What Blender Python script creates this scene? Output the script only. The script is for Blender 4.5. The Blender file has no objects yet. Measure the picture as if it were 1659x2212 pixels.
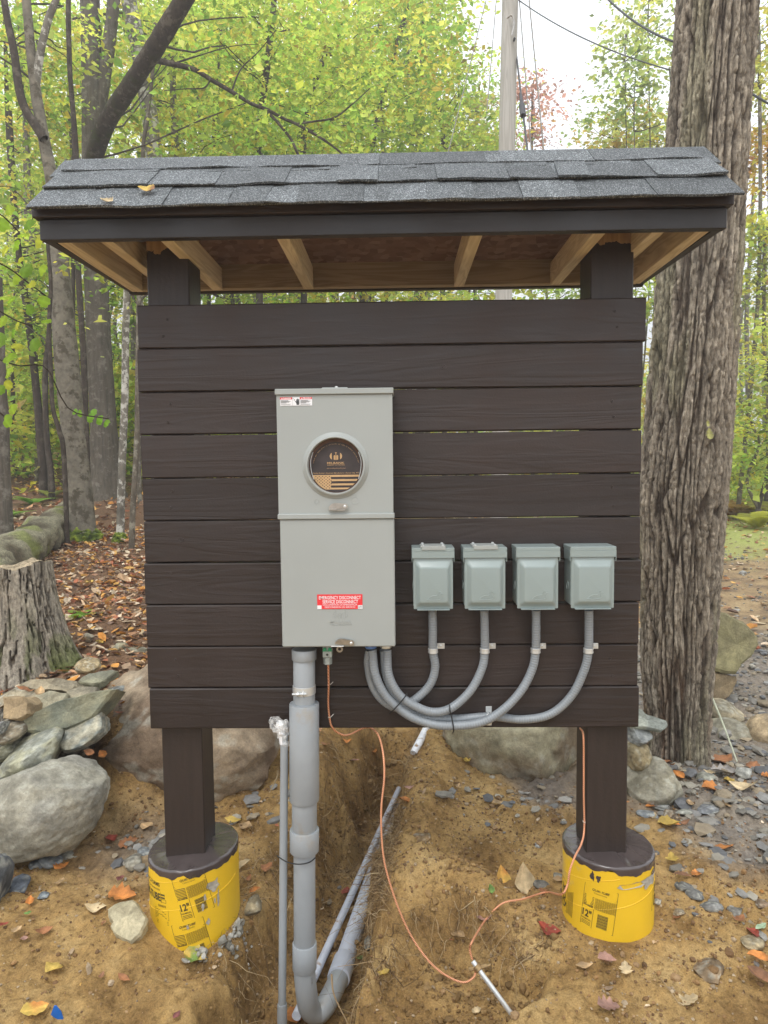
import bpy, math, random
import numpy as np
from math import sin, cos, pi, radians, sqrt
from mathutils import Vector, Matrix

scene = bpy.context.scene
col = scene.collection
random.seed(7)
RNG = np.random.default_rng(7)

# ------------------------------------------------------------------ camera
CAM = np.array([0.0284, -2.3334, 1.6096])
PIT, YAW, ROL, FPX = 0.0658, -0.0210, -0.0106, 1521.0
Fw = np.array([sin(YAW)*cos(PIT), cos(YAW)*cos(PIT), -sin(PIT)])
_r = np.array([cos(YAW), -sin(YAW), 0.0]); _u = np.cross(_r, Fw)
Rt = cos(ROL)*_r + sin(ROL)*_u
Up = -sin(ROL)*_r + cos(ROL)*_u
cam_d = bpy.data.cameras.new('camera'); cam = bpy.data.objects.new('camera', cam_d); col.objects.link(cam)
cam.matrix_world = Matrix(((Rt[0], Up[0], -Fw[0], CAM[0]), (Rt[1], Up[1], -Fw[1], CAM[1]), (Rt[2], Up[2], -Fw[2], CAM[2]), (0, 0, 0, 1)))
cam_d.sensor_fit = 'VERTICAL'; cam_d.sensor_height = 36.0; cam_d.lens = 36.0*FPX/2212.0
cam_d.clip_start = 0.05; cam_d.clip_end = 2000
scene.camera = cam

# ------------------------------------------------------------------ world, sun, exposure
SUN_EL, SUN_ROT = radians(58), radians(200)
world = bpy.data.worlds.new('World'); scene.world = world; world.use_nodes = True
wn, wl = world.node_tree.nodes, world.node_tree.links
wn.clear()
w_out = wn.new('ShaderNodeOutputWorld'); w_bg = wn.new('ShaderNodeBackground')
w_sky = wn.new('ShaderNodeTexSky'); w_sky.sky_type = 'NISHITA'; w_sky.sun_disc = False
w_sky.sun_elevation = SUN_EL; w_sky.sun_rotation = SUN_ROT; w_sky.air_density = 1.0; w_sky.dust_density = 4.0
w_hs = wn.new('ShaderNodeHueSaturation'); w_hs.inputs['Saturation'].default_value = 0.30
w_mix = wn.new('ShaderNodeMix'); w_mix.data_type = 'RGBA'; w_mix.inputs[0].default_value = 0.75
w_cl = wn.new('ShaderNodeTexNoise'); w_cl.inputs['Scale'].default_value = 2.2; w_cl.inputs['Detail'].default_value = 5
w_cr = wn.new('ShaderNodeValToRGB')
w_cr.color_ramp.elements[0].position = 0.3; w_cr.color_ramp.elements[0].color = (11.0, 11.6, 12.4, 1)
w_cr.color_ramp.elements[1].position = 0.7; w_cr.color_ramp.elements[1].color = (14.0, 14.3, 14.6, 1)
w_tc = wn.new('ShaderNodeTexCoord')
wl.new(w_tc.outputs['Generated'], w_cl.inputs['Vector'])
wl.new(w_cl.outputs['Fac'], w_cr.inputs[0])
wl.new(w_sky.outputs[0], w_hs.inputs['Color'])
wl.new(w_hs.outputs[0], w_mix.inputs[6]); wl.new(w_cr.outputs[0], w_mix.inputs[7])
wl.new(w_mix.outputs[2], w_bg.inputs['Color']); w_bg.inputs['Strength'].default_value = 0.108
wl.new(w_bg.outputs[0], w_out.inputs[0])
sun_d = bpy.data.lights.new('sun', 'SUN'); sun_d.energy = 1.1; sun_d.angle = radians(20); sun_d.color = (1.0, 0.96, 0.9)
sun = bpy.data.objects.new('sun', sun_d); col.objects.link(sun)
_sd = Vector((sin(SUN_ROT)*cos(SUN_EL), cos(SUN_ROT)*cos(SUN_EL), sin(SUN_EL)))
sun.rotation_euler = _sd.to_track_quat('Z', 'Y').to_euler(); sun.location = (0, -3, 8)
scene.view_settings.view_transform = 'Standard'; scene.view_settings.look = 'None'
scene.view_settings.gamma = 1.0; scene.view_settings.use_curve_mapping = False
scene.view_settings.exposure = 0.74
scene.render.engine = 'CYCLES'
scene.cycles.max_bounces = 8; scene.cycles.transparent_max_bounces = 8
scene.cycles.diffuse_bounces = 4; scene.cycles.transmission_bounces = 6

# ------------------------------------------------------------------ surveying: from a sighted direction to a place in the scene
def ray(px, py): return Fw + (px-829.5)/FPX*Rt - (py-1106)/FPX*Up
def atY(px, py, Y):
    d = ray(px, py); return CAM + d*((Y-CAM[1])/d[1])
def atD(px, py, D): return CAM + ray(px, py)*D

# ------------------------------------------------------------------ noise
def _hash(ix, iy, iz, seed):
    h = (ix.astype(np.int64)*374761393 + iy.astype(np.int64)*668265263 + iz.astype(np.int64)*2147483647 + seed*1274126177) & 0xffffffff
    h = ((h ^ (h >> 13))*1274126177) & 0xffffffff
    h = (h ^ (h >> 16))*2246822519 & 0xffffffff
    h = h ^ (h >> 15)
    return (h & 0xffffff)/float(0xffffff)
def vn(x, y, z=None, seed=0):
    x = np.asarray(x, float); y = np.asarray(y, float); z = np.zeros_like(x) if z is None else np.asarray(z, float)
    fx, fy, fz = np.floor(x), np.floor(y), np.floor(z)
    tx, ty, tz = x-fx, y-fy, z-fz
    tx = tx*tx*(3-2*tx); ty = ty*ty*(3-2*ty); tz = tz*tz*(3-2*tz)
    r = 0
    for a in (0, 1):
        for b in (0, 1):
            for c in (0, 1):
                r = r + _hash(fx+a, fy+b, fz+c, seed)*(tx if a else 1-tx)*(ty if b else 1-ty)*(tz if c else 1-tz)
    return r*2-1
def fbm(x, y, z=None, seed=0, oct=4, gain=.5):
    r = 0; a = 1; f = 1
    for i in range(oct):
        r = r + a*vn(x*f, y*f, None if z is None else z*f, seed+i*17); a *= gain; f *= 2.03
    return r
def sst(x, a, b):
    t = np.clip((np.asarray(x, float)-a)/(b-a), 0, 1); return t*t*(3-2*t)

# ------------------------------------------------------------------ mesh helpers
def mk(name, V, Fc, mats, parent=None, smooth=True, loc=None, mi=None, sharp=None, attrs=None):
    me = bpy.data.meshes.new(name)
    V = np.asarray(V, dtype=np.float64)
    if loc is not None: V = V - np.asarray(loc)
    if isinstance(Fc, np.ndarray):
        n, k = Fc.shape
        me.vertices.add(len(V)); me.vertices.foreach_set('co', V.astype(np.float32).ravel())
        me.loops.add(n*k); me.loops.foreach_set('vertex_index', Fc.astype(np.int32).ravel())
        me.polygons.add(n); me.polygons.foreach_set('loop_start', np.arange(0, n*k, k, dtype=np.int32))
        me.update(calc_edges=True)
    else:
        me.from_pydata([tuple(v) for v in V], [], [tuple(f) for f in Fc]); me.update()
    for m in (mats if isinstance(mats, (list, tuple)) else [mats]): me.materials.append(m)
    if mi is not None: me.polygons.foreach_set('material_index', np.asarray(mi, dtype=np.int32))
    me.polygons.foreach_set('use_smooth', np.full(len(me.polygons), bool(smooth)))
    if smooth and sharp is not None:
        try: me.set_sharp_from_angle(angle=radians(sharp))
        except Exception: pass
    if attrs:
        for k, a in attrs.items():
            a = np.asarray(a, dtype=np.float32)
            at = me.color_attributes.new(k, 'FLOAT_COLOR', 'POINT')
            at.data.foreach_set('color', np.concatenate([a, np.ones((len(a), 1), np.float32)], 1).ravel() if a.shape[1] == 3 else a.ravel())
    o = bpy.data.objects.new(name, me); col.objects.link(o)
    if loc is not None: o.location = loc
    if parent is not None: parent_to(o, parent)
    return o
def wmat(q):
    return q.matrix_basis.copy() if q.parent is None else wmat(q.parent) @ q.matrix_parent_inverse @ q.matrix_basis
def parent_to(o, p):
    # children are written in world coordinates: cancel the parent's place
    o.parent = p; o.matrix_parent_inverse = wmat(p).inverted()
def tag(o, label=None, cat=None, group=None, kind=None):
    if label: o['label'] = label
    if cat: o['category'] = cat
    if group: o['group'] = group
    if kind: o['kind'] = kind
    return o
def empty(name, loc, label, cat, group=None):
    o = bpy.data.objects.new(name, None); col.objects.link(o); o.location = loc; o.empty_display_size = .05
    return tag(o, label, cat, group)

class MB:
    def __init__(s): s.v = []; s.f = []; s.m = []; s.cur = 0
    def add(s, V, F):
        o = len(s.v); s.v += [tuple(map(float, p)) for p in V]; s.f += [tuple(i+o for i in f) for f in F]; s.m += [s.cur]*len(F); return s
    def box(s, x0, x1, y0, y1, z0, z1, b=0.0):
        if b <= 0:
            V = [(x, y, z) for x in (x0, x1) for y in (y0, y1) for z in (z0, z1)]
            F = [(0, 1, 3, 2), (4, 6, 7, 5), (0, 4, 5, 1), (2, 3, 7, 6), (0, 2, 6, 4), (1, 5, 7, 3)]
            return s.add(V, F)
        # bevelled box: 24 verts
        V = []; idx = {}
        for sx in (0, 1):
            for sy in (0, 1):
                for sz in (0, 1):
                    X = (x0, x1)[sx]; Y = (y0, y1)[sy]; Z = (z0, z1)[sz]
                    bx = b*(1-2*sx); by = b*(1-2*sy); bz = b*(1-2*sz)
                    idx[(sx, sy, sz, 0)] = len(V); V.append((X, Y+by, Z+bz))
                    idx[(sx, sy, sz, 1)] = len(V); V.append((X+bx, Y, Z+bz))
                    idx[(sx, sy, sz, 2)] = len(V); V.append((X+bx, Y+by, Z))
        F = []
        def q(*k): F.append(tuple(idx[i] for i in k))
        for sx in (0, 1):
            l = [(sx, 0, 0, 0), (sx, 0, 1, 0), (sx, 1, 1, 0), (sx, 1, 0, 0)]; q(*(l if sx == 0 else l[::-1]))
            l = [(0, sx, 0, 1), (1, sx, 0, 1), (1, sx, 1, 1), (0, sx, 1, 1)]; q(*(l if sx == 0 else l[::-1]))
            l = [(0, 0, sx, 2), (0, 1, sx, 2), (1, 1, sx, 2), (1, 0, sx, 2)]; q(*(l if sx == 0 else l[::-1]))
        for a in (0, 1):
            for c in (0, 1):
                q((a, c, 0, 0), (a, c, 0, 1), (a, c, 1, 1), (a, c, 1, 0))
                q((a, 0, c, 0), (a, 0, c, 2), (a, 1, c, 2), (a, 1, c, 0))
                q((0, a, c, 1), (0, a, c, 2), (1, a, c, 2), (1, a, c, 1))
                for d in (0, 1): q((a, c, d, 0), (a, c, d, 1), (a, c, d, 2))
        return s.add(V, F)
    def tube(s, pts, rad, n=12, cap=True, ripple=None):
        V, F = tube_arrays(pts, rad, n)
        m = len(pts)
        F = [tuple(r) for r in F]
        if cap: F += [tuple(range(n))[::-1], tuple(range((m-1)*n, m*n))]
        return s.add(V, F)
    def lathe(s, c, prof, n=32, axis='z'):
        # prof: (radius, offset along the axis)
        V = []; F = []
        for r, t in prof:
            for k in range(n):
                a = 2*pi*k/n
                if axis == 'z': V.append((c[0]+r*cos(a), c[1]+r*sin(a), c[2]+t))
                elif axis == 'y': V.append((c[0]+r*cos(a), c[1]+t, c[2]+r*sin(a)))
                else: V.append((c[0]+t, c[1]+r*cos(a), c[2]+r*sin(a)))
        for i in range(len(prof)-1):
            for k in range(n):
                F.append((i*n+k, i*n+(k+1) % n, (i+1)*n+(k+1) % n, (i+1)*n+k))
        return s.add(V, F)
    def prism(s, poly, y0, y1):
        # poly in x,z, extruded from y0 (front) to y1
        n = len(poly); V = [(x, y0, z) for x, z in poly]+[(x, y1, z) for x, z in poly]
        F = [tuple(range(n)), tuple(range(n, 2*n))[::-1]]+[(i, i+n, (i+1) % n+n, (i+1) % n) for i in range(n)]
        return s.add(V, F)
    def build(s, name, mat, parent=None, smooth=True, sharp=35, loc=None, multi=False):
        return mk(name, s.v, s.f, mat, parent, smooth, loc, s.m if multi else None, sharp)

def catmull(P, m):
    P = np.asarray(P, float); n = len(P)
    if n == 2:
        t = np.linspace(0, 1, m)[:, None]; return P[0]*(1-t)+P[1]*t
    E = np.vstack([2*P[0]-P[1], P, 2*P[-1]-P[-2]])
    out = []
    for u in np.linspace(0, n-1-1e-9, m):
        i = int(u); t = u-i; a, b, c, d = E[i], E[i+1], E[i+2], E[i+3]
        out.append(.5*((2*b)+(-a+c)*t+(2*a-5*b+4*c-d)*t*t+(-a+3*b-3*c+d)*t**3))
    return np.array(out)
def tube_arrays(pts, rad, n):
    pts = np.asarray(pts, float); m = len(pts)
    rad = np.full(m, rad, float) if np.isscalar(rad) else np.asarray(rad, float)
    T = np.gradient(pts, axis=0); T /= np.linalg.norm(T, axis=1)[:, None]+1e-12
    ref = np.array([0, 0, 1.]) if abs(T[0][2]) < .9 else np.array([0, 1., 0])
    N = np.cross(T[0], ref); N /= np.linalg.norm(N)
    a = np.arange(n)*2*pi/n; V = np.zeros((m, n, 3))
    for i in range(m):
        N = N-T[i]*np.dot(N, T[i]); N /= np.linalg.norm(N)+1e-12
        B = np.cross(T[i], N)
        V[i] = pts[i]+rad[i]*(np.cos(a)[:, None]*N+np.sin(a)[:, None]*B)
    i = np.arange(m-1)[:, None]*n; k = np.arange(n)[None]
    F = np.stack([i+k, i+(k+1) % n, i+n+(k+1) % n, i+n+k], -1).reshape(-1, 4)
    return V.reshape(-1, 3), F

# ------------------------------------------------------------------ materials
def mat(name):
    m = bpy.data.materials.new(name); m.use_nodes = True
    return m, m.node_tree.nodes, m.node_tree.links, m.node_tree.nodes['Principled BSDF']
def N(ns, t, **k):
    n = ns.new('ShaderNode'+t)
    for a, b in k.items():
        if a in n.inputs: n.inputs[a].default_value = b
        else: setattr(n, a, b)
    return n
def ramp(ns, els):
    r = ns.new('ShaderNodeValToRGB'); e = r.color_ramp.elements
    while len(e) < len(els): e.new(0.5)
    for i, (p, c) in enumerate(els): e[i].position = p; e[i].color = (*c, 1) if len(c) == 3 else c
    return r
def simple(name, c, rough=.5, metal=0, var=.12, vs=18, bump=.0, bs=60, spec=.5, stretch=None, coat=0, dirt=None, dscale=6, dlo=.55, dhi=.7):
    m, ns, L, P = mat(name)
    tc = N(ns, 'TexCoord'); mp = N(ns, 'Mapping'); L.new(tc.outputs['Object'], mp.inputs[0])
    if stretch: mp.inputs['Scale'].default_value = stretch
    no = N(ns, 'TexNoise', Scale=vs, Detail=5.0); L.new(mp.outputs[0], no.inputs['Vector'])
    lo = tuple(max(0, x*(1-var)) for x in c); hi = tuple(min(1, x*(1+var)) for x in c)
    r = ramp(ns, [(.3, lo), (.7, hi)]); L.new(no.outputs['Fac'], r.inputs[0]); src = r.outputs[0]
    if dirt:
        n3 = N(ns, 'TexNoise', Scale=dscale, Detail=7.0, Roughness=.65); L.new(tc.outputs['Object'], n3.inputs['Vector'])
        rr = ramp(ns, [(dlo, (0, 0, 0)), (dhi, (1, 1, 1))]); L.new(n3.outputs['Fac'], rr.inputs[0])
        mx = N(ns, 'Mix', data_type='RGBA'); L.new(rr.outputs[0], mx.inputs[0]); L.new(src, mx.inputs[6]); mx.inputs[7].default_value = (*dirt, 1); src = mx.outputs[2]
    L.new(src, P.inputs['Base Color'])
    P.inputs['Roughness'].default_value = rough; P.inputs['Metallic'].default_value = metal
    P.inputs['Specular IOR Level'].default_value = spec
    if coat: P.inputs['Coat Weight'].default_value = coat
    if bump:
        n2 = N(ns, 'TexNoise', Scale=bs, Detail=6.0); L.new(mp.outputs[0], n2.inputs['Vector'])
        b = N(ns, 'Bump', Strength=min(1, bump), Distance=.004); L.new(n2.outputs['Fac'], b.inputs['Height']); L.new(b.outputs[0], P.inputs['Normal'])
    return m
def wood_paint(name, c, along='x', rough=.42, grain=.5, var=.18):
    m, ns, L, P = mat(name)
    tc = N(ns, 'TexCoord'); mp = N(ns, 'Mapping'); L.new(tc.outputs['Object'], mp.inputs[0])
    mp.inputs['Scale'].default_value = {'x': (1.1, 13, 13), 'z': (26, 26, 1.6), 'y': (26, 1.6, 26)}[along]
    oi = N(ns, 'ObjectInfo'); ad = N(ns, 'VectorMath', operation='MULTIPLY_ADD'); cmb = N(ns, 'CombineXYZ')
    for k in range(3): L.new(oi.outputs['Random'], cmb.inputs[k])
    L.new(cmb.outputs[0], ad.inputs[0]); ad.inputs[1].default_value = (37, 19, 53); L.new(mp.outputs[0], ad.inputs[2])
    n1 = N(ns, 'TexNoise', Scale=1.0, Detail=3.0, Distortion=1.4); L.new(ad.outputs[0], n1.inputs['Vector'])
    w = N(ns, 'Math', operation='MULTIPLY'); L.new(n1.outputs['Fac'], w.inputs[0]); w.inputs[1].default_value = 22
    s = N(ns, 'Math', operation='SINE'); L.new(w.outputs[0], s.inputs[0])
    n2 = N(ns, 'TexNoise', Scale=150.0, Detail=4.0); L.new(tc.outputs['Object'], n2.inputs['Vector'])
    n3 = N(ns, 'TexNoise', Scale=5.0, Detail=5.0); L.new(tc.outputs['Object'], n3.inputs['Vector'])
    r = ramp(ns, [(.3, tuple(x*(1-var) for x in c)), (.7, tuple(x*(1+var) for x in c))]); L.new(n3.outputs['Fac'], r.inputs[0])
    mr_ = N(ns, 'MapRange'); L.new(oi.outputs['Random'], mr_.inputs[0]); mr_.inputs[3].default_value = .84; mr_.inputs[4].default_value = 1.20
    n6 = N(ns, 'TexNoise', Scale=38.0, Detail=8.0, Roughness=.75); L.new(mp.outputs[0], n6.inputs['Vector']); n6.inputs['Scale'].default_value = 2.2
    r6_ = ramp(ns, [(.35, (.80,)*3), (.6, (1.0,)*3), (.74, (1.30, 1.24, 1.18))]); L.new(n6.outputs['Fac'], r6_.inputs[0])
    v6 = N(ns, 'Mix', data_type='RGBA', blend_type='MULTIPLY'); v6.inputs[0].default_value = 1; L.new(r.outputs[0], v6.inputs[6]); L.new(r6_.outputs[0], v6.inputs[7])
    v7 = N(ns, 'VectorMath', operation='SCALE'); L.new(v6.outputs[2], v7.inputs[0]); L.new(mr_.outputs[0], v7.inputs['Scale']); L.new(v7.outputs[0], P.inputs['Base Color'])
    b1 = N(ns, 'Bump', Strength=grain, Distance=.0012); L.new(s.outputs[0], b1.inputs['Height'])
    b2 = N(ns, 'Bump', Strength=.35, Distance=.001); L.new(n2.outputs['Fac'], b2.inputs['Height']); L.new(b1.outputs[0], b2.inputs['Normal'])
    L.new(b2.outputs[0], P.inputs['Normal'])
    rr = ramp(ns, [(.3, (rough-.08,)*3), (.7, (rough+.12,)*3)]); L.new(n3.outputs['Fac'], rr.inputs[0]); L.new(rr.outputs[0], P.inputs['Roughness'])
    return m
def raw_wood(name, c1, c2, along='y', sc=1.0):
    m, ns, L, P = mat(name)
    tc = N(ns, 'TexCoord'); mp = N(ns, 'Mapping'); L.new(tc.outputs['Object'], mp.inputs[0])
    mp.inputs['Scale'].default_value = {'x': (1.3, 17, 17), 'z': (17, 17, 1.3), 'y': (17, 1.3, 17)}[along]
    n1 = N(ns, 'TexNoise', Scale=1.0*sc, Detail=3.0, Distortion=1.0); L.new(mp.outputs[0], n1.inputs['Vector'])
    w = N(ns, 'Math', operation='MULTIPLY'); L.new(n1.outputs['Fac'], w.inputs[0]); w.inputs[1].default_value = 45
    s = N(ns, 'Math', operation='SINE'); L.new(w.outputs[0], s.inputs[0])
    r = ramp(ns, [(.0, c1), (1.0, c2)]); mr = N(ns, 'MapRange'); L.new(s.outputs[0], mr.inputs[0]); mr.inputs[1].default_value = -1
    L.new(mr.outputs[0], r.inputs[0]); L.new(r.outputs[0], P.inputs['Base Color']); P.inputs['Roughness'].default_value = .75
    return m
def attr_mat(name, rough=.8, bump=.4, bs=40, var=.25, vs=20, spec=.3, trans=0.0):
    m, ns, L, P = mat(name)
    at = N(ns, 'VertexColor', layer_name='col'); tc = N(ns, 'TexCoord')
    no = N(ns, 'TexNoise', Scale=vs, Detail=6.0, Roughness=.65); L.new(tc.outputs['Object'], no.inputs['Vector'])
    r = ramp(ns, [(.25, (1-var,)*3), (.75, (1+var,)*3)]); L.new(no.outputs['Fac'], r.inputs[0])
    mx = N(ns, 'Mix', data_type='RGBA', blend_type='MULTIPLY'); mx.inputs[0].default_value = 1
    L.new(at.outputs[0], mx.inputs[6]); L.new(r.outputs[0], mx.inputs[7]); L.new(mx.outputs[2], P.inputs['Base Color'])
    P.inputs['Roughness'].default_value = rough; P.inputs['Specular IOR Level'].default_value = spec
    n2 = N(ns, 'TexNoise', Scale=bs, Detail=8.0, Roughness=.7); L.new(tc.outputs['Object'], n2.inputs['Vector'])
    b = N(ns, 'Bump', Strength=min(1, bump), Distance=.01); L.new(n2.outputs['Fac'], b.inputs['Height']); L.new(b.outputs[0], P.inputs['Normal'])
    if trans:
        out = ns['Material Output']; tr = N(ns, 'BsdfTranslucent'); ms = N(ns, 'MixShader'); ms.inputs[0].default_value = trans
        L.new(mx.outputs[2], tr.inputs[0]); L.new(P.outputs[0], ms.inputs[1]); L.new(tr.outputs[0], ms.inputs[2]); L.new(ms.outputs[0], out.inputs[0])
    return m
M = {}
M['plank'] = wood_paint('brown_stained_plank', (.0265, .0165, .0135), 'x', grain=.26, rough=.52)
M['fascia'] = wood_paint('dark_painted_fascia', (.022, .0185, .0190), 'x', grain=.2, rough=.5)
M['barge'] = wood_paint('dark_painted_barge', (.030, .026, .025), 'y', grain=.2, rough=.5)
M['joist'] = raw_wood('treated_pine_joist', (.60, .50, .35), (.74, .64, .48), 'y')
M['beam'] = raw_wood('treated_pine_beam', (.34, .27, .19), (.45, .37, .27), 'x')
M['enclosure'] = simple('grey_powder_coat', (.33, .35, .337), rough=.42, var=.03, vs=4, bump=.06, bs=700)
M['outlet'] = simple('blue_grey_enamel', (.265, .318, .312), rough=.28, var=.04, vs=6, bump=.05, bs=500)
M['pvc'] = simple('grey_pvc', (.295, .318, .335), rough=.38, var=.06, vs=9, dirt=(.30, .25, .18), dscale=7, dlo=.60, dhi=.80)
M['pvc_dirty'] = simple('soiled_grey_pvc', (.50, .54, .62), rough=.5, var=.1, vs=14, dirt=(.26, .16, .075), dscale=14, dlo=.58, dhi=.68)
M['pvc_white'] = simple('white_pvc', (.75, .76, .78), rough=.4, dirt=(.30, .2, .1), dscale=20, dlo=.55, dhi=.62)
M['flex'] = simple('grey_flexible_jacket', (.235, .258, .278), rough=.36, var=.06, vs=20)
M['steel'] = simple('zinc_steel', (.66, .68, .68), rough=.36, metal=.55, var=.1, vs=60)
M['nickel'] = simple('dull_nickel', (.42, .40, .37), rough=.35, metal=1, var=.15, vs=80)
M['brass'] = simple('bronze_clamp', (.35, .24, .12), rough=.45, metal=.8, var=.2, vs=80)
M['green'] = simple('green_plastic', (.02, .22, .10), rough=.4)
M['cast'] = simple('grey_cast_zinc', (.30, .33, .31), rough=.45, metal=.3, var=.15, vs=90, bump=.2, bs=200)
M['black'] = simple('black_nylon', (.012, .012, .013), rough=.45)
M['blue_tape'] = simple('blue_fitting', (.10, .22, .55), rough=.4)
M['conn'] = simple('fitting_metal', (.55, .55, .5), rough=.35, metal=.8)
M['tie_white'] = simple('white_staple', (.6, .58, .52), rough=.5)
M['red'] = simple('label_red', (.75, .035, .045), rough=.4, var=.03)
M['white'] = simple('label_white', (.80, .80, .82), rough=.4, var=.02)
M['ink'] = simple('label_black', (.02, .02, .02), rough=.5, var=.1)
M['card_dark'] = simple('printed_card_dark', (.040, .030, .030), rough=.6, var=.25, vs=30)
M['card'] = simple('cardboard_kraft', (.52, .33, .16), rough=.7, var=.08, vs=60)
M['card_rim'] = simple('cardboard_rim', (.12, .065, .045), rough=.7, var=.2, vs=60)
M['tube'] = simple('yellow_form_tube', (.74, .47, .02), rough=.45, var=.05, vs=10, dirt=(.45, .36, .20), dscale=5.5, dlo=.60, dhi=.74)
M['tube_ink'] = simple('tube_ink', (.07, .055, .02), rough=.6, var=.3, vs=50)
M['scuff'] = simple('grey_concrete_smear', (.36, .33, .27), rough=.9, var=.2, vs=60, bump=.3)
M['paint_wet'] = simple('glossy_brown_paint', (.062, .048, .046), rough=.20, var=.2, vs=12, bump=.5, bs=22, coat=.5)
M['shard'] = simple('concrete_crumb', (.42, .42, .39), rough=.95, var=.2, vs=50, bump=.6, bs=90)
M['pole'] = raw_wood('weathered_pole_wood', (.36, .34, .30), (.45, .43, .39), 'z', .35)
M['wire'] = simple('dark_line_wire', (.05, .05, .055), rough=.5)
M['guy'] = simple('guy_wire_steel', (.20, .19, .17), rough=.6)
M['blue'] = simple('blue_plastic', (.01, .12, .45), rough=.35)
M['rod_white'] = simple('pale_fibreglass_rod', (.50, .48, .38), rough=.6)

# copper: bright strands wound round the wire
m, ns, L, P = mat('stranded_copper'); M['copper'] = m
tc = N(ns, 'TexCoord'); wv = N(ns, 'TexWave', Scale=85.0, Distortion=0.5); wv.bands_direction = 'DIAGONAL'; L.new(tc.outputs['Object'], wv.inputs['Vector'])
r = ramp(ns, [(.2, (.50, .19, .08)), (.8, (.95, .48, .30))]); L.new(wv.outputs['Fac'], r.inputs[0]); L.new(r.outputs[0], P.inputs['Base Color'])
P.inputs['Metallic'].default_value = .4; P.inputs['Roughness'].default_value = .4
b = N(ns, 'Bump', Strength=.6, Distance=.0015); L.new(wv.outputs['Fac'], b.inputs['Height']); L.new(b.outputs[0], P.inputs['Normal'])

# post paint: stained up to a ragged line, bare wood above
m, ns, L, P = mat('stained_post'); M['post'] = m
tc = N(ns, 'TexCoord'); sp = N(ns, 'SeparateXYZ'); L.new(tc.outputs['Object'], sp.inputs[0])
no = N(ns, 'TexNoise', Scale=30.0, Detail=3.0); L.new(tc.outputs['Object'], no.inputs['Vector'])
mu = N(ns, 'Math', operation='MULTIPLY_ADD'); L.new(no.outputs['Fac'], mu.inputs[0]); mu.inputs[1].default_value = -.055; L.new(sp.outputs['Z'], mu.inputs[2])
gt = N(ns, 'Math', operation='GREATER_THAN'); L.new(mu.outputs[0], gt.inputs[0]); gt.inputs[1].default_value = 2.302
n2 = N(ns, 'TexNoise', Scale=6.0, Detail=6.0); mp = N(ns, 'Mapping'); mp.inputs['Scale'].default_value = (12, 12, 1); L.new(tc.outputs['Object'], mp.inputs[0]); L.new(mp.outputs[0], n2.inputs['Vector'])
r1 = ramp(ns, [(.3, (.022, .0145, .012)), (.7, (.032, .0215, .0175))]); L.new(n2.outputs['Fac'], r1.inputs[0])
r2 = ramp(ns, [(.35, (.30, .19, .09)), (.65, (.44, .30, .15))]); L.new(n2.outputs['Fac'], r2.inputs[0])
mx = N(ns, 'Mix', data_type='RGBA'); L.new(gt.outputs[0], mx.inputs[0]); L.new(r1.outputs[0], mx.inputs[6]); L.new(r2.outputs[0], mx.inputs[7]); L.new(mx.outputs[2], P.inputs['Base Color'])
P.inputs['Roughness'].default_value = .5
n3 = N(ns, 'TexNoise', Scale=90.0, Detail=6.0); L.new(tc.outputs['Object'], n3.inputs['Vector']); b = N(ns, 'Bump', Strength=.5, Distance=.0015); L.new(n3.outputs['Fac'], b.inputs['Height']); L.new(b.outputs[0], P.inputs['Normal'])

# oriented strand board
m, ns, L, P = mat('oriented_strand_board'); M['osb'] = m
tc = N(ns, 'TexCoord'); vo = N(ns, 'TexVoronoi', Scale=32.0); mp = N(ns, 'Mapping'); mp.inputs['Scale'].default_value = (1, 2.2, 1); mp.inputs['Rotation'].default_value = (0, 0, .6)
L.new(tc.outputs['Object'], mp.inputs[0]); L.new(mp.outputs[0], vo.inputs['Vector'])
r = ramp(ns, [(.0, (.19, .11, .09)), (.5, (.25, .155, .13)), (1.0, (.36, .25, .20))]); sx = N(ns, 'SeparateColor'); L.new(vo.outputs['Color'], sx.inputs[0]); L.new(sx.outputs[0], r.inputs[0]); L.new(r.outputs[0], P.inputs['Base Color']); P.inputs['Roughness'].default_value = .8

# mineral granules on the shingles
m, ns, L, P = mat('granule_shingle'); M['shingle'] = m
tc = N(ns, 'TexCoord'); vo = N(ns, 'TexVoronoi', Scale=420.0); L.new(tc.outputs['Object'], vo.inputs['Vector']); sx = N(ns, 'SeparateColor'); L.new(vo.outputs['Color'], sx.inputs[0])
r = ramp(ns, [(.0, (.028, .032, .034)), (.5, (.072, .080, .085)), (.82, (.135, .148, .155)), (1.0, (.36, .38, .39))]); L.new(sx.outputs[0], r.inputs[0])
oi = N(ns, 'ObjectInfo'); mr = N(ns, 'MapRange'); L.new(oi.outputs['Random'], mr.inputs[0]); mr.inputs[3].default_value = .75; mr.inputs[4].default_value = 1.30
n4 = N(ns, 'TexNoise', Scale=14.0, Detail=6.0); L.new(tc.outputs['Object'], n4.inputs['Vector']); m4 = N(ns, 'MapRange'); L.new(n4.outputs['Fac'], m4.inputs[0]); m4.inputs[3].default_value = .65; m4.inputs[4].default_value = 1.35
mm = N(ns, 'Math', operation='MULTIPLY'); L.new(mr.outputs[0], mm.inputs[0]); L.new(m4.outputs[0], mm.inputs[1])
vm = N(ns, 'VectorMath', operation='SCALE'); L.new(r.outputs[0], vm.inputs[0]); L.new(mm.outputs[0], vm.inputs['Scale']); L.new(vm.outputs[0], P.inputs['Base Color'])
P.inputs['Roughness'].default_value = .75; b = N(ns, 'Bump', Strength=.8, Distance=.0015); L.new(vo.outputs['Distance'], b.inputs['Height']); L.new(b.outputs[0], P.inputs['Normal'])

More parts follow.
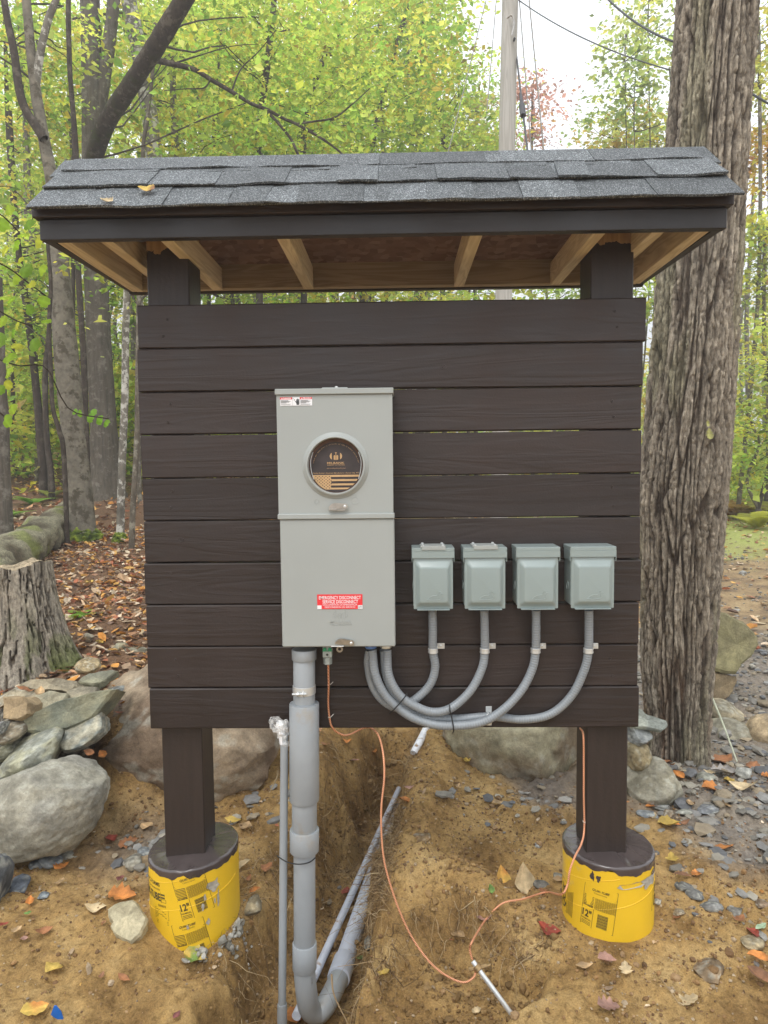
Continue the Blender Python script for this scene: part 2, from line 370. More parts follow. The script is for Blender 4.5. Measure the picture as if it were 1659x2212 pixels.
# clear plastic wrap
m, ns, L, P = mat('clear_plastic_wrap'); M['wrap'] = m
P.inputs['Base Color'].default_value = (.9, .9, .88, 1); P.inputs['Roughness'].default_value = .12
out = ns['Material Output']; tr = N(ns, 'BsdfTransparent'); ms = N(ns, 'MixShader'); tc = N(ns, 'TexCoord'); no = N(ns, 'TexNoise', Scale=45.0, Detail=3.0); L.new(tc.outputs['Object'], no.inputs['Vector'])
r = ramp(ns, [(.4, (.12,)*3), (.65, (.6,)*3)]); L.new(no.outputs['Fac'], r.inputs[0]); L.new(r.outputs[0], ms.inputs[0]); L.new(tr.outputs[0], ms.inputs[1]); L.new(P.outputs[0], ms.inputs[2]); L.new(ms.outputs[0], out.inputs[0])

M['foliage'] = attr_mat('leaf_foliage', rough=.5, bump=.0, var=.12, vs=3, trans=.68)
M['dryleaf'] = attr_mat('fallen_leaf_skin', rough=.6, bump=.5, bs=60, var=.35, vs=45, trans=.12)
M['stone'] = attr_mat('field_stone', rough=.9, bump=.8, bs=24, var=.28, vs=12)
m = M['stone']; ns, L = m.node_tree.nodes, m.node_tree.links; P = ns['Principled BSDF']
src = P.inputs['Base Color'].links[0].from_socket; tc = N(ns, 'TexCoord')
n1 = N(ns, 'TexNoise', Scale=7.0, Detail=12.0, Roughness=.8); L.new(tc.outputs['Object'], n1.inputs['Vector']); r1 = ramp(ns, [(.34, (.70, .68, .64)), (.5, (1, 1, 1)), (.66, (1.28, 1.26, 1.22))]); L.new(n1.outputs['Fac'], r1.inputs[0])
n2 = N(ns, 'TexNoise', Scale=90.0, Detail=6.0, Roughness=.8); L.new(tc.outputs['Object'], n2.inputs['Vector']); r2 = ramp(ns, [(.32, (.74,)*3), (.5, (1,)*3), (.68, (1.24,)*3)]); L.new(n2.outputs['Fac'], r2.inputs[0])
ma = N(ns, 'Mix', data_type='RGBA', blend_type='MULTIPLY'); ma.inputs[0].default_value = 1; L.new(src, ma.inputs[6]); L.new(r1.outputs[0], ma.inputs[7])
mb_ = N(ns, 'Mix', data_type='RGBA', blend_type='MULTIPLY'); mb_.inputs[0].default_value = 1; L.new(ma.outputs[2], mb_.inputs[6]); L.new(r2.outputs[0], mb_.inputs[7]); L.new(mb_.outputs[2], P.inputs['Base Color'])
b_old = P.inputs['Normal'].links[0].from_socket; bb = N(ns, 'Bump', Strength=.7, Distance=.003); L.new(n2.outputs['Fac'], bb.inputs['Height']); L.new(b_old, bb.inputs['Normal']); L.new(bb.outputs[0], P.inputs['Normal'])
M['chip'] = attr_mat('slate_chip', rough=.7, bump=.5, bs=60, var=.25, vs=30)
M['bark'] = attr_mat('furrowed_bark', rough=.9, bump=1.0, bs=45, var=.35, vs=40)
m = M['bark']; ns, L = m.node_tree.nodes, m.node_tree.links; P = ns['Principled BSDF']
src = P.inputs['Base Color'].links[0].from_socket; tc = N(ns, 'TexCoord'); mp = N(ns, 'Mapping'); mp.inputs['Scale'].default_value = (1, 1, .28); L.new(tc.outputs['Object'], mp.inputs[0])
n1 = N(ns, 'TexNoise', Scale=70.0, Detail=12.0, Roughness=.8); L.new(mp.outputs[0], n1.inputs['Vector']); r1 = ramp(ns, [(.36, (.40, .38, .36)), (.47, (.9,)*3), (.58, (1.35, 1.35, 1.33))]); L.new(n1.outputs['Fac'], r1.inputs[0])
ma = N(ns, 'Mix', data_type='RGBA', blend_type='MULTIPLY'); ma.inputs[0].default_value = 1; L.new(src, ma.inputs[6]); L.new(r1.outputs[0], ma.inputs[7]); L.new(ma.outputs[2], P.inputs['Base Color'])
b_old = P.inputs['Normal'].links[0].from_socket; bb = N(ns, 'Bump', Strength=1.0, Distance=.014); L.new(n1.outputs['Fac'], bb.inputs['Height']); L.new(b_old, bb.inputs['Normal']); L.new(bb.outputs[0], P.inputs['Normal'])
M['moss'] = attr_mat('green_moss', rough=.95, bump=1.0, bs=120, var=.5, vs=60)
M['rootm'] = attr_mat('fine_root', rough=.9, bump=.3, var=.3)

def bark(name, base, patch, moss=None, sc=(9, 9, 1.6), pl=.52, ph=.62):
    m, ns, L, P = mat(name)
    tc = N(ns, 'TexCoord'); mp = N(ns, 'Mapping'); mp.inputs['Scale'].default_value = sc; L.new(tc.outputs['Object'], mp.inputs[0])
    n1 = N(ns, 'TexNoise', Scale=2.0, Detail=8.0, Roughness=.7); L.new(mp.outputs[0], n1.inputs['Vector'])
    r = ramp(ns, [(.3, tuple(x*.45 for x in base)), (.6, base)]); L.new(n1.outputs['Fac'], r.inputs[0])
    n2 = N(ns, 'TexNoise', Scale=9.0, Detail=6.0, Roughness=.7); L.new(tc.outputs['Object'], n2.inputs['Vector'])
    r2 = ramp(ns, [(pl, (0, 0, 0)), (ph, (1, 1, 1))]); L.new(n2.outputs['Fac'], r2.inputs[0])
    mx = N(ns, 'Mix', data_type='RGBA'); L.new(r2.outputs[0], mx.inputs[0]); L.new(r.outputs[0], mx.inputs[6]); mx.inputs[7].default_value = (*patch, 1); s = mx.outputs[2]
    if moss:
        n3 = N(ns, 'TexNoise', Scale=3.0, Detail=7.0, Roughness=.7); L.new(tc.outputs['Object'], n3.inputs['Vector'])
        r3 = ramp(ns, [(.50, (0, 0, 0)), (.62, (1, 1, 1))]); L.new(n3.outputs['Fac'], r3.inputs[0])
        m2 = N(ns, 'Mix', data_type='RGBA'); L.new(r3.outputs[0], m2.inputs[0]); L.new(s, m2.inputs[6]); m2.inputs[7].default_value = (*moss, 1); s = m2.outputs[2]
    L.new(s, P.inputs['Base Color']); P.inputs['Roughness'].default_value = .92; P.inputs['Specular IOR Level'].default_value = .2
    b = N(ns, 'Bump', Strength=1.0, Distance=.03); L.new(n1.outputs['Fac'], b.inputs['Height']); L.new(b.outputs[0], P.inputs['Normal'])
    return m
M['beech'] = bark('blotched_beech_bark', (.235, .21, .16), (.095, .08, .055), sc=(5, 5, 5), pl=.52, ph=.58)
M['maple'] = bark('grey_ridged_bark', (.14, .12, .092), (.21, .19, .155), sc=(14, 14, 1.2))
M['mossy'] = bark('dark_mossy_bark', (.075, .058, .04), (.15, .13, .10), moss=(.055, .06, .016), sc=(10, 10, 3))
M['birch'] = bark('pale_patched_bark', (.22, .20, .16), (.55, .53, .47), sc=(6, 6, 3), pl=.5, ph=.56)
M['thin'] = bark('thin_grey_bark', (.16, .135, .10), (.30, .28, .22), sc=(8, 8, 3))
M['darkthin'] = bark('thin_dark_bark', (.075, .058, .043), (.13, .11, .085), sc=(8, 8, 3))

# ================================================================== TERRAIN
TY = np.array([-3, -.8, -.35, 0, .12, .4, .7, 1.2, 1.5, 1.86, 1.97, 2.4, 2.9]); TX = np.array([-.25, -.27, -.30, -.28, -.26, -.215, -.17, -.10, -.05, .015, .035, .12, .24])
TZ = np.array([.15, 0, -.30, -.33, -.315, -.345, -.375, -.425, -.46, -.42, -.22, -.12, 0]); TW = np.array([.1, .14, .15, .15, .14, .11, .09, .08, .07, .065, .06, .06, .05])
LY = np.array([-60, 0.6, 1.2, 3, 6, 10, 15, 25, 40, 90]); LZ = np.array([0, .0, .06, .18, .36, .85, 1.55, 3.1, 5.6, 14.])
RY = np.array([-60, 1, 3, 8, 14, 20, 40, 90]); RZ = np.array([0, 0, .03, .22, .38, .42, .55, 1.6])
def H(x, y, fine=True):
    x = np.asarray(x, float); y = np.asarray(y, float)
    az = x/(np.maximum(y, 0)+2.33)
    w = sst(az, -.05, .16)
    h = np.interp(y, LY, LZ)*(1-w)+np.interp(y, RY, RZ)*w
    # terrace held by the dry-stone wall on the left
    edge = .72+.22*vn(x*1.1, y*0, seed=3)
    ter = sst(y, edge-.12, edge+.28)*sst(-x, .95, 1.35)
    h = h+.34*ter*(1-w)+ .15*sst(y, 1.6, 2.6)*sst(-x, -.1, .5)*(1-ter)
    h = h+.05*fbm(x*.8, y*.8, seed=11, oct=3)*sst(np.hypot(x, y), 1.5, 4)
    # trench
    xc = np.interp(y, TY, TX); zz = np.interp(y, TY, TZ); hw = np.interp(y, TY, TW)
    d = x-xc+.045*fbm(y*4, x*3, seed=21, oct=4, gain=.6)
    wl_ = .13+.15*sst(y, .15, .55)+.06*vn(y*3, x*0+9, seed=5); wr_ = .10+.06*vn(y*3, x*0+2, seed=6)
    t = np.where(d < 0, 1-sst(-d-hw, 0, wl_), 1-sst(d-hw, 0, wr_))
    act = sst(y, -.75, -.42)*(1-sst(y, 2.5, 2.9))
    t = t*act
    lump = .035*fbm(x*9, y*9, seed=31, oct=3)
    h = h*(1-t)+(np.minimum(zz, h))*t
    # shallow pit round the ground rod
    px_, py_ = x-.20, y+.16
    pr = np.sqrt((px_/.31)**2+(py_/.30)**2)+.10*fbm(x*5, y*5, seed=41, oct=3)
    pit = 1-sst(pr, .66, 1.0); h = h-.17*pit*(1-t)
    hole = np.exp(-(((x-.47)/.035)**2+((y+.13)/.04)**2)); h = h-.10*hole
    # spoil heaped along the right-hand lip
    lip = np.exp(-((d-hw-.22)/.12)**2)*sst(y, .0, .3)*(1-sst(y, 2.2, 2.8)); h = h+.085*lip
    bulge = np.exp(-(((x-.28)/.12)**2+((y-.22)/.10)**2)); h = h+.11*bulge
    mound = np.exp(-(((x+.93)/.25)**2+((y-.02)/.2)**2)); h = h+.05*mound
    lm = np.exp(-(((x+.665)/.16)**2+((y+.09)/.12)**2)); h = h-.075*lm
    if fine:
        near = (1-sst(np.hypot(x, y-.5), 3, 6))*(.12+.88*np.minimum(sst(np.hypot(x+.722, y-.108), .16, .26), sst(np.hypot(x-.762, y-.108), .16, .26)))
        h = h+near*(.020*fbm(x*6, y*6, seed=51, oct=3)+.012*fbm(x*20, y*20, seed=61, oct=4, gain=.7))+near*t*lump
        side = t*(1-t)*4
        h = h+side*(.07*fbm(x*11, y*11, seed=71, oct=4, gain=.6)+.03*np.abs(vn(x*30, y*30, seed=72)))
    return h
def gp(px, py, lift=0.0):
    d = ray(px, py)
    s = np.linspace(1.2, 60, 6000) if py < 1350 else np.linspace(1.2, 12, 4000)
    P = CAM+d*s[:, None]; k = P[:, 2]-H(P[:, 0], P[:, 1])
    i = int(np.argmax(k < 0)) if (k < 0).any() else len(s)-1
    p = P[i].copy(); p[2] += lift; return p
def axis(a, b, fine, grow, lim_lo, lim_hi):
    mid = list(np.arange(a, b, fine)); s = fine; x = b; hi = []
    while x < lim_hi: hi.append(x); s *= grow; x += s
    s = fine; x = a; lo = []
    while x > lim_lo: s *= grow; x -= s; lo.append(x)
    return np.array(lo[::-1]+mid+hi)
gx = axis(-2.3, 2.6, .014, 1.07, -160, 160); gy = axis(-.95, 2.6, .014, 1.055, -60, 260)
GX, GY = np.meshgrid(gx, gy)
GZ = H(GX, GY)
nx, ny = len(gx), len(gy)
ii = (np.arange(ny-1)[:, None]*nx+np.arange(nx-1)[None]).ravel()
GF = np.stack([ii, ii+1, ii+1+nx, ii+nx], -1)
# what lies on top, as a map of covers: r = leaf mould, g = grey slate gravel, b = grass
az = GX/(np.maximum(GY, 0)+2.33)
nz = .5*fbm(GX*1.5, GY*1.5, seed=81)
mould = sst(GY+nz*.8, 1.0, 1.9)*(1-sst(az, .10, .22))*sst(np.abs(GX-np.interp(GY, TY, TX))+nz*.3, .55, .95)
mould = np.maximum(mould, sst(GY+nz*.4, 3.0, 3.6)*(1-sst(az, .10, .22)))
mould = np.maximum(mould, sst(-GX+nz*.3, 1.15, 1.4)*sst(GY+nz*.3, .6, .95))
grav = sst(GX+nz*.35, 1.02, 1.3)*sst(GY+nz*.5, .15, .5)*(1-.55*sst(GY, 3, 5))
grav = np.maximum(grav, .8*np.exp(-(((GX+1.05)/.22)**2+((GY-.55)/.22)**2)))
grav = np.maximum(grav, .8*sst(GY+nz*.3, .6, .9)*(1-sst(GY, 1.25, 1.5))*sst(GX+nz*.3, .42, .6))
grass = sst(GY+nz*2, 7.5, 10)*sst(az, .12, .22)
clear = sst(GY+nz*3, 10, 14)*sst(nz, -.15, .2)*(1-sst(az, .10, .2)); grass = np.maximum(grass, clear*.8)
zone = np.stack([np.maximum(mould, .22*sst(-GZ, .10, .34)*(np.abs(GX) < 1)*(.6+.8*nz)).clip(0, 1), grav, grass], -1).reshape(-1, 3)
m, ns, L, P = mat('earth'); M['earth'] = m
tc = N(ns, 'TexCoord'); at = N(ns, 'VertexColor', layer_name='cover'); sp = N(ns, 'SeparateColor'); L.new(at.outputs[0], sp.inputs[0])
n1 = N(ns, 'TexNoise', Scale=3.2, Detail=9.0, Roughness=.65); L.new(tc.outputs['Object'], n1.inputs['Vector'])
n2 = N(ns, 'TexNoise', Scale=38.0, Detail=8.0, Roughness=.7); L.new(tc.outputs['Object'], n2.inputs['Vector'])
n5 = N(ns, 'TexNoise', Scale=210.0, Detail=5.0, Roughness=.7); L.new(tc.outputs['Object'], n5.inputs['Vector'])
r1 = ramp(ns, [(.28, (.11, .066, .026)), (.40, (.215, .13, .050)), (.52, (.345, .222, .088)), (.70, (.46, .325, .15))]); L.new(n1.outputs['Fac'], r1.inputs[0])
r2 = ramp(ns, [(.3, (.50, .46, .40)), (.47, (1, 1, 1)), (.72, (1.35, 1.32, 1.25))]); L.new(n2.outputs['Fac'], r2.inputs[0])
r5 = ramp(ns, [(.3, (.65, .63, .6)), (.5, (1, 1, 1)), (.7, (1.3, 1.3, 1.3))]); L.new(n5.outputs['Fac'], r5.inputs[0])
mA = N(ns, 'Mix', data_type='RGBA', blend_type='MULTIPLY'); mA.inputs[0].default_value = 1; L.new(r1.outputs[0], mA.inputs[6]); L.new(r2.outputs[0], mA.inputs[7])
mA2 = N(ns, 'Mix', data_type='RGBA', blend_type='MULTIPLY'); mA2.inputs[0].default_value = 1; L.new(mA.outputs[2], mA2.inputs[6]); L.new(r5.outputs[0], mA2.inputs[7])
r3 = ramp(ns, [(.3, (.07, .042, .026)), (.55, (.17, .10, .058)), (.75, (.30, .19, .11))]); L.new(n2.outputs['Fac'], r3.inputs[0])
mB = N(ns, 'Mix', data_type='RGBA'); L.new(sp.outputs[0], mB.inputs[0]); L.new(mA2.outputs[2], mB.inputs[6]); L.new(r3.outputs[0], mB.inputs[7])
r4 = ramp(ns, [(.3, (.11, .105, .10)), (.55, (.21, .205, .195)), (.75, (.33, .32, .30))]); L.new(n2.outputs['Fac'], r4.inputs[0])
g1 = N(ns, 'Math', operation='MULTIPLY'); L.new(sp.outputs[1], g1.inputs[0]); g1.inputs[1].default_value = .75
mC = N(ns, 'Mix', data_type='RGBA'); L.new(g1.outputs[0], mC.inputs[0]); L.new(mB.outputs[2], mC.inputs[6]); L.new(r4.outputs[0], mC.inputs[7])
r6 = ramp(ns, [(.35, (.22, .25, .07)), (.65, (.42, .44, .15))]); L.new(n2.outputs['Fac'], r6.inputs[0])
mD = N(ns, 'Mix', data_type='RGBA'); L.new(sp.outputs[2], mD.inputs[0]); L.new(mC.outputs[2], mD.inputs[6]); L.new(r6.outputs[0], mD.inputs[7])
L.new(mD.outputs[2], P.inputs['Base Color']); P.inputs['Roughness'].default_value = .95; P.inputs['Specular IOR Level'].default_value = .15
b1 = N(ns, 'Bump', Strength=.9, Distance=.012); L.new(n2.outputs['Fac'], b1.inputs['Height'])
b2 = N(ns, 'Bump', Strength=.7, Distance=.004); L.new(n5.outputs['Fac'], b2.inputs['Height']); L.new(b1.outputs[0], b2.inputs['Normal']); L.new(b2.outputs[0], P.inputs['Normal'])
g = mk('ground', np.stack([GX, GY, GZ], -1).reshape(-1, 3), GF, M['earth'], attrs={'cover': zone})
tag(g, kind='structure')

# ================================================================== THE METER BOARD
board = empty('meter_board', (-.02, .108, 0), 'dark brown plank meter board with small shingled roof on two posts in yellow footings', 'meter board')
PITCH = .1425; ZT = 2.1451; PHW = .8268
plank_me = []
for i in range(10):
    zt = ZT-i*PITCH-.0013; zb = zt-PITCH+.0026+RNG.uniform(0, .0014)*(i in (1, 2, 3, 5, 6))
    x0 = -PHW+RNG.uniform(-.003, .003); x1 = PHW+RNG.uniform(-.004, .003)
    if i == 0: x1 += .006
    nxp = 60; xs = np.linspace(x0, x1, nxp); prof = []
    th = .036; bv = .004
    # section: y,z  (front at y=0)
    sec = [(bv, 0), (0, bv), (0, .25), (0, .5), (0, .75), (0, -bv), (bv, -1e-9), (th, -1e-9), (th, 0)]
    V = []
    hh = zt-zb
    secz = [0, bv, hh*.25, hh*.5, hh*.75, hh-bv, hh, hh, 0]; secy = [bv, 0, 0, 0, 0, 0, bv, th, th]
    e1 = .0011*fbm(xs*1.6, xs*0+i*7., seed=100+i, oct=2); e2 = .0011*fbm(xs*1.6, xs*0+i*7.+3, seed=120+i, oct=2)
    bow = .0022*vn(xs*.7, xs*0+i, seed=140)+.0012*(i % 3-1)
    for k, x in enumerate(xs):
        for y_, z_ in zip(secy, secz):
            top = z_ > hh*.9; bot = z_ < hh*.1
            cup = .0012*sin(pi*z_/hh)*(-1)**i if y_ == 0 else 0
            V.append((x, y_+bow[k]+cup, zb+z_+(e1[k] if top else 0)+(e2[k] if bot else 0)))
    ns_ = 9; F = []
    for k in range(nxp-1):
        for j in range(ns_): F.append((k*ns_+j, k*ns_+(j+1) % ns_, (k+1)*ns_+(j+1) % ns_, (k+1)*ns_+j)[::-1])
    F.append(tuple(range(ns_))); F.append(tuple(range((nxp-1)*ns_, nxp*ns_))[::-1])
    p = mk('plank', V, F, M['plank'], board, True, (0, 0, zb), sharp=30)
    # nails: two heads at each post, painted over
    for xn in (-.735, .735):
        for zn in (.3, .72):
            nb = MB(); xx = xn+RNG.uniform(-.012, .012); z2 = zb+hh*zn+RNG.uniform(-.008, .008); yb = np.interp(xx, xs, bow)
            nb.lathe((xx, yb-.0006, z2), [(.0001, .0008), (.0022, .0008), (.0032, -.0002), (.0040, .0004), (.0052, .003)], 10, 'y')
            nb.build('nail_head', M['plank'], p)
# knots on two planks
for xk, zk, rk, pk in ((.18, ZT-1.52*PITCH, .011, 1), (-.70, ZT-5.45*PITCH, .010, 5)):
    kb = MB(); kb.lathe((xk, .0, zk), [(.0001, -.0010), (rk*.35, -.0018), (rk*.55, -.0002), (rk*.8, -.0014), (rk*1.15, .0012), (rk*1.3, .003)], 18, 'y')
    kb.v = [(x+.0015*vn(x*300, z*300, seed=4), y, z+.25*(z-zk)*(-1)) for x, y, z in kb.v]
    kb.build('knot', M['plank'], [c for c in board.children if c.name.startswith('plank')][pk])
POSTS = ((-.802, -.661), (.666, .806))
for x0, x1 in POSTS:
    b = MB(); b.box(x0, x1, .0385, .178, .235, 2.50, .004)
    b.build('post', M['post'], board, True, loc=None)

# roof -------------------------------------------------------------
RX0, RX1 = -1.037, .997; YF, YB, ZB = -.20, .50, 2.293
def roofz(y): return 2.376+(y+.249)*.845
YR = .085; KB = (.545-YR)/(YR+.249); 
fb = MB(); fb.box(RX0, RX1, YF, YF+.030, ZB, 2.352, .002); fb.build('fascia_board', M['fascia'], board)
fb = MB(); fb.box(RX0-.014, RX1+.013, YF-.016, YF+.022, 2.3545, 2.389, .002); fb.build('fascia_trim', M['plank'], board)
fb = MB(); fb.box(RX0, RX1, YB, YB+.030, ZB+.010, 2.40, .002); fb.build('fascia_board', M['fascia'], board)
fb = MB(); fb.box(RX0+.032, RX1-.032, YB-.040, YB-.002, ZB+.014, 2.408, .002); fb.build('eave_beam', M['beam'], board)
for xa, xb in ((RX0+.0005, RX0+.026), (RX1-.026, RX1-.0005)):
    b = MB(); zb_ = ZB+.004
    poly = [(YF+.031, zb_), (YB-.001, zb_+.012), (YB-.001, roofz(YR-(YB-YR)/KB)-.020), (YR, roofz(YR)-.020), (YF+.031, roofz(YF+.031)-.020)]
    V = [(xa, y, z) for y, z in poly]+[(xb, y, z) for y, z in poly]; n = 5
    b.add(V, [tuple(range(n)), tuple(range(n, 2*n))[::-1]]+[(i, i+n, (i+1) % n+n, (i+1) % n) for i in range(n)])
    b.build('gable_board', M['barge'], board)
for k, (xa, xb) in enumerate(((-1.008, -.966), (-.876, -.838), (-.692, -.652), (-.334, -.296), (.251, .289), (.622, .660), (.796, .834), (.928, .968))):
    b = MB(); ya, yb_ = YF+.032, YB-.042
    y1 = yb_
    b.box(xa, xb, ya, y1, ZB+.006+.001*k % .003, ZB+.092, .0015); b.build('joist', M['joist'], board)
sh = MB()
for s in (1, -1):
    yE = -.212 if s == 1 else YR+(YR+.212)*KB
    a = (yE, roofz(-.212)-.016); c = (YR, roofz(YR)-.036)
    V = [(x, y, z-dz) for x in (RX0-.005, RX1+.005) for (y, z) in (a, c) for dz in (0, .011)]
    sh.add(V, [(0, 1, 3, 2), (4, 6, 7, 5), (0, 2, 6, 4), (1, 5, 7, 3), (0, 4, 5, 1), (2, 3, 7, 6)])
sh.build('roof_sheathing', M['osb'], board, False)
roofo = mk('roof', [(RX0+.03, YR-.01, roofz(YR)-.06), (RX1-.03, YR-.01, roofz(YR)-.06), (RX1-.03, YR+.01, roofz(YR)-.06), (RX0+.03, YR+.01, roofz(YR)-.06), (RX0+.03, YR, roofz(YR)-.05), (RX1-.03, YR, roofz(YR)-.05)],
           [(0, 1, 5, 4), (4, 5, 2, 3), (0, 3, 2, 1), (0, 4, 3), (1, 2, 5)], M['osb'], board, False)
sl = Vector((0, 1, .845)).normalized(); nrm = Vector((0, -.845, 1)).normalized()
def shingle(xa, xb, ya, yb, th, lift, seed, side=1, slant=0.0):
    """a tab lying on the slope from ya (lower edge) to yb; th = thickness, lift = height over the deck"""
    n = 7; V = []
    for t in (0, .12, .5, 1):
        y = ya+(yb-ya)*t
        l = lift*(1-t)
        for k in range(n):
            u = k/(n-1); x = xa+(xb-xa)*u
            wob = .0022*vn(np.array(x*9), np.array(seed*.7), seed=seed).item()*(1-t)+.0011*vn(np.array(x*60), np.array(seed*1.), seed=seed+1).item()*(t == 0)
            lo = .0035*vn(np.array(x*11+3), np.array(seed*1.3), seed=seed+2).item()*(1-t)
            base = Vector((x+slant*t, y+wob*2, roofz(y)))
            for d in (0, th):
                q = base+nrm*(l+d-.004+lo)
                V.append((q.x, q.y if side == 1 else YR+(YR-q.y)*KB, q.z))
    F = []; R = n*2
    for r_ in range(3):
        for k in range(n-1):
            a = r_*R+k*2
            F.append((a+1, a+3, a+R+3, a+R+1)); F.append((a, a+R, a+R+2, a+2))
        F.append((r_*R, r_*R+1, (r_+1)*R+1, (r_+1)*R)); a = r_*R+(n-1)*2; F.append((a, a+R, a+R+1, a+1))
    for k in range(n-1): F.append((k*2, k*2+2, k*2+3, k*2+1))
    if side == -1: F = [f[::-1] for f in F]
    return V, F
sd = 200
ROWS = ((-.262, -.13, .004), (-.156, -.02, .012))
for side in (1, -1):
    for ri, (ya, yb, lift) in enumerate(ROWS):
        x = RX0-.010+ri*.004; end = RX1+.018-ri*.003; k = 0
        while x < end-.01:
            w = float(RNG.uniform(.09, .22)); xe = min(x+w, end)
            if end-xe < .08: xe = end
            thick = .0065 if k % 2 else .0040
            V, F = shingle(x+.0005, xe-.0005, ya-(.004 if k % 2 else 0)+RNG.uniform(-.002, .002), yb, thick, lift, sd, side, RNG.uniform(-.004, .02) if k % 3 == 0 else 0)
            mk('shingle', V, F, M['shingle'], roofo, True, sharp=30); sd += 5; k += 1; x = xe
        if side == 1:   # doubled lower layer under the eave edge
            V, F = shingle(RX0-.010, RX1+.018, ya+.006, yb, .0045, lift-.0055, sd, 1); mk('shingle', V, F, M['shingle'], roofo, True, sharp=30); sd += 5
# ridge caps, each lapped over the one before and bent over the ridge
x = RX0+.0; k = 0; capx = []
while x < RX1-.005:
    w = .135+RNG.uniform(-.012, .015); xe = min(x+w, RX1+.012)
    if RX1-xe < .05: xe = RX1+.012
    V = []; n = 11; th = .0055
    for iu in range(5):
        u = iu/4; X = x-.03*(1-u)+(xe-x+.03)*u
        for j in range(n):
            t = j/(n-1)*2-1       # -1 front .. 1 back
            s_ = t*.175; a = abs(s_); rr = .045
            if a < rr: yy = s_; zz = roofz(YR)-.012-.5*s_*s_/rr*.845
            else: yy = s_*.80+(-1 if s_ < 0 else 1)*rr*.2; zz = roofz(YR)-.012-.5*rr*.845-(a-rr)*.80*.845
            wob = .003*vn(np.array(X*8), np.array(k+t), seed=77).item()+(.0035 if abs(t) == 1 and k % 2 else 0)
            lift = .0045*u
            fr = .003*vn(np.array(X*40), np.array(t*2+k), seed=78).item()*(abs(t) == 1)
            ang = Vector((0, (yy/.18)*.6, 1)).normalized()
            for d in (0, th):
                q = Vector((X, YR+yy+.006, zz-.010+wob))+ang*(d+lift); V.append((q.x+.012*abs(t)*(u == 1)*(k % 2)-.006*(1-abs(t)), q.y+fr, q.z))
    F = []; R = n*2
    for iu in range(4):
        for j in range(n-1):
            a = iu*R+j*2; F.append((a+1, a+R+1, a+R+3, a+3)); F.append((a, a+2, a+R+2, a+R))
        F.append((iu*R, (iu+1)*R, (iu+1)*R+1, iu*R+1)); a = iu*R+(n-1)*2; F.append((a, a+1, a+R+1, a+R))
    for e in (0, 4):
        for j in range(n-1):
            a = e*R+j*2; f = (a, a+1, a+3, a+2); F.append(f if e == 0 else f[::-1])
    mk('ridge_cap', V, F, M['shingle'], roofo, True, sharp=30); x = xe; k += 1
# long lower strips under the caps that show as a dark doubled edge
for kk in range(6):
    xa = RX0-.002+kk*(RX1-RX0)/6; xb = xa+(RX1-RX0)/6-.001
    V, F = shingle(xa, xb, -.036+.003*(kk % 2), .06, .005, .006, sd, 1); mk('shingle', V, F, M['shingle'], roofo, True, sharp=30); sd += 5
# small white paint specks / nail seals
for px, py, y in ((175, 376, -.02), (219, 373, -.02), (1396, 352, -.02), (1588, 414, -.24)):
    q = atY(px, py, y); b = MB(); b.lathe((q[0], q[1]-.002, q[2]+.002), [(.0001, .0), (.005, .001), (.0055, .004)], 8, 'y'); b.build('sealant_dab', M['white'], roofo)

# lettering ----------------------------------------------------------
_tc = {}
def text2d(s, size=1.0, bold=0.0, xs=1.0, align='CENTER', shear=0.0, spacing=1.0):
    key = (s, bold, shear, spacing)
    if key not in _tc:
        cu = bpy.data.curves.new('lettering', 'FONT'); cu.body = s; cu.size = 1; cu.offset = bold; cu.shear = shear; cu.space_character = spacing; cu.resolution_u = 3
        ob = bpy.data.objects.new('lettering', cu); col.objects.link(ob)
        bpy.context.view_layer.update()
        me = bpy.data.meshes.new_from_object(ob)
        V = np.array([v.co[:] for v in me.vertices]); F = [tuple(p.vertices) for p in me.polygons]
        bpy.data.objects.remove(ob); bpy.data.curves.remove(cu); bpy.data.meshes.remove(me)
        _tc[key] = (V, F)
    V, F = _tc[key]; V = V.copy()
    x0, x1 = V[:, 0].min(), V[:, 0].max()
    V[:, 0] -= {'CENTER': (x0+x1)/2, 'LEFT': x0, 'RIGHT': x1}[align]
    V[:, 0] *= size*xs; V[:, 1] *= size
    return V[:, :2], F
class Flat:
    """flat print: 2-D shapes gathered, then laid on a surface by a mapping"""
    def __init__(s): s.v = []; s.f = []
    def add(s, V, F):
        o = len(s.v); s.v += [tuple(p) for p in V]; s.f += [tuple(i+o for i in f) for f in F]
    def text(s, t, x, y, size, **k):
        V, F = text2d(t, size, **k); s.add(V+np.array([x, y]), F)
    def textw(s, t, x, y, size, width, **k):
        V, F = text2d(t, size, **k); w = V[:, 0].max()-V[:, 0].min(); V[:, 0] *= width/w; s.add(V+np.array([x, y]), F)
    def rect(s, x0, x1, y0, y1): s.add([(x0, y0), (x1, y0), (x1, y1), (x0, y1)], [(0, 1, 2, 3)])
    def frame(s, x0, x1, y0, y1, w):
        s.rect(x0, x1, y0, y0+w); s.rect(x0, x1, y1-w, y1); s.rect(x0, x0+w, y0+w, y1-w); s.rect(x1-w, x1, y0+w, y1-w)
    def poly(s, P): s.add(P, [tuple(range(len(P)))])
    def lay(s, name, mapf, mt, parent, smooth=False):
        if not s.v: return None
        return mk(name, [mapf(x, y) for x, y in s.v], s.f, mt, parent, smooth)

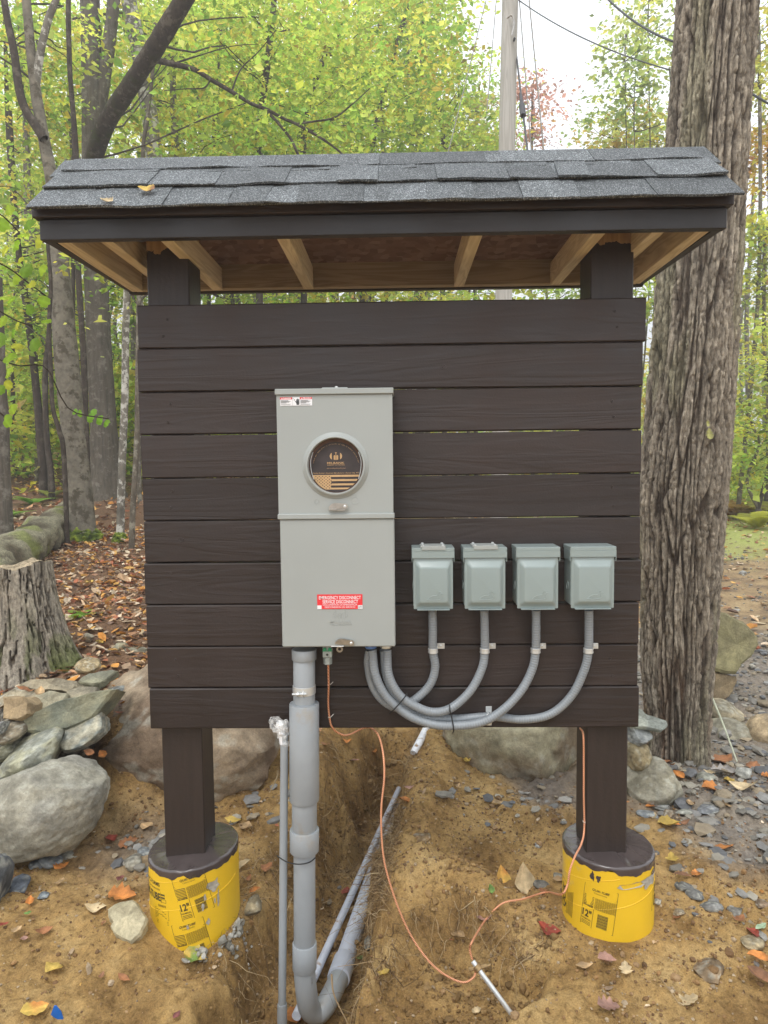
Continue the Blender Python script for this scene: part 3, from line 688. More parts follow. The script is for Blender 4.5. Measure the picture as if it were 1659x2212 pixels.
# footings -------------------------------------------------------------
def footing(cx, cy, R, zb, ztop, tilt, prints, scuffs, seed):
    n = 96
    ft = bpy.data.objects.new('footing', None); col.objects.link(ft); ft.location = (cx, cy, 0); parent_to(ft, board)
    def rim(a): return ztop+tilt[0]*cos(a)+tilt[1]*sin(a)
    b = MB(); V = []; F = []; lv = 14
    for i in range(lv+1):
        t = i/lv
        for k in range(n):
            a = 2*pi*k/n; z = zb+(rim(a)-.012-zb)*t; r = R*(1+.004*sin(3*a+seed)+.003*sin(z*40+a*2))
            V.append((cx+r*cos(a), cy+r*sin(a), z))
    for i in range(lv):
        for k in range(n): F.append((i*n+k, i*n+(k+1) % n, (i+1)*n+(k+1) % n, (i+1)*n+k))
    mk('form_tube', V, F, M['tube'], ft, True)
    # painted cap: concrete top and a ragged painted edge running over the rim
    V = []; F = []; prof = [(1.004, 'e'), (1.008, -.006), (1.006, .0), (.985, .004), (.93, .003), (.75, .006), (.5, .010), (.25, .014), (.02, .016)]
    for r_, dz in prof:
        for k in range(n):
            a = 2*pi*k/n; rr = R*r_
            if dz == 'e': z = rim(a)-.021-.010*fbm(np.array(cos(a)*3.1), np.array(sin(a)*3.1+seed), seed=seed, oct=5, gain=.65).item()
            else: z = rim(a)*min(1, 1)+dz-(1-r_ if r_ < 1 else 0)*(rim(a)-ztop)+.002*fbm(np.array(cos(a)*r_*8), np.array(sin(a)*r_*8), seed=seed+3).item()
            V.append((cx+rr*cos(a), cy+rr*sin(a), z))
    for i in range(len(prof)-1):
        for k in range(n): F.append((i*n+k, i*n+(k+1) % n, (i+1)*n+(k+1) % n, (i+1)*n+k))
    F.append(tuple(range((len(prof)-1)*n, len(prof)*n)))
    mk('painted_cap', V, F, M['paint_wet'], ft, True)
    # spiral seams of the paper tube
    for s0 in (.03, .13):
        b = MB(); pts = [(cx+(R*1.003)*cos(a), cy+(R*1.003)*sin(a), ztop-.06-s0+.035*(a+pi)*1.0) for a in np.linspace(-pi*.95, -pi*.05, 40)]
        pts = [p for p in pts if p[2] < ztop-.035 and p[2] > zb]
        if len(pts) > 3: b.tube(pts, .0011, 5); b.build('seam', M['tube'], ft)
    def onto(a0, z0, rot):
        cr, sr = cos(rot), sin(rot)
        def f(x, y):
            X, Y = x*cr-y*sr, x*sr+y*cr
            a = a0+X/R; rr = R*1.0095
            return (cx+rr*cos(a), cy+rr*sin(a), z0+Y)
        return f
    for fl, a0, z0, rot in prints: fl.lay('tube_print', onto(a0, z0, rot), M['tube_ink'], ft)
    for a0, z0, w, h, mt, sd_ in scuffs:
        fl = Flat(); P = []
        for k in range(22):
            a = 2*pi*k/22; q = 1+.45*fbm(np.array(cos(a)*2), np.array(sin(a)*2), seed=sd_, oct=3).item(); P.append((cos(a)*w*q, sin(a)*h*q))
        fl.poly(P); 
        f = onto(a0, z0, 0)
        mk('smear', [f(x, y) for x, y in fl.v], fl.f, mt, ft, False)
def spec_label(barcode=True):
    """the boxed size table printed on the form tube, about 0.115 x 0.15 m"""
    f = Flat(); W, Hh = .112, .150
    f.frame(0, W, 0, Hh, .0012); f.text('QUIK-TUBE', W*.5, Hh-.014, .011, bold=.02, shear=.3); f.text('Column Forms', W*.5, Hh-.023, .007)
    f.rect(0, W, Hh-.030, Hh-.029); f.rect(.004, W*.95, Hh-.034, Hh-.0334)
    for i in range(8):
        y = Hh-.040-i*.0052; f.rect(.003, .038, y, y+.0022)
        for j in range(10): f.frame(.042+j*.0069, .048+j*.0069, y-.0008, y+.0034, .0007)
    f.rect(0, W, .070, .0712); f.text('No. 6922-03', .021, .0735, .0075, bold=.03, shear=.2, xs=.8)
    f.rect(.040, .0412, 0, .070); f.text('12"', .020, .034, .034, bold=.03, xs=.8); f.text('NOMINAL', .020, .022, .0085, bold=.01, xs=.9)
    for i in range(3): f.rect(.004, .036, .015-i*.005, .0168-i*.005)
    x = .056
    if barcode:
        y = .012
        for k in range(15):
            w = (.0012, .0026, .0018)[k % 3]; f.rect(.056, .090, y, y+w); y += w+.0014
    return f
def forms_print():
    f = Flat(); f.text('BUILDING FORMS', 0, .074, .019, bold=.02, align='RIGHT', xs=.9); f.text('Formas para construcción', 0, .060, .0105, bold=.01, align='RIGHT', xs=.9)
    f.text('QUIK-TUBE', 0, .024, .036, bold=.035, align='RIGHT', xs=.72); f.frame(-.20, .002, .018, .056, .0014); f.rect(.003, .020, .044, .050); f.rect(.003, .020, .034, .040); f.frame(.003, .024, .020, .032, .0012)
    f.rect(-.20, .02, .014, .0152); f.text('QUIKRETE', .022, .004, .010, bold=.02, align='RIGHT', xs=.8)
    f.frame(-.035, .030, -.040, -.004, .0009)
    for i in range(6): f.rect(-.031, .006+(i*7 % 19)*.001, -.010-i*.005, -.0085-i*.005)
    for i in range(3): f.rect(-.028, .028, -.047-i*.005, -.0458-i*.005)
    return f
CXL, CYL, CXR, CYR, RT_ = -.722, .108, .762, .108, .157
footing(CXL, CYL, RT_, -.30, .248, (.012, .006), [
    (forms_print(), -pi*.5-.50, .105, .06), (spec_label(), -pi*.5+.02, .07, .24), (spec_label(), -pi*.5-.02, -.095, .24)],
    [(-pi*.5+.72, .175, .020, .020, M['scuff'], 3), (-pi*.5+.50, .14, .004, .012, M['scuff'], 4), (-pi*.5+.45, .11, .005, .010, M['scuff'], 5), (-pi*.5+.56, .055, .007, .010, M['scuff'], 6), (-pi*.5+.12, .05, .005, .008, M['scuff'], 7), (-pi*.5+.80, .12, .004, .030, M['scuff'], 8), (-pi*.5+.72, .12, .003, .008, M['scuff'], 9)], 1)
def side_print():
    f = Flat(); f.text('QUIK', 0, 0, .045, bold=.02, xs=.8); f.frame(-.055, .055, -.012, .045, .0018)
    for i in range(5): f.rect(-.05, .03+.004*i, -.02-i*.006, -.018-i*.006)
    return f
footing(CXR, CYR, RT_, -.30, .256, (-.006, .002), [
    (spec_label(), -pi*.5-.88, -.015+.05, -.12), (side_print(), -pi*.5+1.22, .12, 1.35), (side_print(), -pi*.5-1.38, .08, 1.5)],
    [(-pi*.5+.30, .195, .050, .010, M['scuff'], 13), (-pi*.5+.78, .190, .045, .020, M['scuff'], 14), (-pi*.5-.60, .215, .007, .014, M['paint_wet'], 15), (-pi*.5-.47, .212, .007, .010, M['paint_wet'], 16), (-pi*.5-.55, -.02, .010, .006, M['scuff'], 17), (-pi*.5+1.1, .215, .03, .02, M['paint_wet'], 18)], 2)

# ================================================================== METER ENCLOSURE
meter = empty('meter_enclosure', (-.17, -.05, 1.44), 'tall grey metal meter enclosure with round window and red disconnect sticker', 'meter box')
EX0, EX1, EZ0, EZ1, EYF = -.352, .0125, 1.033, 1.845, -.120
b = MB(); b.box(EX0+.006, EX1-.006, -.104, -.0005, EZ0+.008, EZ1, .003); b.build('back_box', M['enclosure'], meter)
WC = (-.1685, 1.611); RH = .086
# upper cover: a sheet with a round hole, edges turned back
def plate_with_hole(x0, x1, z0, z1, c, r, y):
    n = 64; V = []; F = []
    for k in range(n):
        a = 2*pi*k/n; dx, dz = cos(a), sin(a)
        V.append((c[0]+r*dx, y, c[1]+r*dz))
    for k in range(n):
        a = 2*pi*k/n; dx, dz = cos(a), sin(a); t = 1e9
        for lim, dd, cc in ((x0, dx, c[0]), (x1, dx, c[0]), (z0, dz, c[1]), (z1, dz, c[1])):
            if abs(dd) > 1e-9:
                q = (lim-cc)/dd
                if q > 0: t = min(t, q)
        V.append((c[0]+t*dx, y, c[1]+t*dz))
    for k in range(n):
        k2 = (k+1) % n; F.append((k, n+k, n+k2, k2))
        # corner fill
        p, q = V[n+k], V[n+k2]
        if abs(p[0]-q[0]) > 1e-6 and abs(p[2]-q[2]) > 1e-6:
            cx_ = x1 if max(p[0], q[0]) > x1-1e-6 else x0; cz_ = z1 if max(p[2], q[2]) > z1-1e-6 else z0
            V.append((cx_, y, cz_)); F.append((n+k, len(V)-1, n+k2))
    return V, F
uc = MB(); uz0, uz1 = 1.452, 1.832
uc.add(*plate_with_hole(EX0+.001, EX1-.001, uz0, uz1, WC, RH, EYF))
for (xa, xb) in ((EX0+.001, EX0+.0012), (EX1-.0012, EX1-.001)): uc.box(xa, xb, EYF+.0002, -.090, uz0, uz1)
uc.box(EX0+.001, EX1-.001, EYF+.0002, -.10, uz0, uz0+.001)
uc.build('upper_cover', M['enclosure'], meter, True, sharp=20)
lc = MB(); lc.box(EX0+.004, EX1+.0015, EYF-.001, -.085, EZ0, 1.443, .0035); lc.build('lower_cover', M['enclosure'], meter)
sb = MB(); sb.box(EX0-.002, EX1+.0025, EYF-.007, -.09, 1.4435, 1.4600, .002); sb.build('cover_lip', M['enclosure'], meter)
tb = MB(); tb.box(EX0-.003, EX1+.003, EYF-.007, -.001, 1.833, 1.8515, .002); tb.build('top_hood', M['enclosure'], meter)
hp = MB(); hp.box(-.212, -.128, -.098, -.012, 1.852, 1.8575, .003); hp.build('hub_plate', M['enclosure'], meter)
hb = MB(); hb.lathe((-.165, -.09, 1.8575), [(.0001, .004), (.004, .0038), (.006, .0)], 12); hb.build('screw', M['steel'], meter)
rg = MB(); rg.lathe((WC[0], EYF, WC[1]), [(.105, -.0005), (.1005, -.0045), (.0965, -.006), (.0945, -.010), (.0915, -.0125), (.0880, -.0125), (.0862, -.010), (.0858, .004), (.0858, .016)], 96, 'y')
rg.build('window_ring', M['enclosure'], meter, True, sharp=50)
# recessed cardboard disc with its print
YD = EYF+.014
dk = MB(); dk.lathe((WC[0], YD, WC[1]), [(.0880, .0), (.0001, .0001)], 64, 'y'); disc = dk.build('cardboard_rim', M['card_rim'], meter, False)
dk = MB(); dk.lathe((WC[0], YD-.002, WC[1]-.004), [(.0790, .002), (.0785, .0), (.0001, .0001)], 64, 'y'); disc2 = dk.build('cardboard_disc', M['card_dark'], meter, False)
YP = YD-.0030; Rd = .0785
S = .0001566*1.0       # metres per unit of the sighted print (1 unit = one px of the close view)
def DX(px): return WC[0]+(px-808)*.0001640
def DZ(py): return WC[1]-(py-805)*.0001640
fl = Flat()
def clip_rect(f, xa, xb, za, zb, n=20):
    cx, cz = WC[0], WC[1]-.004
    zs = np.linspace(za, zb, n); L_ = []; R_ = []
    for z in zs:
        w = sqrt(max(Rd*Rd-(z-cz)**2, 0)); l = max(xa, cx-w); r = min(xb, cx+w)
        if r > l: L_.append((l, z)); R_.append((r, z))
    if len(L_) > 1:
        V = L_+R_; k = len(L_); f.add(V, [(i, i+k, i+k+1, i+1) for i in range(k-1)])
clip_rect(fl, DX(330), DX(712), DZ(1262), DZ(982))
for ya, yb in ((982, 1020), (1065, 1103), (1147, 1185), (1228, 1262)): clip_rect(fl, DX(712)+.0002, DX(1300), DZ(yb), DZ(ya), 4)
clip_rect(fl, DX(300), DX(1300), DZ(1350), DZ(1306), 8)
# emblem: two crescents, two arches, a flared mast
def emblem(f, cx, cz, s):
    for sg in (-1, 1):
        P = [(cx+sg*s*(.34+.66*cos(t)) if True else 0, cz+s*.62*sin(t)) for t in np.linspace(-1.05, 1.05, 15)]
        f.poly(P if sg == 1 else P[::-1])
        P = [(cx+sg*s*.07, cz-s*.62), (cx+sg*s*.36, cz-s*.56)]+[(cx+sg*s*(.225+.145*cos(t)), cz+s*(.02+.14*sin(t))) for t in np.linspace(0, pi, 8)]+[(cx+sg*s*.08, cz-s*.6)]
        f.poly(P if sg == 1 else P[::-1])
    f.poly([(cx-s*.045, cz-s*.62), (cx+s*.045, cz-s*.62), (cx+s*.045, cz+s*.40), (cx+s*.17, cz+s*.62), (cx-s*.17, cz+s*.62), (cx-s*.045, cz+s*.40)])
emblem(fl, DX(810), DZ(622), .0195)
fl.textw('MILBANK', DX(805), DZ(770), .0085, .0550, bold=.02)
fl.textw('ENERGY AT WORK', DX(808), DZ(800), .0042, .0550, bold=.015)
fl.textw('www.milbankworks.com', DX(812), DZ(862), .0042, .0600)
fl.textw('Family Owned | American Manufacturer | Kansas City, MO', DX(808), DZ(955), .0046, .1450, bold=.01)
fl.lay('card_print', lambda x, y: (x, YP, y), M['card'], disc2)
fl = Flat()
for j in range(9):
    for i in range(6 if j % 2 == 0 else 5):
        cx_ = DX(418+i*65-(0 if j % 2 == 0 else -32)-(65 if j % 2 == 0 else 0)+ (0)); cz_ = DZ(1010+j*28)
        if (cx_-WC[0])**2+(cz_-WC[1]+.004)**2 > (Rd-.003)**2: continue
        P = [(cx_+(.0026 if k % 2 == 0 else .0011)*sin(k*pi/5), cz_+(.0026 if k % 2 == 0 else .0011)*cos(k*pi/5)) for k in range(10)]
        fl.add(P+[(cx_, cz_)], [(k, 10, (k+1) % 10) for k in range(10)])
fl.lay('flag_stars', lambda x, y: (x, YP-.0004, y), M['card_dark'], disc2)
fl = Flat(); arc = 'REMOVE ONLY WHEN METER IS INSTALLED. BE SURE TO REMOVE PACKING FIRST'
for i, ch in enumerate(arc):
    if ch == ' ': continue
    a = pi*.94-i*(pi*.88)/(len(arc)-1); V, F = text2d(ch, .0042); r_ = .071
    rot = a-pi/2; V = np.stack([V[:, 0]*cos(rot)-V[:, 1]*sin(rot)+WC[0]+r_*cos(a), V[:, 0]*sin(rot)+V[:, 1]*cos(rot)+WC[1]-.004+r_*sin(a)], 1); fl.add(V, F)
fl.lay('card_print', lambda x, y: (x, YP, y), M['card'], disc2)
for sg in (-1, 1):      # sprung wire that holds the card
    P = [(WC[0]+sg*.0715, YD-.004, WC[1]+.043), (WC[0]+sg*.079, YD-.005, WC[1]+.020), (WC[0]+sg*.0795, YD-.005, WC[1]), (WC[0]+sg*.077, YD-.005, WC[1]-.02), (WC[0]+sg*.071, YD-.004, WC[1]-.043)]
    b = MB(); b.tube(catmull(P, 16), .0013, 6); b.build('wire_clip', M['steel'], meter)
for px, pz, r_ in ((-.2303, 1.4993, .0075), (-.1085, 1.5010, .0118)):
    b = MB(); b.lathe((px, EYF, pz), [(r_, .0002), (r_, -.0011), (r_-.0008, -.0014), (r_-.0016, -.0011), (r_-.0018, -.0003), (.0001, -.0004)], 32, 'y'); b.build('knockout', M['enclosure'], meter)
def latch(cx, cz, sc, flip=1, angle=0):
    l = bpy.data.objects.new('latch', None); col.objects.link(l); l.location = (cx, EYF-.01, cz); parent_to(l, meter)
    b = MB(); P = [(-.030, -.004), (-.030, .003), (-.022, .012), (-.010, .0155), (.018, .013)]+[(.020+.0095*cos(t), .004+.0095*sin(t)) for t in np.linspace(1.4, -1.5, 9)]+[(.010, -.003)]
    ca, sa = cos(angle), sin(angle)
    P = [(cx+(x*ca-y*sa)*sc, cz+(x*sa+y*ca)*sc) for x, y in P]; b.prism(P, EYF-.013, EYF-.0085); b.build('latch_plate', M['nickel'], l, True)
    b = MB(); rx, rz = cx+(.020*ca-.004*sa)*sc, cz+(.020*sa+.004*ca)*sc; b.lathe((rx, EYF-.013, rz), [(.0048*sc, .0), (.0045*sc, -.002), (.003*sc, -.0032), (.0001, -.0034)], 16, 'y'); b.build('rivet', M['steel'], l)
    return l
l = latch(-.1605, 1.4790, 1.0)
b = MB(); b.box(-.191, -.166, EYF-.017, EYF-.0135, 1.4700, 1.4765, .001); b.box(-.165, -.140, EYF-.0165, EYF-.0135, 1.4690, 1.4740, .001); b.build('hasp', M['nickel'], l)
l = latch(-.1470, 1.0460, 1.0, angle=-.10)
b = MB(); b.box(-.190, -.150, EYF-.018, EYF-.0135, 1.0378, 1.0404, .0006); b.build('hasp', M['steel'], l)
b = MB(); cxh, czh = -.1655, 1.023
b.lathe((cxh, EYF+.012, czh), [(.0105, 0), (.0105, -.003), (.0055, -.003), (.0055, 0), (.0105, 0)], 20, 'y'); b.box(cxh-.0085, cxh+.0085, EYF+.0085, EYF+.0118, czh+.006, 1.036, .0008); b.build('padlock_eye', M['nickel'], l)
# stickers ---------------------------------------------------------------
YL = EYF-.0026
b = MB(); b.box(-.2335, -.0895, YL, EYF-.0011, 1.1560, 1.2030); dl = b.build('disconnect_sticker', M['red'], meter, False)
fl = Flat(); cx_ = -.1610
fl.textw('EMERGENCY DISCONNECT', cx_, 1.1875, .0150, .1335, bold=.012); fl.textw('SERVICE DISCONNECT', cx_+.001, 1.1745, .0150, .1130, bold=.012)
fl.textw('DESCONEXION DE EMERGENCIA', cx_, 1.1672, .0080, .1100, bold=.0); fl.textw('DESCONEXION DE SERVICIO', cx_, 1.1595, .0080, .0970, bold=.0)
fl.rect(-.2336, -.2200, 1.1560, 1.1680); fl.rect(-.1040, -.0894, 1.1560, 1.1680)
fl.lay('lettering', lambda x, y: (x, YL-.0004, y), M['white'], dl)
fl = Flat(); fl.text('1218098', -.0967, 1.1632, .0036, bold=.01); fl.text('REV. B', -.0975, 1.1588, .0036, bold=.02)
fl.lay('lettering', lambda x, y: (x, YL-.0008, y), M['ink'], dl)
YU = EYF-.0014
b = MB(); b.box(-.3395, -.2390, YU, EYF-.0001, 1.7995, 1.8255); wlb = b.build('warning_sticker', M['white'], meter, False)
fl = Flat(); fl.rect(-.3393, -.3015, 1.8190, 1.8254); fl.rect(-.2770, -.2392, 1.8190, 1.8254); fl.lay('lettering', lambda x, y: (x, YU-.0003, y), M['red'], wlb)
fl = Flat()
for x0, t in ((-.3393, 'DANGER'), (-.2770, 'PELIGRO')):
    fl.textw(t, x0+.0225, 1.8200, .0062, .0250, bold=.03); fl.poly([(x0+.0035, 1.8200), (x0+.0085, 1.8200), (x0+.006, 1.8245)])
fl.lay('lettering', lambda x, y: (x, YU-.0006, y), M['white'], wlb)
fl = Flat()
for x0 in (-.3375, -.2750):
    for i, w in enumerate((.024, .031, .027, .018)): fl.rect(x0, x0+w, 1.8150-i*.0025, 1.8150-i*.0025+.0011)
    for i, w in enumerate((.032, .030)): fl.rect(x0, x0+w, 1.8042-i*.0021, 1.8042-i*.0021+.0006)
fl.rect(-.3012, -.3008, 1.7997, 1.8253); fl.rect(-.2777, -.2773, 1.7997, 1.8253)
hx, hz = -.2840, 1.8110   # open hand and a bolt
for i, (dx, l_) in enumerate(((-.0035, .0075), (-.0012, .0100), (.0011, .0095), (.0034, .0080))): fl.rect(hx+dx-.0009, hx+dx+.0009, hz, hz+l_)
fl.poly([(hx-.0048, hz-.003), (hx+.0048, hz-.003), (hx+.0044, hz+.001), (hx-.0044, hz+.001)]); fl.poly([(hx-.005, hz-.0032), (hx-.008, hz+.0025), (hx-.0068, hz+.003), (hx-.0042, hz)])
fl.poly([(hx-.0035, hz-.0090), (hx+.0035, hz-.0090), (hx+.0048, hz-.0036), (hx-.0048, hz-.0036)])
fl.poly([(-.3000, 1.8235), (-.2930, 1.8185), (-.2950, 1.8170), (-.2905, 1.8130), (-.2915, 1.8125), (-.2965, 1.8172), (-.2945, 1.8187), (-.3000, 1.8228)])
fl.lay('lettering', lambda x, y: (x, YU-.0006, y), M['ink'], wlb)
# embossed maker's mark under the sticker: raised outlines pressed into the door
YE = EYF-.001
def ridge(name, loops, r, mt, parent, y):
    b = MB()
    for P in loops: b.tube([(x, y, z) for x, z in P], r, 6)
    return b.build(name, mt, parent)
cx_, cz_, s_ = -.1600, 1.139, .0225
lo = []
for sg in (-1, 1):
    lo.append([(cx_+sg*s_*(.34+.66*cos(t)), cz_+s_*.62*sin(t)) for t in np.linspace(-1.05, 1.05, 15)]+[(cx_+sg*s_*.668, cz_-s_*.5)])
    lo.append([(cx_+sg*s_*.08, cz_-s_*.6), (cx_+sg*s_*.09, cz_)]+[(cx_+sg*s_*(.225-.145*cos(t)), cz_+s_*(.02+.14*sin(t))) for t in np.linspace(0, pi, 8)]+[(cx_+sg*s_*.37, cz_-s_*.56)])
ridge('embossed_mark', lo, .0011, M['enclosure'], meter, YE)
for t, zz, sz, w in (('MILBANK', 1.1105, .011, .068), ('TYPE 3R ENCLOSURE', 1.1035, .0048, .072)):
    V, F = text2d(t, sz, bold=.02 if sz > .01 else 0); k = w/(V[:, 0].max()-V[:, 0].min()); n = len(V)
    V3 = [(cx_+x*k, YE-.0009, zz+y) for x, y in V]+[(cx_+x*k, YE+.0008, zz+y) for x, y in V]
    from collections import Counter
    ed = Counter(); 
    for f in F:
        for a, c in zip(f, f[1:]+f[:1]): ed[(a, c)] += 1
    F3 = list(F)+[(a+n, a, c, c+n)[::-1] for (a, c) in ed if (c, a) not in ed]
    mk('embossed_mark', V3, F3, M['enclosure'], meter, False)

# ground-wire terminal below the door: green screws, a bored block, a hex nut
term = empty('ground_terminal', (-.2065, -.085, 1.0), 'small grey cast terminal with green screws hanging under the meter box', 'terminal')
b = MB(); b.box(-.2215, -.1915, -.100, -.070, .992, 1.031, .002); b.build('terminal_body', M['cast'], term)
for x in (-.2145, -.1985): b = MB(); b.lathe((x, -.100, 1.021), [(.0058, .0), (.0056, -.004), (.004, -.0055), (.0001, -.0056)], 16, 'y'); b.build('green_screw', M['green'], term)
b = MB(); b.box(-.2225, -.1905, -.1015, -.0995, 1.0135, 1.0165); b.build('green_strip', M['green'], term)
b = MB(); b.lathe((-.2065, -.100, 1.003), [(.0062, .0), (.0062, -.0022), (.0042, -.0022), (.0042, .002)], 20, 'y'); b.build('bored_boss', M['cast'], term)
b = MB(); b.lathe((-.2065, -.1022, 1.003), [(.0040, .0), (.0001, .0)], 16, 'y'); b.build('bore', M['black'], term)
b = MB(); b.lathe((-.2065, -.085, .968), [(.0001, 0), (.0135, .0), (.0140, .002), (.0140, .022), (.012, .024), (.0001, .024)], 6); b.build('hex_nut', M['cast'], term, False)

# ================================================================== OUTLET BOXES
def rrect(w, h, r, cx, cz, y, n=5):
    P = []
    for (sx, sz, a0) in ((1, 1, 0), (-1, 1, pi/2), (-1, -1, pi), (1, -1, 3*pi/2)):
        for k in range(n):
            a = a0+(pi/2)*k/(n-1); P.append((cx+sx*(w/2-r)+r*cos(a), y, cz+sz*(h/2-r)+r*sin(a)))
    return P
def loft(name, rings, mt, parent, sharp=40):
    n = len(rings[0]); V = [p for r in rings for p in r]; F = []
    for i in range(len(rings)-1):
        for k in range(n): F.append((i*n+k, i*n+(k+1) % n, (i+1)*n+(k+1) % n, (i+1)*n+k))
    F.append(tuple(range((len(rings)-1)*n, len(rings)*n)))
    return mk(name, V, F, mt, parent, True, sharp=sharp)
LBL = ['blue-grey outlet box with a bolted plate on top, nearest the meter box', 'blue-grey outlet box with a bolted plate on top, second from the meter box',
       'blue-grey outlet box with plain sloping top, third from the meter box', 'blue-grey outlet box with plain top at the right end of the row']
OB = ((.0700, .2035), (.2340, .3710), (.4020, .5395), (.5735, .7170))
loon = [(-.034, -.010), (-.030, -.006), (-.022, .000), (-.012, .005), (-.002, .006), (.006, .007), (.010, .011), (.009, .016), (.011, .020), (.016, .022), (.020, .020), (.0215, .0165), (.030, .0155), (.0215, .0145), (.019, .012), (.0185, .007), (.0215, .001), (.0195, -.006), (.014, -.010), (.000, -.011), (-.020, -.0115), (-.026, -.0095), (-.034, -.010)]
for i, (x0, x1) in enumerate(OB):
    z0, z1 = 1.150, 1.345; cx_ = (x0+x1)/2; w = x1-x0-.006; yf = -.088
    t = empty('outlet_box', (cx_, -.04, z0), LBL[i], 'outlet box', 'outlet boxes in a row on the planks')
    b = MB(); b.box(x0+.003, x1-.003, yf, -.0006, z0+.006, z1-.012, .002); b.build('box_body', M['outlet'], t)
    b = MB(); b.box(x0-.001, x1+.001, yf-.010, -.001, z1-.012, z1+.001, .0015)
    b.box(x0-.001, x1+.001, yf-.0103, yf-.0083, z1-.032, z1-.0115, .0005); b.box(x0-.0013, x0+.0005, yf-.009, -.012, z1-.045, z1-.0115, .0005); b.box(x1-.0005, x1+.0013, yf-.009, -.012, z1-.045, z1-.0115, .0005)
    b.build('hood', M['outlet'], t)
    hh = z1-.030-z0; zc = z0+hh/2-.002
    rings = [rrect(w-.002, hh, .002, cx_, zc, yf), rrect(w-.002, hh, .002, cx_, zc, yf-.004)]
    rings += [rrect(w-.014, hh-.016, .006, cx_, zc-.001, yf-.0048), rrect(w-.017, hh-.022, .009, cx_, zc-.002, yf-.0065), rrect(w-.036, hh-.046, .008, cx_+.001, zc-.003, yf-.0170), rrect(w-.040, hh-.052, .006, cx_+.001, zc-.003, yf-.0190), rrect(w-.046, hh-.060, .004, cx_+.001, zc-.003, yf-.0195)]
    door = loft('door', rings, M['outlet'], t, 75)
    # lower lip kicked outward
    b = MB(); b.box(cx_-w/2+.012, cx_+w/2-.012, yf-.016, yf-.003, z0-.0045, z0-.0025, .0005); b.build('door_lip', M['outlet'], t)
    ez = zc-.042; ex = cx_+.006
    ridge('embossed_loon', [[(ex+x*.82, ez+z*.82) for x, z in loon]], .0011, M['outlet'], door, yf-.0196)
    V, F = text2d('Midwest', .0085, shear=.3); mk('embossed_name', [(ex-.005+x*.82, yf-.0204, ez-.0065+y*.9) for x, y in V], F, M['outlet'], door, False)
    # knockout on the flank
    for s_ in (x0+.0028,):
        b = MB(); b.lathe((s_, -.045, z0+.065), [(.014, .0004), (.014, -.0012), (.0125, -.0012), (.0122, -.0002), (.0001, -.0003)], 24, 'x'); b.build('knockout', M['outlet'], t)
    if i < 2:
        hp = MB(); hp.box(cx_-.041, cx_+.041, -.100, -.020, z1+.0015, z1+.0065, .002); hpo = hp.build('hub_plate', M['enclosure'], t)
        hp = MB(); hp.box(cx_-.036, cx_+.040, yf-.0128, yf-.0105, z1-.0055, z1+.0075, .0008)
        hp.build('plate_flange', M['enclosure'], t)
        for sx in (-.032, .032):
            for yy in (-.030, -.094):
                b = MB(); b.lathe((cx_+sx, yy, z1+.0065), [(.0045, 0), (.0045, .003), (.003, .0045), (.0001, .0046)], 10); b.build('screw', M['steel'], t)
    b = MB(); b.lathe((cx_-.002+.002*i*.5, -.045, z0-.009), [(.0135, 0), (.0165, .001), (.0165, .011), (.0150, .0145)], 20); b.build('fitting', M['conn'], t)

# ================================================================== FLEXIBLE CONDUITS
RC = .0140
def flex(pts, label, strap, y0s):
    t = empty('flexible_conduit', tuple(atY(pts[0][0], pts[0][1], -.04)), label, 'conduit', 'grey flexible conduits looping under the outlet boxes')
    P = [atY(px, py, y) for px, py, y in pts]
    C = catmull(P, 60); seg = np.linalg.norm(np.diff(C, axis=0), axis=1).sum()
    m_ = int(seg/.0016); C = catmull(P, m_)
    L_ = np.concatenate([[0], np.cumsum(np.linalg.norm(np.diff(C, axis=0), axis=1))])
    rad = RC*(1+.030*np.sin(L_*2*pi/.0085))
    V, F = tube_arrays(C, rad, 18); mk('jacket', V, F, M['flex'], t, True)
    s = atY(strap[0], strap[1], strap[2]); b = MB()
    b.lathe((s[0], s[1], s[2]-.0085), [(RC+.0002, 0), (RC+.0024, .0008), (RC+.0028, .004), (RC+.0016, .0085), (RC+.0028, .013), (RC+.0024, .0165), (RC+.0002, .017)], 24)
    b.build('strap_band', M['steel'], t)
    b = MB(); b.box(s[0]+RC, s[0]+RC+.026, -.006, -.0035, s[2]-.002, s[2]+.0175, .001); b.box(s[0]+RC-.002, s[0]+RC+.002, s[1], -.004, s[2]-.002, s[2]+.0150, .0008); b.build('strap_tab', M['steel'], t)
    b = MB(); b.lathe((s[0]+RC+.013, -.006, s[2]+.008), [(.0048, 0), (.0044, -.003), (.0001, -.0036)], 10, 'y'); b.build('screw', M['steel'], t)
    return t
YS = -.032
flex([(934, 1318, -.045), (935, 1360, -.042), (935, 1405, YS), (940, 1442, -.024), (928, 1480, -.020), (895, 1512, -.019), (858, 1528, -.019), (826, 1512, -.020), (804, 1478, -.026), (795, 1432, -.040), (799, 1404, -.055)],
     'flexible grey conduit from the outlet box nearest the meter box', (935.5, 1405, YS), 0)
flex([(1046, 1318, -.045), (1047, 1360, -.042), (1047, 1405, YS), (1041, 1444, -.032), (1016, 1492, -.040), (975, 1529, -.050), (936, 1538, -.052), (897, 1525, -.054), (862, 1500, -.057), (840, 1458, -.060), (836, 1404, -.058)],
     'flexible grey conduit from the second outlet box, innermost loop of the bundle', (1047, 1405, YS), 0)
flex([(1158, 1318, -.045), (1158, 1360, -.042), (1157, 1405, YS), (1150, 1444, -.032), (1127, 1490, -.040), (1088, 1532, -.048), (1040, 1560, -.052), (975, 1568, -.052), (924, 1562, -.052), (877, 1542, -.054), (834, 1504, -.060), (811, 1457, -.065), (804, 1404, -.065)],
     'flexible grey conduit from the third outlet box, sagging lowest of the bundle', (1157, 1405, YS), 0)
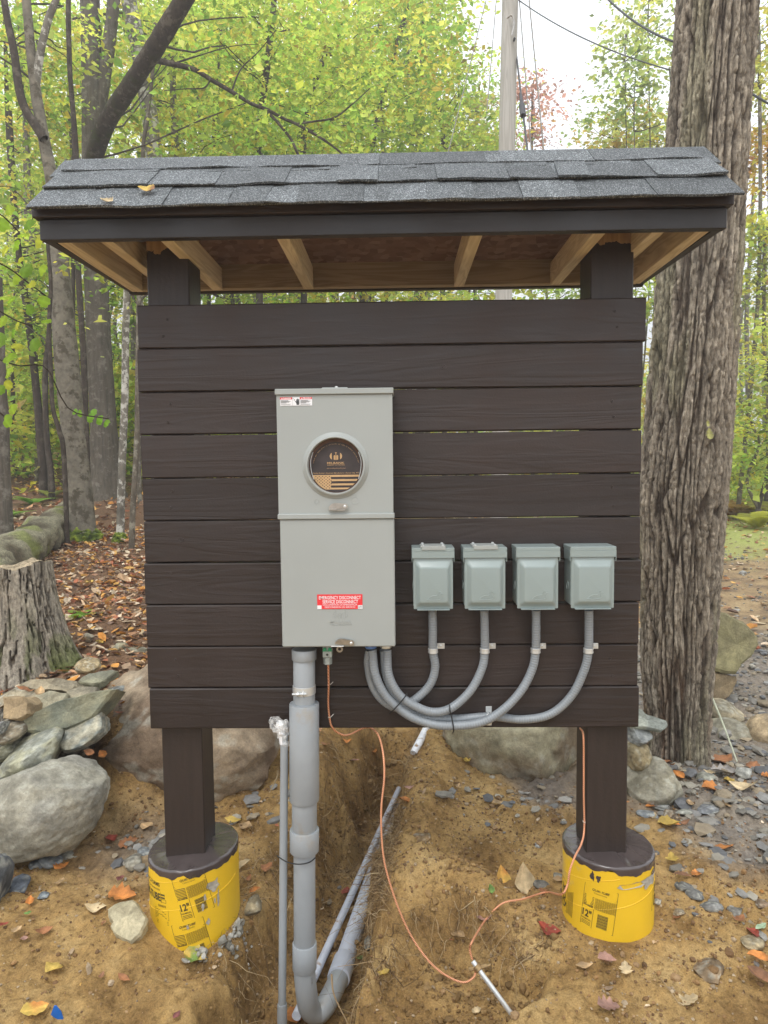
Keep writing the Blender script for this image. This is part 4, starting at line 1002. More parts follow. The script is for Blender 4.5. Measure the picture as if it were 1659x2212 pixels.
flex([(1272, 1318, -.045), (1272, 1360, -.042), (1271, 1405, YS), (1262, 1447, -.026), (1235, 1502, -.020), (1190, 1542, -.018), (1130, 1554, -.017), (1060, 1548, -.017), (983, 1553, -.020), (936, 1551, -.028), (897, 1543, -.032), (861, 1512, -.036), (836, 1465, -.040), (829, 1404, -.048)],
     'flexible grey conduit from the rightmost outlet box, running longest along the bottom plank', (1271, 1405, YS), 0)
s = atY(1057, 1549, -.017); b = MB(); b.lathe((s[0]-.010, s[1], s[2]), [(RC+.0016, 0), (RC+.0016, .020)], 20, 'x'); b.box(s[0]-.010, s[0]+.010, -.0035, -.001, s[2]+.012, s[2]+.032, .0006); b.box(s[0]-.008, s[0]+.010, -.0035, -.001, s[2]-.034, s[2]-.014, .0006)
tag(b.build('conduit_strap', M['steel'], None), 'shiny strap holding the longest conduit against the bottom plank', 'strap')
for px, py, mt, n_ in ((801, 1402, 'blue_tape', 'blue-taped'), (834, 1402, 'conn', 'bare metal')):
    c = atY(px, py, -.060); b = MB(); b.lathe((c[0], c[1], 1.017), [(RC+.001, -.004), (.0185, -.003), (.0185, .008), (.0155, .016)], 8 if mt == 'conn' else 20)
    tag(b.build('conduit_fitting', M[mt], None, True, 30), '%s fitting where conduits enter the meter box bottom' % n_, 'fitting')
def tie(name, P, r, label):
    b = MB(); b.tube(catmull(P, 24), r, 6); tag(b.build(name, M['black'], None), label, 'cable tie')
for pts, label in (([(880, 1498, -.058), (868, 1514, -.074), (852, 1532, -.078), (842, 1541, -.066)], 'black cable tie slanting across the left end of the conduit bundle'),
                   ([(971, 1522, -.056), (972, 1535, -.069), (977, 1556, -.066), (980, 1577, -.068), (978, 1583, -.050)], 'black cable tie upright round the middle of the conduit bundle')):
    tie('cable_tie', [atY(*p) for p in pts], .0021, label)

# ================================================================== RIGID CONDUITS
def turn(o, Y): return atY(o[0], o[1], Y)
riser = empty('service_conduit', tuple(atY(657, 1402, -.065)), 'thick grey plastic conduit running from the meter box down into the trench', 'conduit')
yr = -.062
A = turn((657, 1400), yr); B = turn((658, 2085), yr-.02)
def on(py): t_ = (py-1400)/(2085-1400); return A+(B-A)*t_
def sec(name, y0, y1, r, bev=.002, lip=0, mt='pvc', hollow=False):
    p, q = on(y0), on(y1); b = MB()
    L_ = np.linalg.norm(q-p); C = [p+(q-p)*u for u in (0, bev/L_, 1-bev/L_, 1)]
    R_ = [r-bev*.6, r, r, r-bev*.6]
    C = [p+(q-p)*u for u in ([0] if not hollow else [.001])]+C[1:]
    b.tube(C, R_, 36, cap=not hollow)
    if hollow:
        # thick open rim with the inner pipe showing inside
        b2 = MB(); ax = (q-p)/L_
        V, F = tube_arrays([p+ax*.03, p, p+ax*.0001, p+ax*.03], [r-.006, r-.006, r-.001, r-.0005], 36); b.add(V, [tuple(f) for f in F])
    return b.build(name, M[mt], riser, True, 40)
sec('hub_socket', 1402, 1424, .0405); sec('pipe', 1404, 1640, .0358)
sec('expansion_sleeve', 1517, 1725, .0490, hollow=True); sec('pipe', 1700, 2090, .0362)
sec('lower_pipe_ring', 1640, 1812, .0415, mt='pvc')
sec('coupling', 1787, 1834, .0485); sec('coupling', 2035, 2092, .0405)
# elbow and the run along the trench
E0 = on(2080)
run = [E0, on(2100), E0+np.array([.001, .0, -.075]), E0+np.array([.004, .012, -.125]), E0+np.array([.016, .055, -.168]), E0+np.array([.036, .125, -.180])]
p1 = np.array([-.206, .062, -.255]); 
eb = np.array([E0[0], E0[1], 0]); ez = E0[2]
P0 = on(2090)
def atZq(px, py, Z):
    d = ray(px, py); return CAM+d*((Z-CAM[2])/d[2])
g1 = atZq(729, 2120, -.27); g3 = atZq(842, 1785, -.42); g2 = (g1+g3)/2
curve = [on(2070), on(2100), atY(662, 2145, -.080), atY(668, 2176, -.066), atY(684, 2188, -.045), atY(704, 2170, -.018), g1, g1+(g2-g1)*.10]
curve = [np.array(c, float) for c in curve]
b = MB(); C = catmull(curve, 60); b.tube(C, .0362, 32); b.build('elbow', M['pvc'], riser)
c0, c1 = g1+(g2-g1)*.02, g1+(g2-g1)*.20
b = MB(); b.tube([c0, c0+(c1-c0)*.03, c0+(c1-c0)*.9, c1], [.036, .0425, .0425, .037], 32); b.build('bell_end', M['pvc_dirty'], riser)
b = MB(); b.tube(catmull([c1-(c1-c0)*.1, g2, g3, g3+(g3-g2)*.4], 30), .0362, 28); b.build('buried_run', M['pvc_dirty'], riser)
# small print on the elbow
fl = Flat(); fl.text('ELECTRICAL  UL 651 RIGID NONMETALLIC', 0, 0, .012, bold=.01, xs=.8)
cc = on(2104)
fl.lay('conduit_print', lambda x, y: (cc[0]+.0370*cos(-pi/2+.75+y/.036), cc[1]+.0370*sin(-pi/2+.75+y/.036), cc[2]-.035+x*.45), M['guy'], riser)
def slimprint(z0):
    f = Flat(); f.text('RIGID NONMETALLIC CONDUIT  UL 651', 0, 0, .010, xs=.8)
    f.lay('conduit_print', lambda x, y: (atY(609.5, 2090, -.083)[0]+.0136*cos(-pi/2-.2+y/.0132), atY(609.5, 2090, -.083)[1]+.0136*sin(-pi/2-.2+y/.0132), z0+x), M['guy'], riser)
# band clamp
p = on(1487); b = MB(); b.lathe((p[0], p[1], p[2]-.014), [(.0362, 0), (.0378, .001), (.0378, .027), (.0362, .028)], 32); b.build('band_clamp', M['steel'], riser)
b = MB(); b.lathe((p[0]-.034, p[1]-.040, p[2]-.004), [(.0001, 0), (.0032, 0), (.0032, .046), (.0001, .046)], 10, 'x')
b.lathe((p[0]+.001, p[1]-.040, p[2]-.004), [(.0100, 0), (.0100, .0020), (.0060, .004), (.0001, .004)], 16, 'x'); b.lathe((p[0]-.018, p[1]-.040, p[2]-.004), [(.0001, 0), (.0068, 0), (.0068, .005), (.0001, .005)], 6, 'x'); b.build('clamp_bolt', M['steel'], riser, True, 30)
# slim conduit, its upper end wrapped in plastic, then a second run in the trench
slim = empty('slim_conduit', tuple(atY(612, 2200, -.075)), 'slim grey conduit standing beside the thick one with its top wrapped in plastic', 'conduit')
a_, b_ = atY(614.5, 1585, -.068), atY(609, 2225, -.085)
b = MB(); b.tube([a_, b_], .0132, 24); b.build('pipe', M['pvc'], slim)
q0, q1 = atY(609.5, 2168, -.0845), atY(609, 2260, -.085); b = MB(); b.tube([q0, q0+(q1-q0)*.05, q1], [.0150, .0166, .0166], 24); b.build('coupling', M['pvc'], slim)
b = MB(); wp = [atY(615, 1612, -.068), atY(615, 1600, -.068), atY(612, 1585, -.068), atY(608, 1573, -.066), atY(601, 1561, -.064), atY(603, 1553, -.062)]
V, F = tube_arrays(catmull(wp, 26), np.interp(np.linspace(0, 1, 26), [0, .25, .45, .7, .9, 1], [.0145, .0150, .020, .029, .030, .016]), 24)
V += .0055*np.stack([fbm(V[:, 0]*90, V[:, 2]*90, V[:, 1]*90, seed=s_, oct=2) for s_ in (1, 2, 3)], 1); mk('plastic_wrap', V, [tuple(f) for f in F]+[tuple(range(25*24, 26*24))], M['wrap'], slim, True, sharp=18)
b = MB(); b.tube([atY(613, 1606, -.068), atY(604, 1560, -.066)], [.0133, .012], 14); b.build('white_tip', M['white'], slim)
b = MB(); wt = atY(607, 1573, -.085)
for k in range(5):
    V = [(wt[0]+RNG.uniform(-.03, .02), wt[1]+RNG.uniform(-.01, .01), wt[2]+RNG.uniform(-.015, .02)) for _ in range(4)]; b.add(V, [(0, 1, 2, 3)])
b.build('wrap_flap', M['wrap'], slim, False)
run2 = empty('trench_conduit', (-.28, .2, -.3), 'thin soiled conduit lying along the trench floor left of the thick one', 'conduit')
zpt = lambda x, y: ((800+x/1.77)/1.4467, (1950+y/1.77)/1.4467)
def atZp(px, py, Z):
    d = ray(px, py); return CAM+d*((Z-CAM[2])/d[2])
ta, tb_ = atZp(640, 2195, -.25), atZp(862, 1703, -.38); R2 = [ta, ta*.67+tb_*.33+(0, 0, -.004), ta*.33+tb_*.67, tb_, tb_+(tb_-ta)*.25]
b = MB(); b.tube(catmull(R2, 40), .0158, 24); b.build('pipe', M['pvc_dirty'], run2)
gp_ = lambda q: gp(q[0], q[1], .012)
b = MB(); b.tube(catmull([gp_(zpt(872, 728)), gp_(zpt(910, 655)), gp_(zpt(950, 575))], 10), .021, 16); tag(b.build('white_pipe', M['pvc_white'], None), 'length of white pipe showing at the far end of the trench', 'pipe')
tie('cable_tie', [atY(599, 1848, -.085), atY(603, 1852, -.102), atY(620, 1862, -.118), atY(645, 1867, -.122), atY(668, 1863, -.112), atY(681, 1853, -.085)], .0020, 'black cable tie lashing the slim conduit to the thick one')

# ================================================================== COPPER WIRE AND GROUND ROD
def wire(name, P, label, r=.0033):
    b = MB(); C = catmull(P, len(P)*14); b.tube(C, r, 8); return tag(b.build(name, M['copper'], None), label, 'wire')
w1 = [(709, 1432, -.085), (710, 1480, -.050), (709, 1520, -.022), (712, 1552, -.014), (716, 1568, -.012), (726, 1580, .002), (742, 1588, .015), (757, 1586, .04), (775, 1577, .06), (792, 1571, .055), (806, 1575, .03), (819, 1592, .0), (828, 1630, -.04), (830, 1680, -.06), (824, 1740, -.07), (824, 1800, -.08), (830, 1860, -.09), (846, 1920, -.10), (866, 1975, -.11), (893, 2030, -.12), (930, 2080, -.14), (965, 2108, -.15), (1000, 2122, -.155), (1022, 2112, -.15), (1028, 2095, -.135), (1025, 2078, -.13)]
w1 = [atY(*p) for p in w1]
wo = wire('copper_wire', w1, 'bare copper wire drooping from the green terminal to the ground rod')
for px, py in ((711, 1478), (712, 1548)):
    q = atY(px, py, -.02); b = MB(); b.tube([q+(-.005, -.008, 0), q+(.004, -.009, .001), q+(.012, .012, .004)], .0012, 5); b.build('staple', M['tie_white'], wo)
gR = [gp(1180, 1944, .03), gp(1130, 1962, .035), gp(1085, 1975, .04), gp(1050, 2003, .03)]
w2 = [atY(1253, 1573, .09), atY(1260, 1588, .033), atY(1261, 1650, .033), atY(1261, 1720, .033), atY(1262, 1790, .030), atY(1256, 1822, .0), atY(1242, 1850, -.045), atY(1231, 1880, -.062), atY(1226, 1910, -.066), atY(1212, 1932, -.07)]+gR+[atY(1022, 2030, -.115), atY(1015, 2050, -.125), atY(1020, 2072, -.13)]
wo2 = wire('copper_wire', w2, 'bare copper wire running down the right post and over the dirt to the ground rod')
q = atY(1262, 1776, .028); b = MB(); b.tube([q+(-.005, .004, .003), q+(0, -.005, 0), q+(.006, .004, -.002)], .0012, 5); b.build('staple', M['tie_white'], wo2)
rod = empty('ground_rod', tuple(gp(1075, 2150)), 'slanting zinc ground rod with a bronze clamp, stuck in the pit', 'ground rod')
ra, rb = atY(1021, 2076, -.125), atY(1076, 2151, -.175); rb2 = rb+(rb-ra)*.5
b = MB(); b.tube([ra, ra+(rb-ra)*.01, rb2], [.0062, .0080, .0080], 20); b.build('rod', M['steel'], rod)
cpt = ra+(rb-ra)*.20; dr = (rb-ra)/np.linalg.norm(rb-ra); b = MB(); b.tube([cpt-dr*.009, cpt-dr*.007, cpt+dr*.007, cpt+dr*.009], [.0125, .0145, .0145, .0125], 16); b.tube([cpt+(-.028, 0, -.006), cpt+(.030, 0, .008)], .0065, 8); b.build('clamp', M['brass'], rod)
b = MB(); b.tube([cpt+(.028, 0, .007), cpt+(.042, 0, .012)], [.0045, .0045], 6); b.build('clamp_screw', M['brass'], rod)

# ================================================================== STONES
def ico(sub):
    import bmesh
    bm = bmesh.new(); bmesh.ops.create_icosphere(bm, subdivisions=sub, radius=1)
    V = np.array([v.co[:] for v in bm.verts]); F = np.array([[v.index for v in f.verts] for f in bm.faces]); bm.free(); return V, F
ICO = {k: ico(k) for k in (1, 2, 3, 4, 5, 6)}
def rock_arr(seed, sub=3, planes=9, rough=.10, sharpf=.85, fl=1.6):
    V, F = ICO[sub]; V = V.copy(); r = np.random.default_rng(seed)
    for _ in range(planes):
        n = r.normal(size=3); n /= np.linalg.norm(n); d = r.uniform(.55, .9)
        t = V@n; k = np.maximum(t-d, 0); V -= (k*sharpf)[:, None]*n
    nn = fbm(V[:, 0]*fl, V[:, 1]*fl, V[:, 2]*fl, seed=seed, oct=5, gain=.55)
    V *= (1+rough*nn)[:, None]
    if sub >= 4:
        fine = fbm(V[:, 0]*9, V[:, 1]*9, V[:, 2]*9, seed=seed+5, oct=4, gain=.6); V *= (1+.016*fine)[:, None]
    # keep to the unit box
    V /= np.abs(V).max(0)
    return V, F
def rock(name, c, size, rot, seed, color, parent=None, sub=4, planes=9, rough=.10, strata=0, color2=None, lich=.5, mt='stone', sharpf=.85):
    V, F = rock_arr(seed, sub, planes, rough, sharpf); V0 = V.copy()
    if strata: V[:, 2] += .03*np.sign(np.sin(V0[:, 2]*strata*pi+2*vn(V0[:, 0]*2, V0[:, 1]*2, seed=seed)))*(np.abs(V0[:, 2]) < .8)*.5; V[:, :2] *= (1+.03*np.sin(V0[:, 2]*strata*6+seed))[:, None]
    V = V*np.asarray(size)/2
    ex, ey, ez = rot
    R = np.array((Matrix.Rotation(ez, 3, 'Z')@Matrix.Rotation(ey, 3, 'Y')@Matrix.Rotation(ex, 3, 'X')))
    V = V@R.T+np.asarray(c)
    c1 = np.array(color); c2 = np.array(color2 if color2 else [x*.6 for x in color])
    n1 = fbm(V0[:, 0]*2.2, V0[:, 1]*2.2, V0[:, 2]*2.2, seed=seed+9, oct=5); n2 = fbm(V0[:, 0]*6, V0[:, 1]*6, V0[:, 2]*6, seed=seed+11, oct=4)
    t = sst(n1, -.5, .5)[:, None]; C = c1*(1-t)+c2*t
    C = C*(1+.25*n2[:, None]); l = sst(n2+n1*.4, .35, .6)[:, None]*lich; C = C*(1-l)+np.array([.42, .42, .36])*l
    return mk(name, V, F, M[mt], parent, True, tuple(c), attrs={'col': np.clip(C, .01, .9)}, sharp=38)
def px_size(px, D): return px*D/FPX
def prock(px, py, Y, w, h, th, rotv, seed, color, **k):
    """a rock sighted at px,py whose centre stands at distance Y; w,h = breadth and height as seen"""
    c = atY(px, py, Y); D = float((c-CAM)@Fw)
    return rock(k.pop('name', 'stone'), c, (px_size(w, D), th, px_size(h, D)), (k.pop('rx', 0), rotv, k.pop('rz', 0)), seed, color, **k)
TAN, GRY, OLV, BRN, PAL = (.34, .29, .20), (.27, .27, .25), (.23, .22, .15), (.30, .21, .13), (.44, .42, .36)

wall = empty('dry_stone_wall', (-1.6, .7, 0), 'low dry-stone wall of flat and rounded stones at the left, below the stump', 'stone wall')
rd = radians
WS = [ # px, py, Y, w, h, depth, tilt(y-rot, + = clockwise seen), seed, colour, opts
 (10, 1683, .62, 62, 84, .30, rd(-20), 21, GRY, {}), (15, 1735, .55, 76, 74, .28, rd(-35), 22, (.25, .24, .20), {}),
 (192, 1574, .80, 122, 68, .30, rd(-27), 23, (.36, .34, .26), dict(planes=4, rough=.06, color2=(.22, .24, .22))),
 (74, 1629, .66, 150, 88, .32, rd(-32), 24, (.37, .36, .25), dict(planes=4, rough=.07, color2=(.25, .26, .22))),

  (36, 1505, .95, 100, 44, .35, rd(-5), 35, TAN, dict(planes=14, sharpf=1.0)),
  (22, 1573, .70, 74, 44, .30, rd(8), 28, (.32, .27, .19), {}), (2, 1571, .60, 26, 30, .12, 0, 38, GRY, {}),
 (8, 1620, .66, 56, 56, .30, rd(-30), 29, (.30, .29, .21), {}), 
  
 (190, 1438, 1.30, 50, 35, .16, rd(5), 33, (.42, .33, .19), dict(planes=2, rough=.05, name='stone')), (232, 1505, 1.0, 70, 20, .3, rd(-14), 34, (.20, .21, .20), dict(planes=12)),
 (150, 1590, .95, 120, 110, .3, 0, 36, (.12, .11, .09), {}), (60, 1560, .95, 140, 120, .3, 0, 37, (.12, .11, .09), {}), (40, 1700, .80, 120, 120, .25, 0, 39, (.12, .11, .09), {})]
Z5 = lambda x, y: (x/2.461, 1313.3+y/2.461); Z4 = lambda x, y: (1313.3+x/2.2858, 898.6+y/2.2858)
def slab(name, pts, cv, Y, nrm_, th, seed, c1, c2, parent=None, cuts=5, rough=.010, c0=None):
    import bmesh
    px0 = np.mean([cv(*p) for p in pts], 0); c = atY(px0[0], px0[1], Y) if c0 is None else c0; n_ = np.array(nrm_, float); n_ /= np.linalg.norm(n_)
    P = []
    for p in pts: d = ray(*cv(*p)); P.append(CAM+d*(np.dot(c-CAM, n_)/np.dot(d, n_)))
    P = np.array(P); cen = P.mean(0); bm = bmesh.new(); k = len(P); rings = []
    for s_, dp in ((.90, 0), (1.0, .16*min(th, .08)), (1.0, .75*th), (.86, th)): rings.append([bm.verts.new(cen+(q-cen)*s_-n_*dp) for q in P])
    for a_, b_ in zip(rings, rings[1:]):
        for i in range(k): bm.faces.new((a_[i], a_[(i+1) % k], b_[(i+1) % k], b_[i]))
    for rg_, fl_ in ((rings[0], 0), (rings[-1], 1)):
        cc = bm.verts.new(sum((v.co for v in rg_), Vector())/k)
        for i in range(k): f = (rg_[i], cc, rg_[(i+1) % k]) if not fl_ else (rg_[i], rg_[(i+1) % k], cc); bm.faces.new(f)
    bmesh.ops.subdivide_edges(bm, edges=bm.edges[:], cuts=cuts, use_grid_fill=True); bmesh.ops.triangulate(bm, faces=bm.faces[:]); bmesh.ops.recalc_face_normals(bm, faces=bm.faces[:])
    V = np.array([v.co[:] for v in bm.verts]); F = np.array([[v.index for v in f.verts] for f in bm.faces]); bm.free()
    for ax in range(3): V[:, ax] += rough*fbm(V[:, 0]*9+ax*5, V[:, 1]*9, V[:, 2]*9, seed=seed+ax, oct=4, gain=.55)
    n1 = fbm(V[:, 0]*10, V[:, 1]*10, V[:, 2]*10, seed=seed+9, oct=5); t = sst(n1, -.5, .5)[:, None]; C = np.array(c1)*(1-t)+np.array(c2)*t
    return mk(name, V, F, M['stone'], parent, True, tuple(c), sharp=30, attrs={'col': np.clip(C, .01, .9)})
for pts, Y, nn_, th, sd_, a_, b_ in (
  ([(90, 598), (160, 560), (300, 502), (450, 462), (600, 438), (626, 432), (560, 520), (500, 582), (350, 640), (200, 668), (120, 650)], .74, (0, -.92, .38), .16, 25, (.25, .24, .16), (.16, .17, .13)),
  ([(405, 396), (470, 346), (600, 324), (628, 334), (560, 382), (490, 410), (420, 406)], 1.06, (0, -.55, .83), .05, 32, (.27, .26, .18), (.18, .18, .14)),
  ([(104, 396), (150, 372), (300, 368), (402, 384), (406, 412), (380, 440), (250, 437), (130, 418)], .96, (0, -.80, .6), .10, 31, (.34, .29, .20), (.24, .21, .15)),
  ([(0, 470), (110, 466), (146, 500), (150, 555), (90, 592), (0, 590)], .70, (0, -.93, .35), .16, 27, (.36, .27, .16), (.27, .20, .12)),
  ([(150, 472), (250, 440), (366, 446), (350, 492), (300, 520), (180, 556), (150, 540)], .84, (0, -.6, .8), .06, 26, (.33, .30, .21), (.24, .23, .17)),
  ([(352, 440), (420, 412), (515, 416), (510, 448), (430, 482), (355, 486)], .92, (0, -.6, .8), .05, 30, (.31, .27, .19), (.22, .20, .15))):
    slab('stone', pts, Z5, Y, nn_, th, sd_, a_, b_, wall)
for (px, py, Y, w, h, dp, tl, sd_, cl, op) in WS: prock(px, py, Y, w, h, dp, -tl if False else tl, sd_, cl, parent=wall, **{**dict(sub=5), **op})
def thing_rock(label, *a, **k):
    k.setdefault('name', 'boulder'); grp = k.pop('group', None); o = prock(*a, **k); return tag(o, label, 'rock' if k.get('name') != 'boulder' else 'boulder', grp)
thing_rock('big pale grey boulder leaning at the foot of the left stone wall', 92, 1742, .50, 300, 214, .46, rd(-30), 57, (.29, .275, .22), sub=6, planes=9, rough=.05, color2=(.26, .25, .21), lich=.25)
thing_rock('dark slab of rock at the left frame edge below the pale boulder', -12, 1915, .15, 60, 150, .2, rd(8), 53, (.13, .14, .15), sub=4)
thing_rock('huge brown boulder behind the left post', 392, 1572, 1.22, 480, 325, .80, rd(10), 64, (.33, .26, .18), sub=6, planes=8, rough=.07, color2=(.19, .135, .09), lich=.5)
thing_rock('mossy tan boulder behind the board to the left of the right post', 1135, 1590, 1.55, 370, 300, .80, rd(24), 71, (.33, .30, .20), sub=6, planes=7, rough=.06, color2=(.20, .15, .095), lich=.35)
thing_rock('rounded grey boulder just right of the right post', 1412, 1690, 1.02, 126, 108, .30, rd(6), 73, (.34, .32, .25), sub=5, planes=6, rough=.07, color2=(.24, .22, .16), lich=.5)
thing_rock('tan block of stone resting on the rounded boulder beside the right post', 1378, 1633, 1.08, 56, 60, .16, rd(-12), 74, (.32, .26, .15), name='stacked_stone')
tag(slab('stacked_stone', [(110, 1445), (160, 1447), (185, 1470), (245, 1480), (285, 1498), (292, 1520), (262, 1545), (200, 1540), (140, 1538), (105, 1520)], Z4, 1.12, (0, -.75, .66), .05, 75, (.36, .38, .32), (.25, .27, .24)), 'flat pale slab under the board corner against the big trunk', 'rock')
thing_rock('dark grey slab below the pale slab beside the right post', 1380, 1590, 1.12, 60, 34, .2, rd(12), 76, (.25, .26, .25), name='stacked_stone', planes=12)
tag(slab('standing_rock', [(495, 960), (580, 972), (660, 1018), (712, 1062), (738, 1092), (745, 1128), (712, 1180), (662, 1225), (640, 1272), (560, 1262), (480, 1245)], Z4, 2.3, (0, -.97, .25), .17, 81, (.27, .245, .13), (.20, .18, .10)), 'tall olive slab of rock standing on its narrow end behind the big trunk', 'rock')
tag(slab('stacked_stone', [(470, 1252), (560, 1266), (634, 1276), (640, 1300), (622, 1360), (590, 1395), (550, 1412), (500, 1398), (470, 1385)], Z4, 2.26, (0, -.95, .3), .2, 82, (.25, .19, .11), (.17, .13, .08)), 'brown lower block under the tall olive slab', 'rock')
thing_rock('flat oval stone under the stacked blocks right of the big trunk', 1562, 1538, 2.05, 84, 44, .34, rd(3), 83, (.35, .30, .20), name='stacked_stone', planes=4)
thing_rock('round pale boulder right of the big trunk foot', 1582, 1600, 1.80, 136, 88, .40, rd(5), 84, (.38, .35, .26), sub=5, planes=5, rough=.06, lich=.4)
thing_rock('smooth light brown boulder at the right frame edge', 1658, 1590, 1.72, 90, 100, .30, rd(25), 85, (.44, .34, .21), sub=5, planes=2, rough=.04, lich=.1)
thing_rock('small square tan stone in leaves at the big trunk foot', 1552, 1644, 1.50, 56, 38, .16, rd(3), 86, (.31, .27, .18), name='stacked_stone')
def grock(label, px, py, w, h, flat, seed, color, rz=0, sink=.35, **k):
    p = gp(px, py); D = float((p-CAM)@Fw); W = px_size(w, D); Hh_ = px_size(h, D)
    th = W*flat; c = p+np.array([0, 0, th*(.5-sink)])
    o = rock(k.pop('name', 'loose_stone'), c, (W, Hh_*1.35, th), (k.pop('rx', 0), 0, rz), seed, color, sub=k.pop('sub', 3), **k)
    return tag(o, label, 'stone', k.get('group'))
tag(slab('loose_stone', [(566, 1602), (600, 1578), (650, 1556), (700, 1548), (735, 1572), (785, 1645), (778, 1680), (745, 1740), (700, 1782), (650, 1762), (605, 1735), (585, 1700), (600, 1672), (572, 1640)], Z5, 0, (.1, -.62, .78), .075, 91, (.44, .39, .26), (.36, .32, .21), c0=gp(275, 2010, .05), rough=.006), 'smooth heart-shaped tan stone lying left of the left footing', 'stone')
for a in (('small rough grey stone behind the tan stone by the left footing', 290, 1868, 48, 38, .6, 92, (.27, .25, .20)), ('flat slate-blue stone left of the left footing top', 314, 1842, 42, 22, .35, 93, (.24, .26, .27)),
          ('upright dark blue slate at the lower left edge', 42, 1915, 44, 56, .5, 94, (.15, .17, .20)), ('grey slate slab at the foot of the pale boulder', 108, 1860, 62, 36, .3, 95, (.24, .26, .27)),
          ('pale pointed slate right of the pale boulder foot', 150, 1848, 56, 26, .3, 96, (.31, .30, .25)), ('small slate under an orange leaf at lower left', 78, 1870, 40, 30, .4, 97, (.20, .21, .22)),
          ('small blue slate chip below the orange leaf', 95, 1935, 30, 22, .3, 98, (.22, .25, .27)), ('brown stone beside the left footing, half covered with concrete crumbs', 545, 1960, 44, 46, .8, 99, (.30, .25, .16)),
          ('half-buried round stone at the lower right', 1532, 2100, 62, 66, .35, 100, (.24, .17, .10)), ('pale wedge stone near the lower right edge', 1622, 2036, 54, 34, .35, 101, (.38, .31, .19)),
          ('dark slate behind the copper wire left of the right footing', 1172, 1914, 50, 26, .35, 102, (.17, .16, .14)), ('squarish stone touching the left side of the right footing', 1206, 1896, 30, 22, .5, 103, (.25, .23, .18)),
          ('split clod of hard dirt on the right bank', 912, 1812, 50, 36, .35, 104, (.27, .18, .09)), ('long grey slate in gravel behind the right footing', 1532, 1748, 62, 30, .25, 105, (.22, .23, .24)),
          ('flat grey slate beside the right post', 1402, 1762, 54, 26, .25, 106, (.25, .27, .28)), ('pale slate slab below the rounded grey boulder', 1426, 1742, 40, 24, .3, 107, (.35, .36, .34)),
          ('wide pale slate in the gravel', 1478, 1756, 44, 16, .25, 108, (.36, .36, .31)), ('brown stone between the slates', 1442, 1762, 38, 20, .5, 109, (.32, .25, .17)),
          ('pale stone poking from leaves near the trunk', 1526, 1684, 42, 30, .5, 110, (.36, .36, .30)), ('white-grey stone at the right of the leaf pile', 1606, 1672, 40, 34, .6, 111, (.40, .40, .36)),
          ('yellow-brown stone in gravel at the right', 1590, 1698, 26, 26, .7, 112, (.42, .32, .17)), ('small pale stone right of the right footing', 1421, 1948, 16, 20, .5, 113, (.45, .42, .36)),
          ('tan pebble right of the right footing', 1466, 1974, 30, 16, .5, 114, (.32, .25, .16)), ('white chip on the dirt left of the right post', 1161, 1827, 18, 14, .4, 115, (.42, .43, .42)),
          ('dark slate row stone, left end, right of the right footing', 1478, 1918, 40, 26, .4, 116, (.17, .17, .16)), ('dark slate row stone, middle, right of the right footing', 1502, 1936, 44, 26, .4, 117, (.19, .19, .18)),
          ('dark slate row stone, right end', 1536, 1960, 50, 28, .4, 118, (.20, .20, .19)), ('grey stone above the end of the slate row', 1588, 1972, 34, 26, .5, 119, (.19, .18, .16)),
          ('brown stone at the right edge beyond the slate row', 1646, 1956, 28, 24, .6, 120, (.24, .17, .11)), ('mossy stone up on the leaf bank left of the board', 261, 1402, 40, 30, .7, 121, (.33, .30, .20)),
          ('flat stone against the board edge on the leaf bank', 290, 1411, 60, 26, .35, 122, (.28, .26, .18)), ('low stone on the leaf bank above the round wall stone', 186, 1381, 44, 18, .5, 123, (.34, .30, .22)),
          ('grey stone wedged beside the pipe in the trench', 798, 2040, 24, 40, 1.1, 124, (.22, .20, .16))):
    grock(*a, rz=random.uniform(-.8, .8), planes=11, rough=.07)
# gravel -----------------------------------------------------------------
def chips(name, P, size, flat, cols, seed, mt, label, cat, subd=1, sink=.2):
    r = np.random.default_rng(seed); protos = [rock_arr(seed+i, subd, 7, .16)[0] for i in range(12)]; F0 = ICO[subd][1]; n0 = len(protos[0])
    n = len(P); Vs = np.zeros((n, n0, 3)); pi_ = r.integers(0, 12, n)
    s = size*np.exp(r.normal(0, .45, n)); fl_ = flat*np.exp(r.normal(0, .35, n)); el = r.uniform(.55, 1, n)
    base = np.array(protos)[pi_]; base = base*np.stack([s, s*el, s*fl_], -1)[:, None, :]/2
    az_ = r.uniform(0, 2*pi, n); tx = r.normal(0, .22, n)
    x, y, z = base[..., 0], base[..., 1], base[..., 2]
    y, z = y*np.cos(tx)[:, None]-z*np.sin(tx)[:, None], y*np.sin(tx)[:, None]+z*np.cos(tx)[:, None]
    X = x*np.cos(az_)[:, None]-y*np.sin(az_)[:, None]; Y = x*np.sin(az_)[:, None]+y*np.cos(az_)[:, None]
    V = np.stack([X+P[:, 0, None], Y+P[:, 1, None], z+(P[:, 2]+s*fl_*(.5-sink))[:, None]], -1).reshape(-1, 3)
    F = (F0[None]+(np.arange(n)*n0)[:, None, None]).reshape(-1, 3)
    cc = np.array(cols)[r.integers(0, len(cols), n)]*r.uniform(.7, 1.25, (n, 1)); C = np.repeat(cc, n0, 0)
    o = mk(name, V, F, M[mt], None, False, attrs={'col': np.clip(C, 0, 1)}); return tag(o, label, cat, kind='stuff')
def scatter(n, x0, x1, y0, y1, dens, seed):
    r = np.random.default_rng(seed); x = r.uniform(x0, x1, n); y = r.uniform(y0, y1, n); k = r.uniform(0, 1, n) < dens(x, y)
    x, y = x[k], y[k]; return np.stack([x, y, H(x, y)], -1)
def inpost(x, y): return (np.hypot(x-CXL, y-CYL) < RT_+.01) | (np.hypot(x-CXR, y-CYR) < RT_+.01)
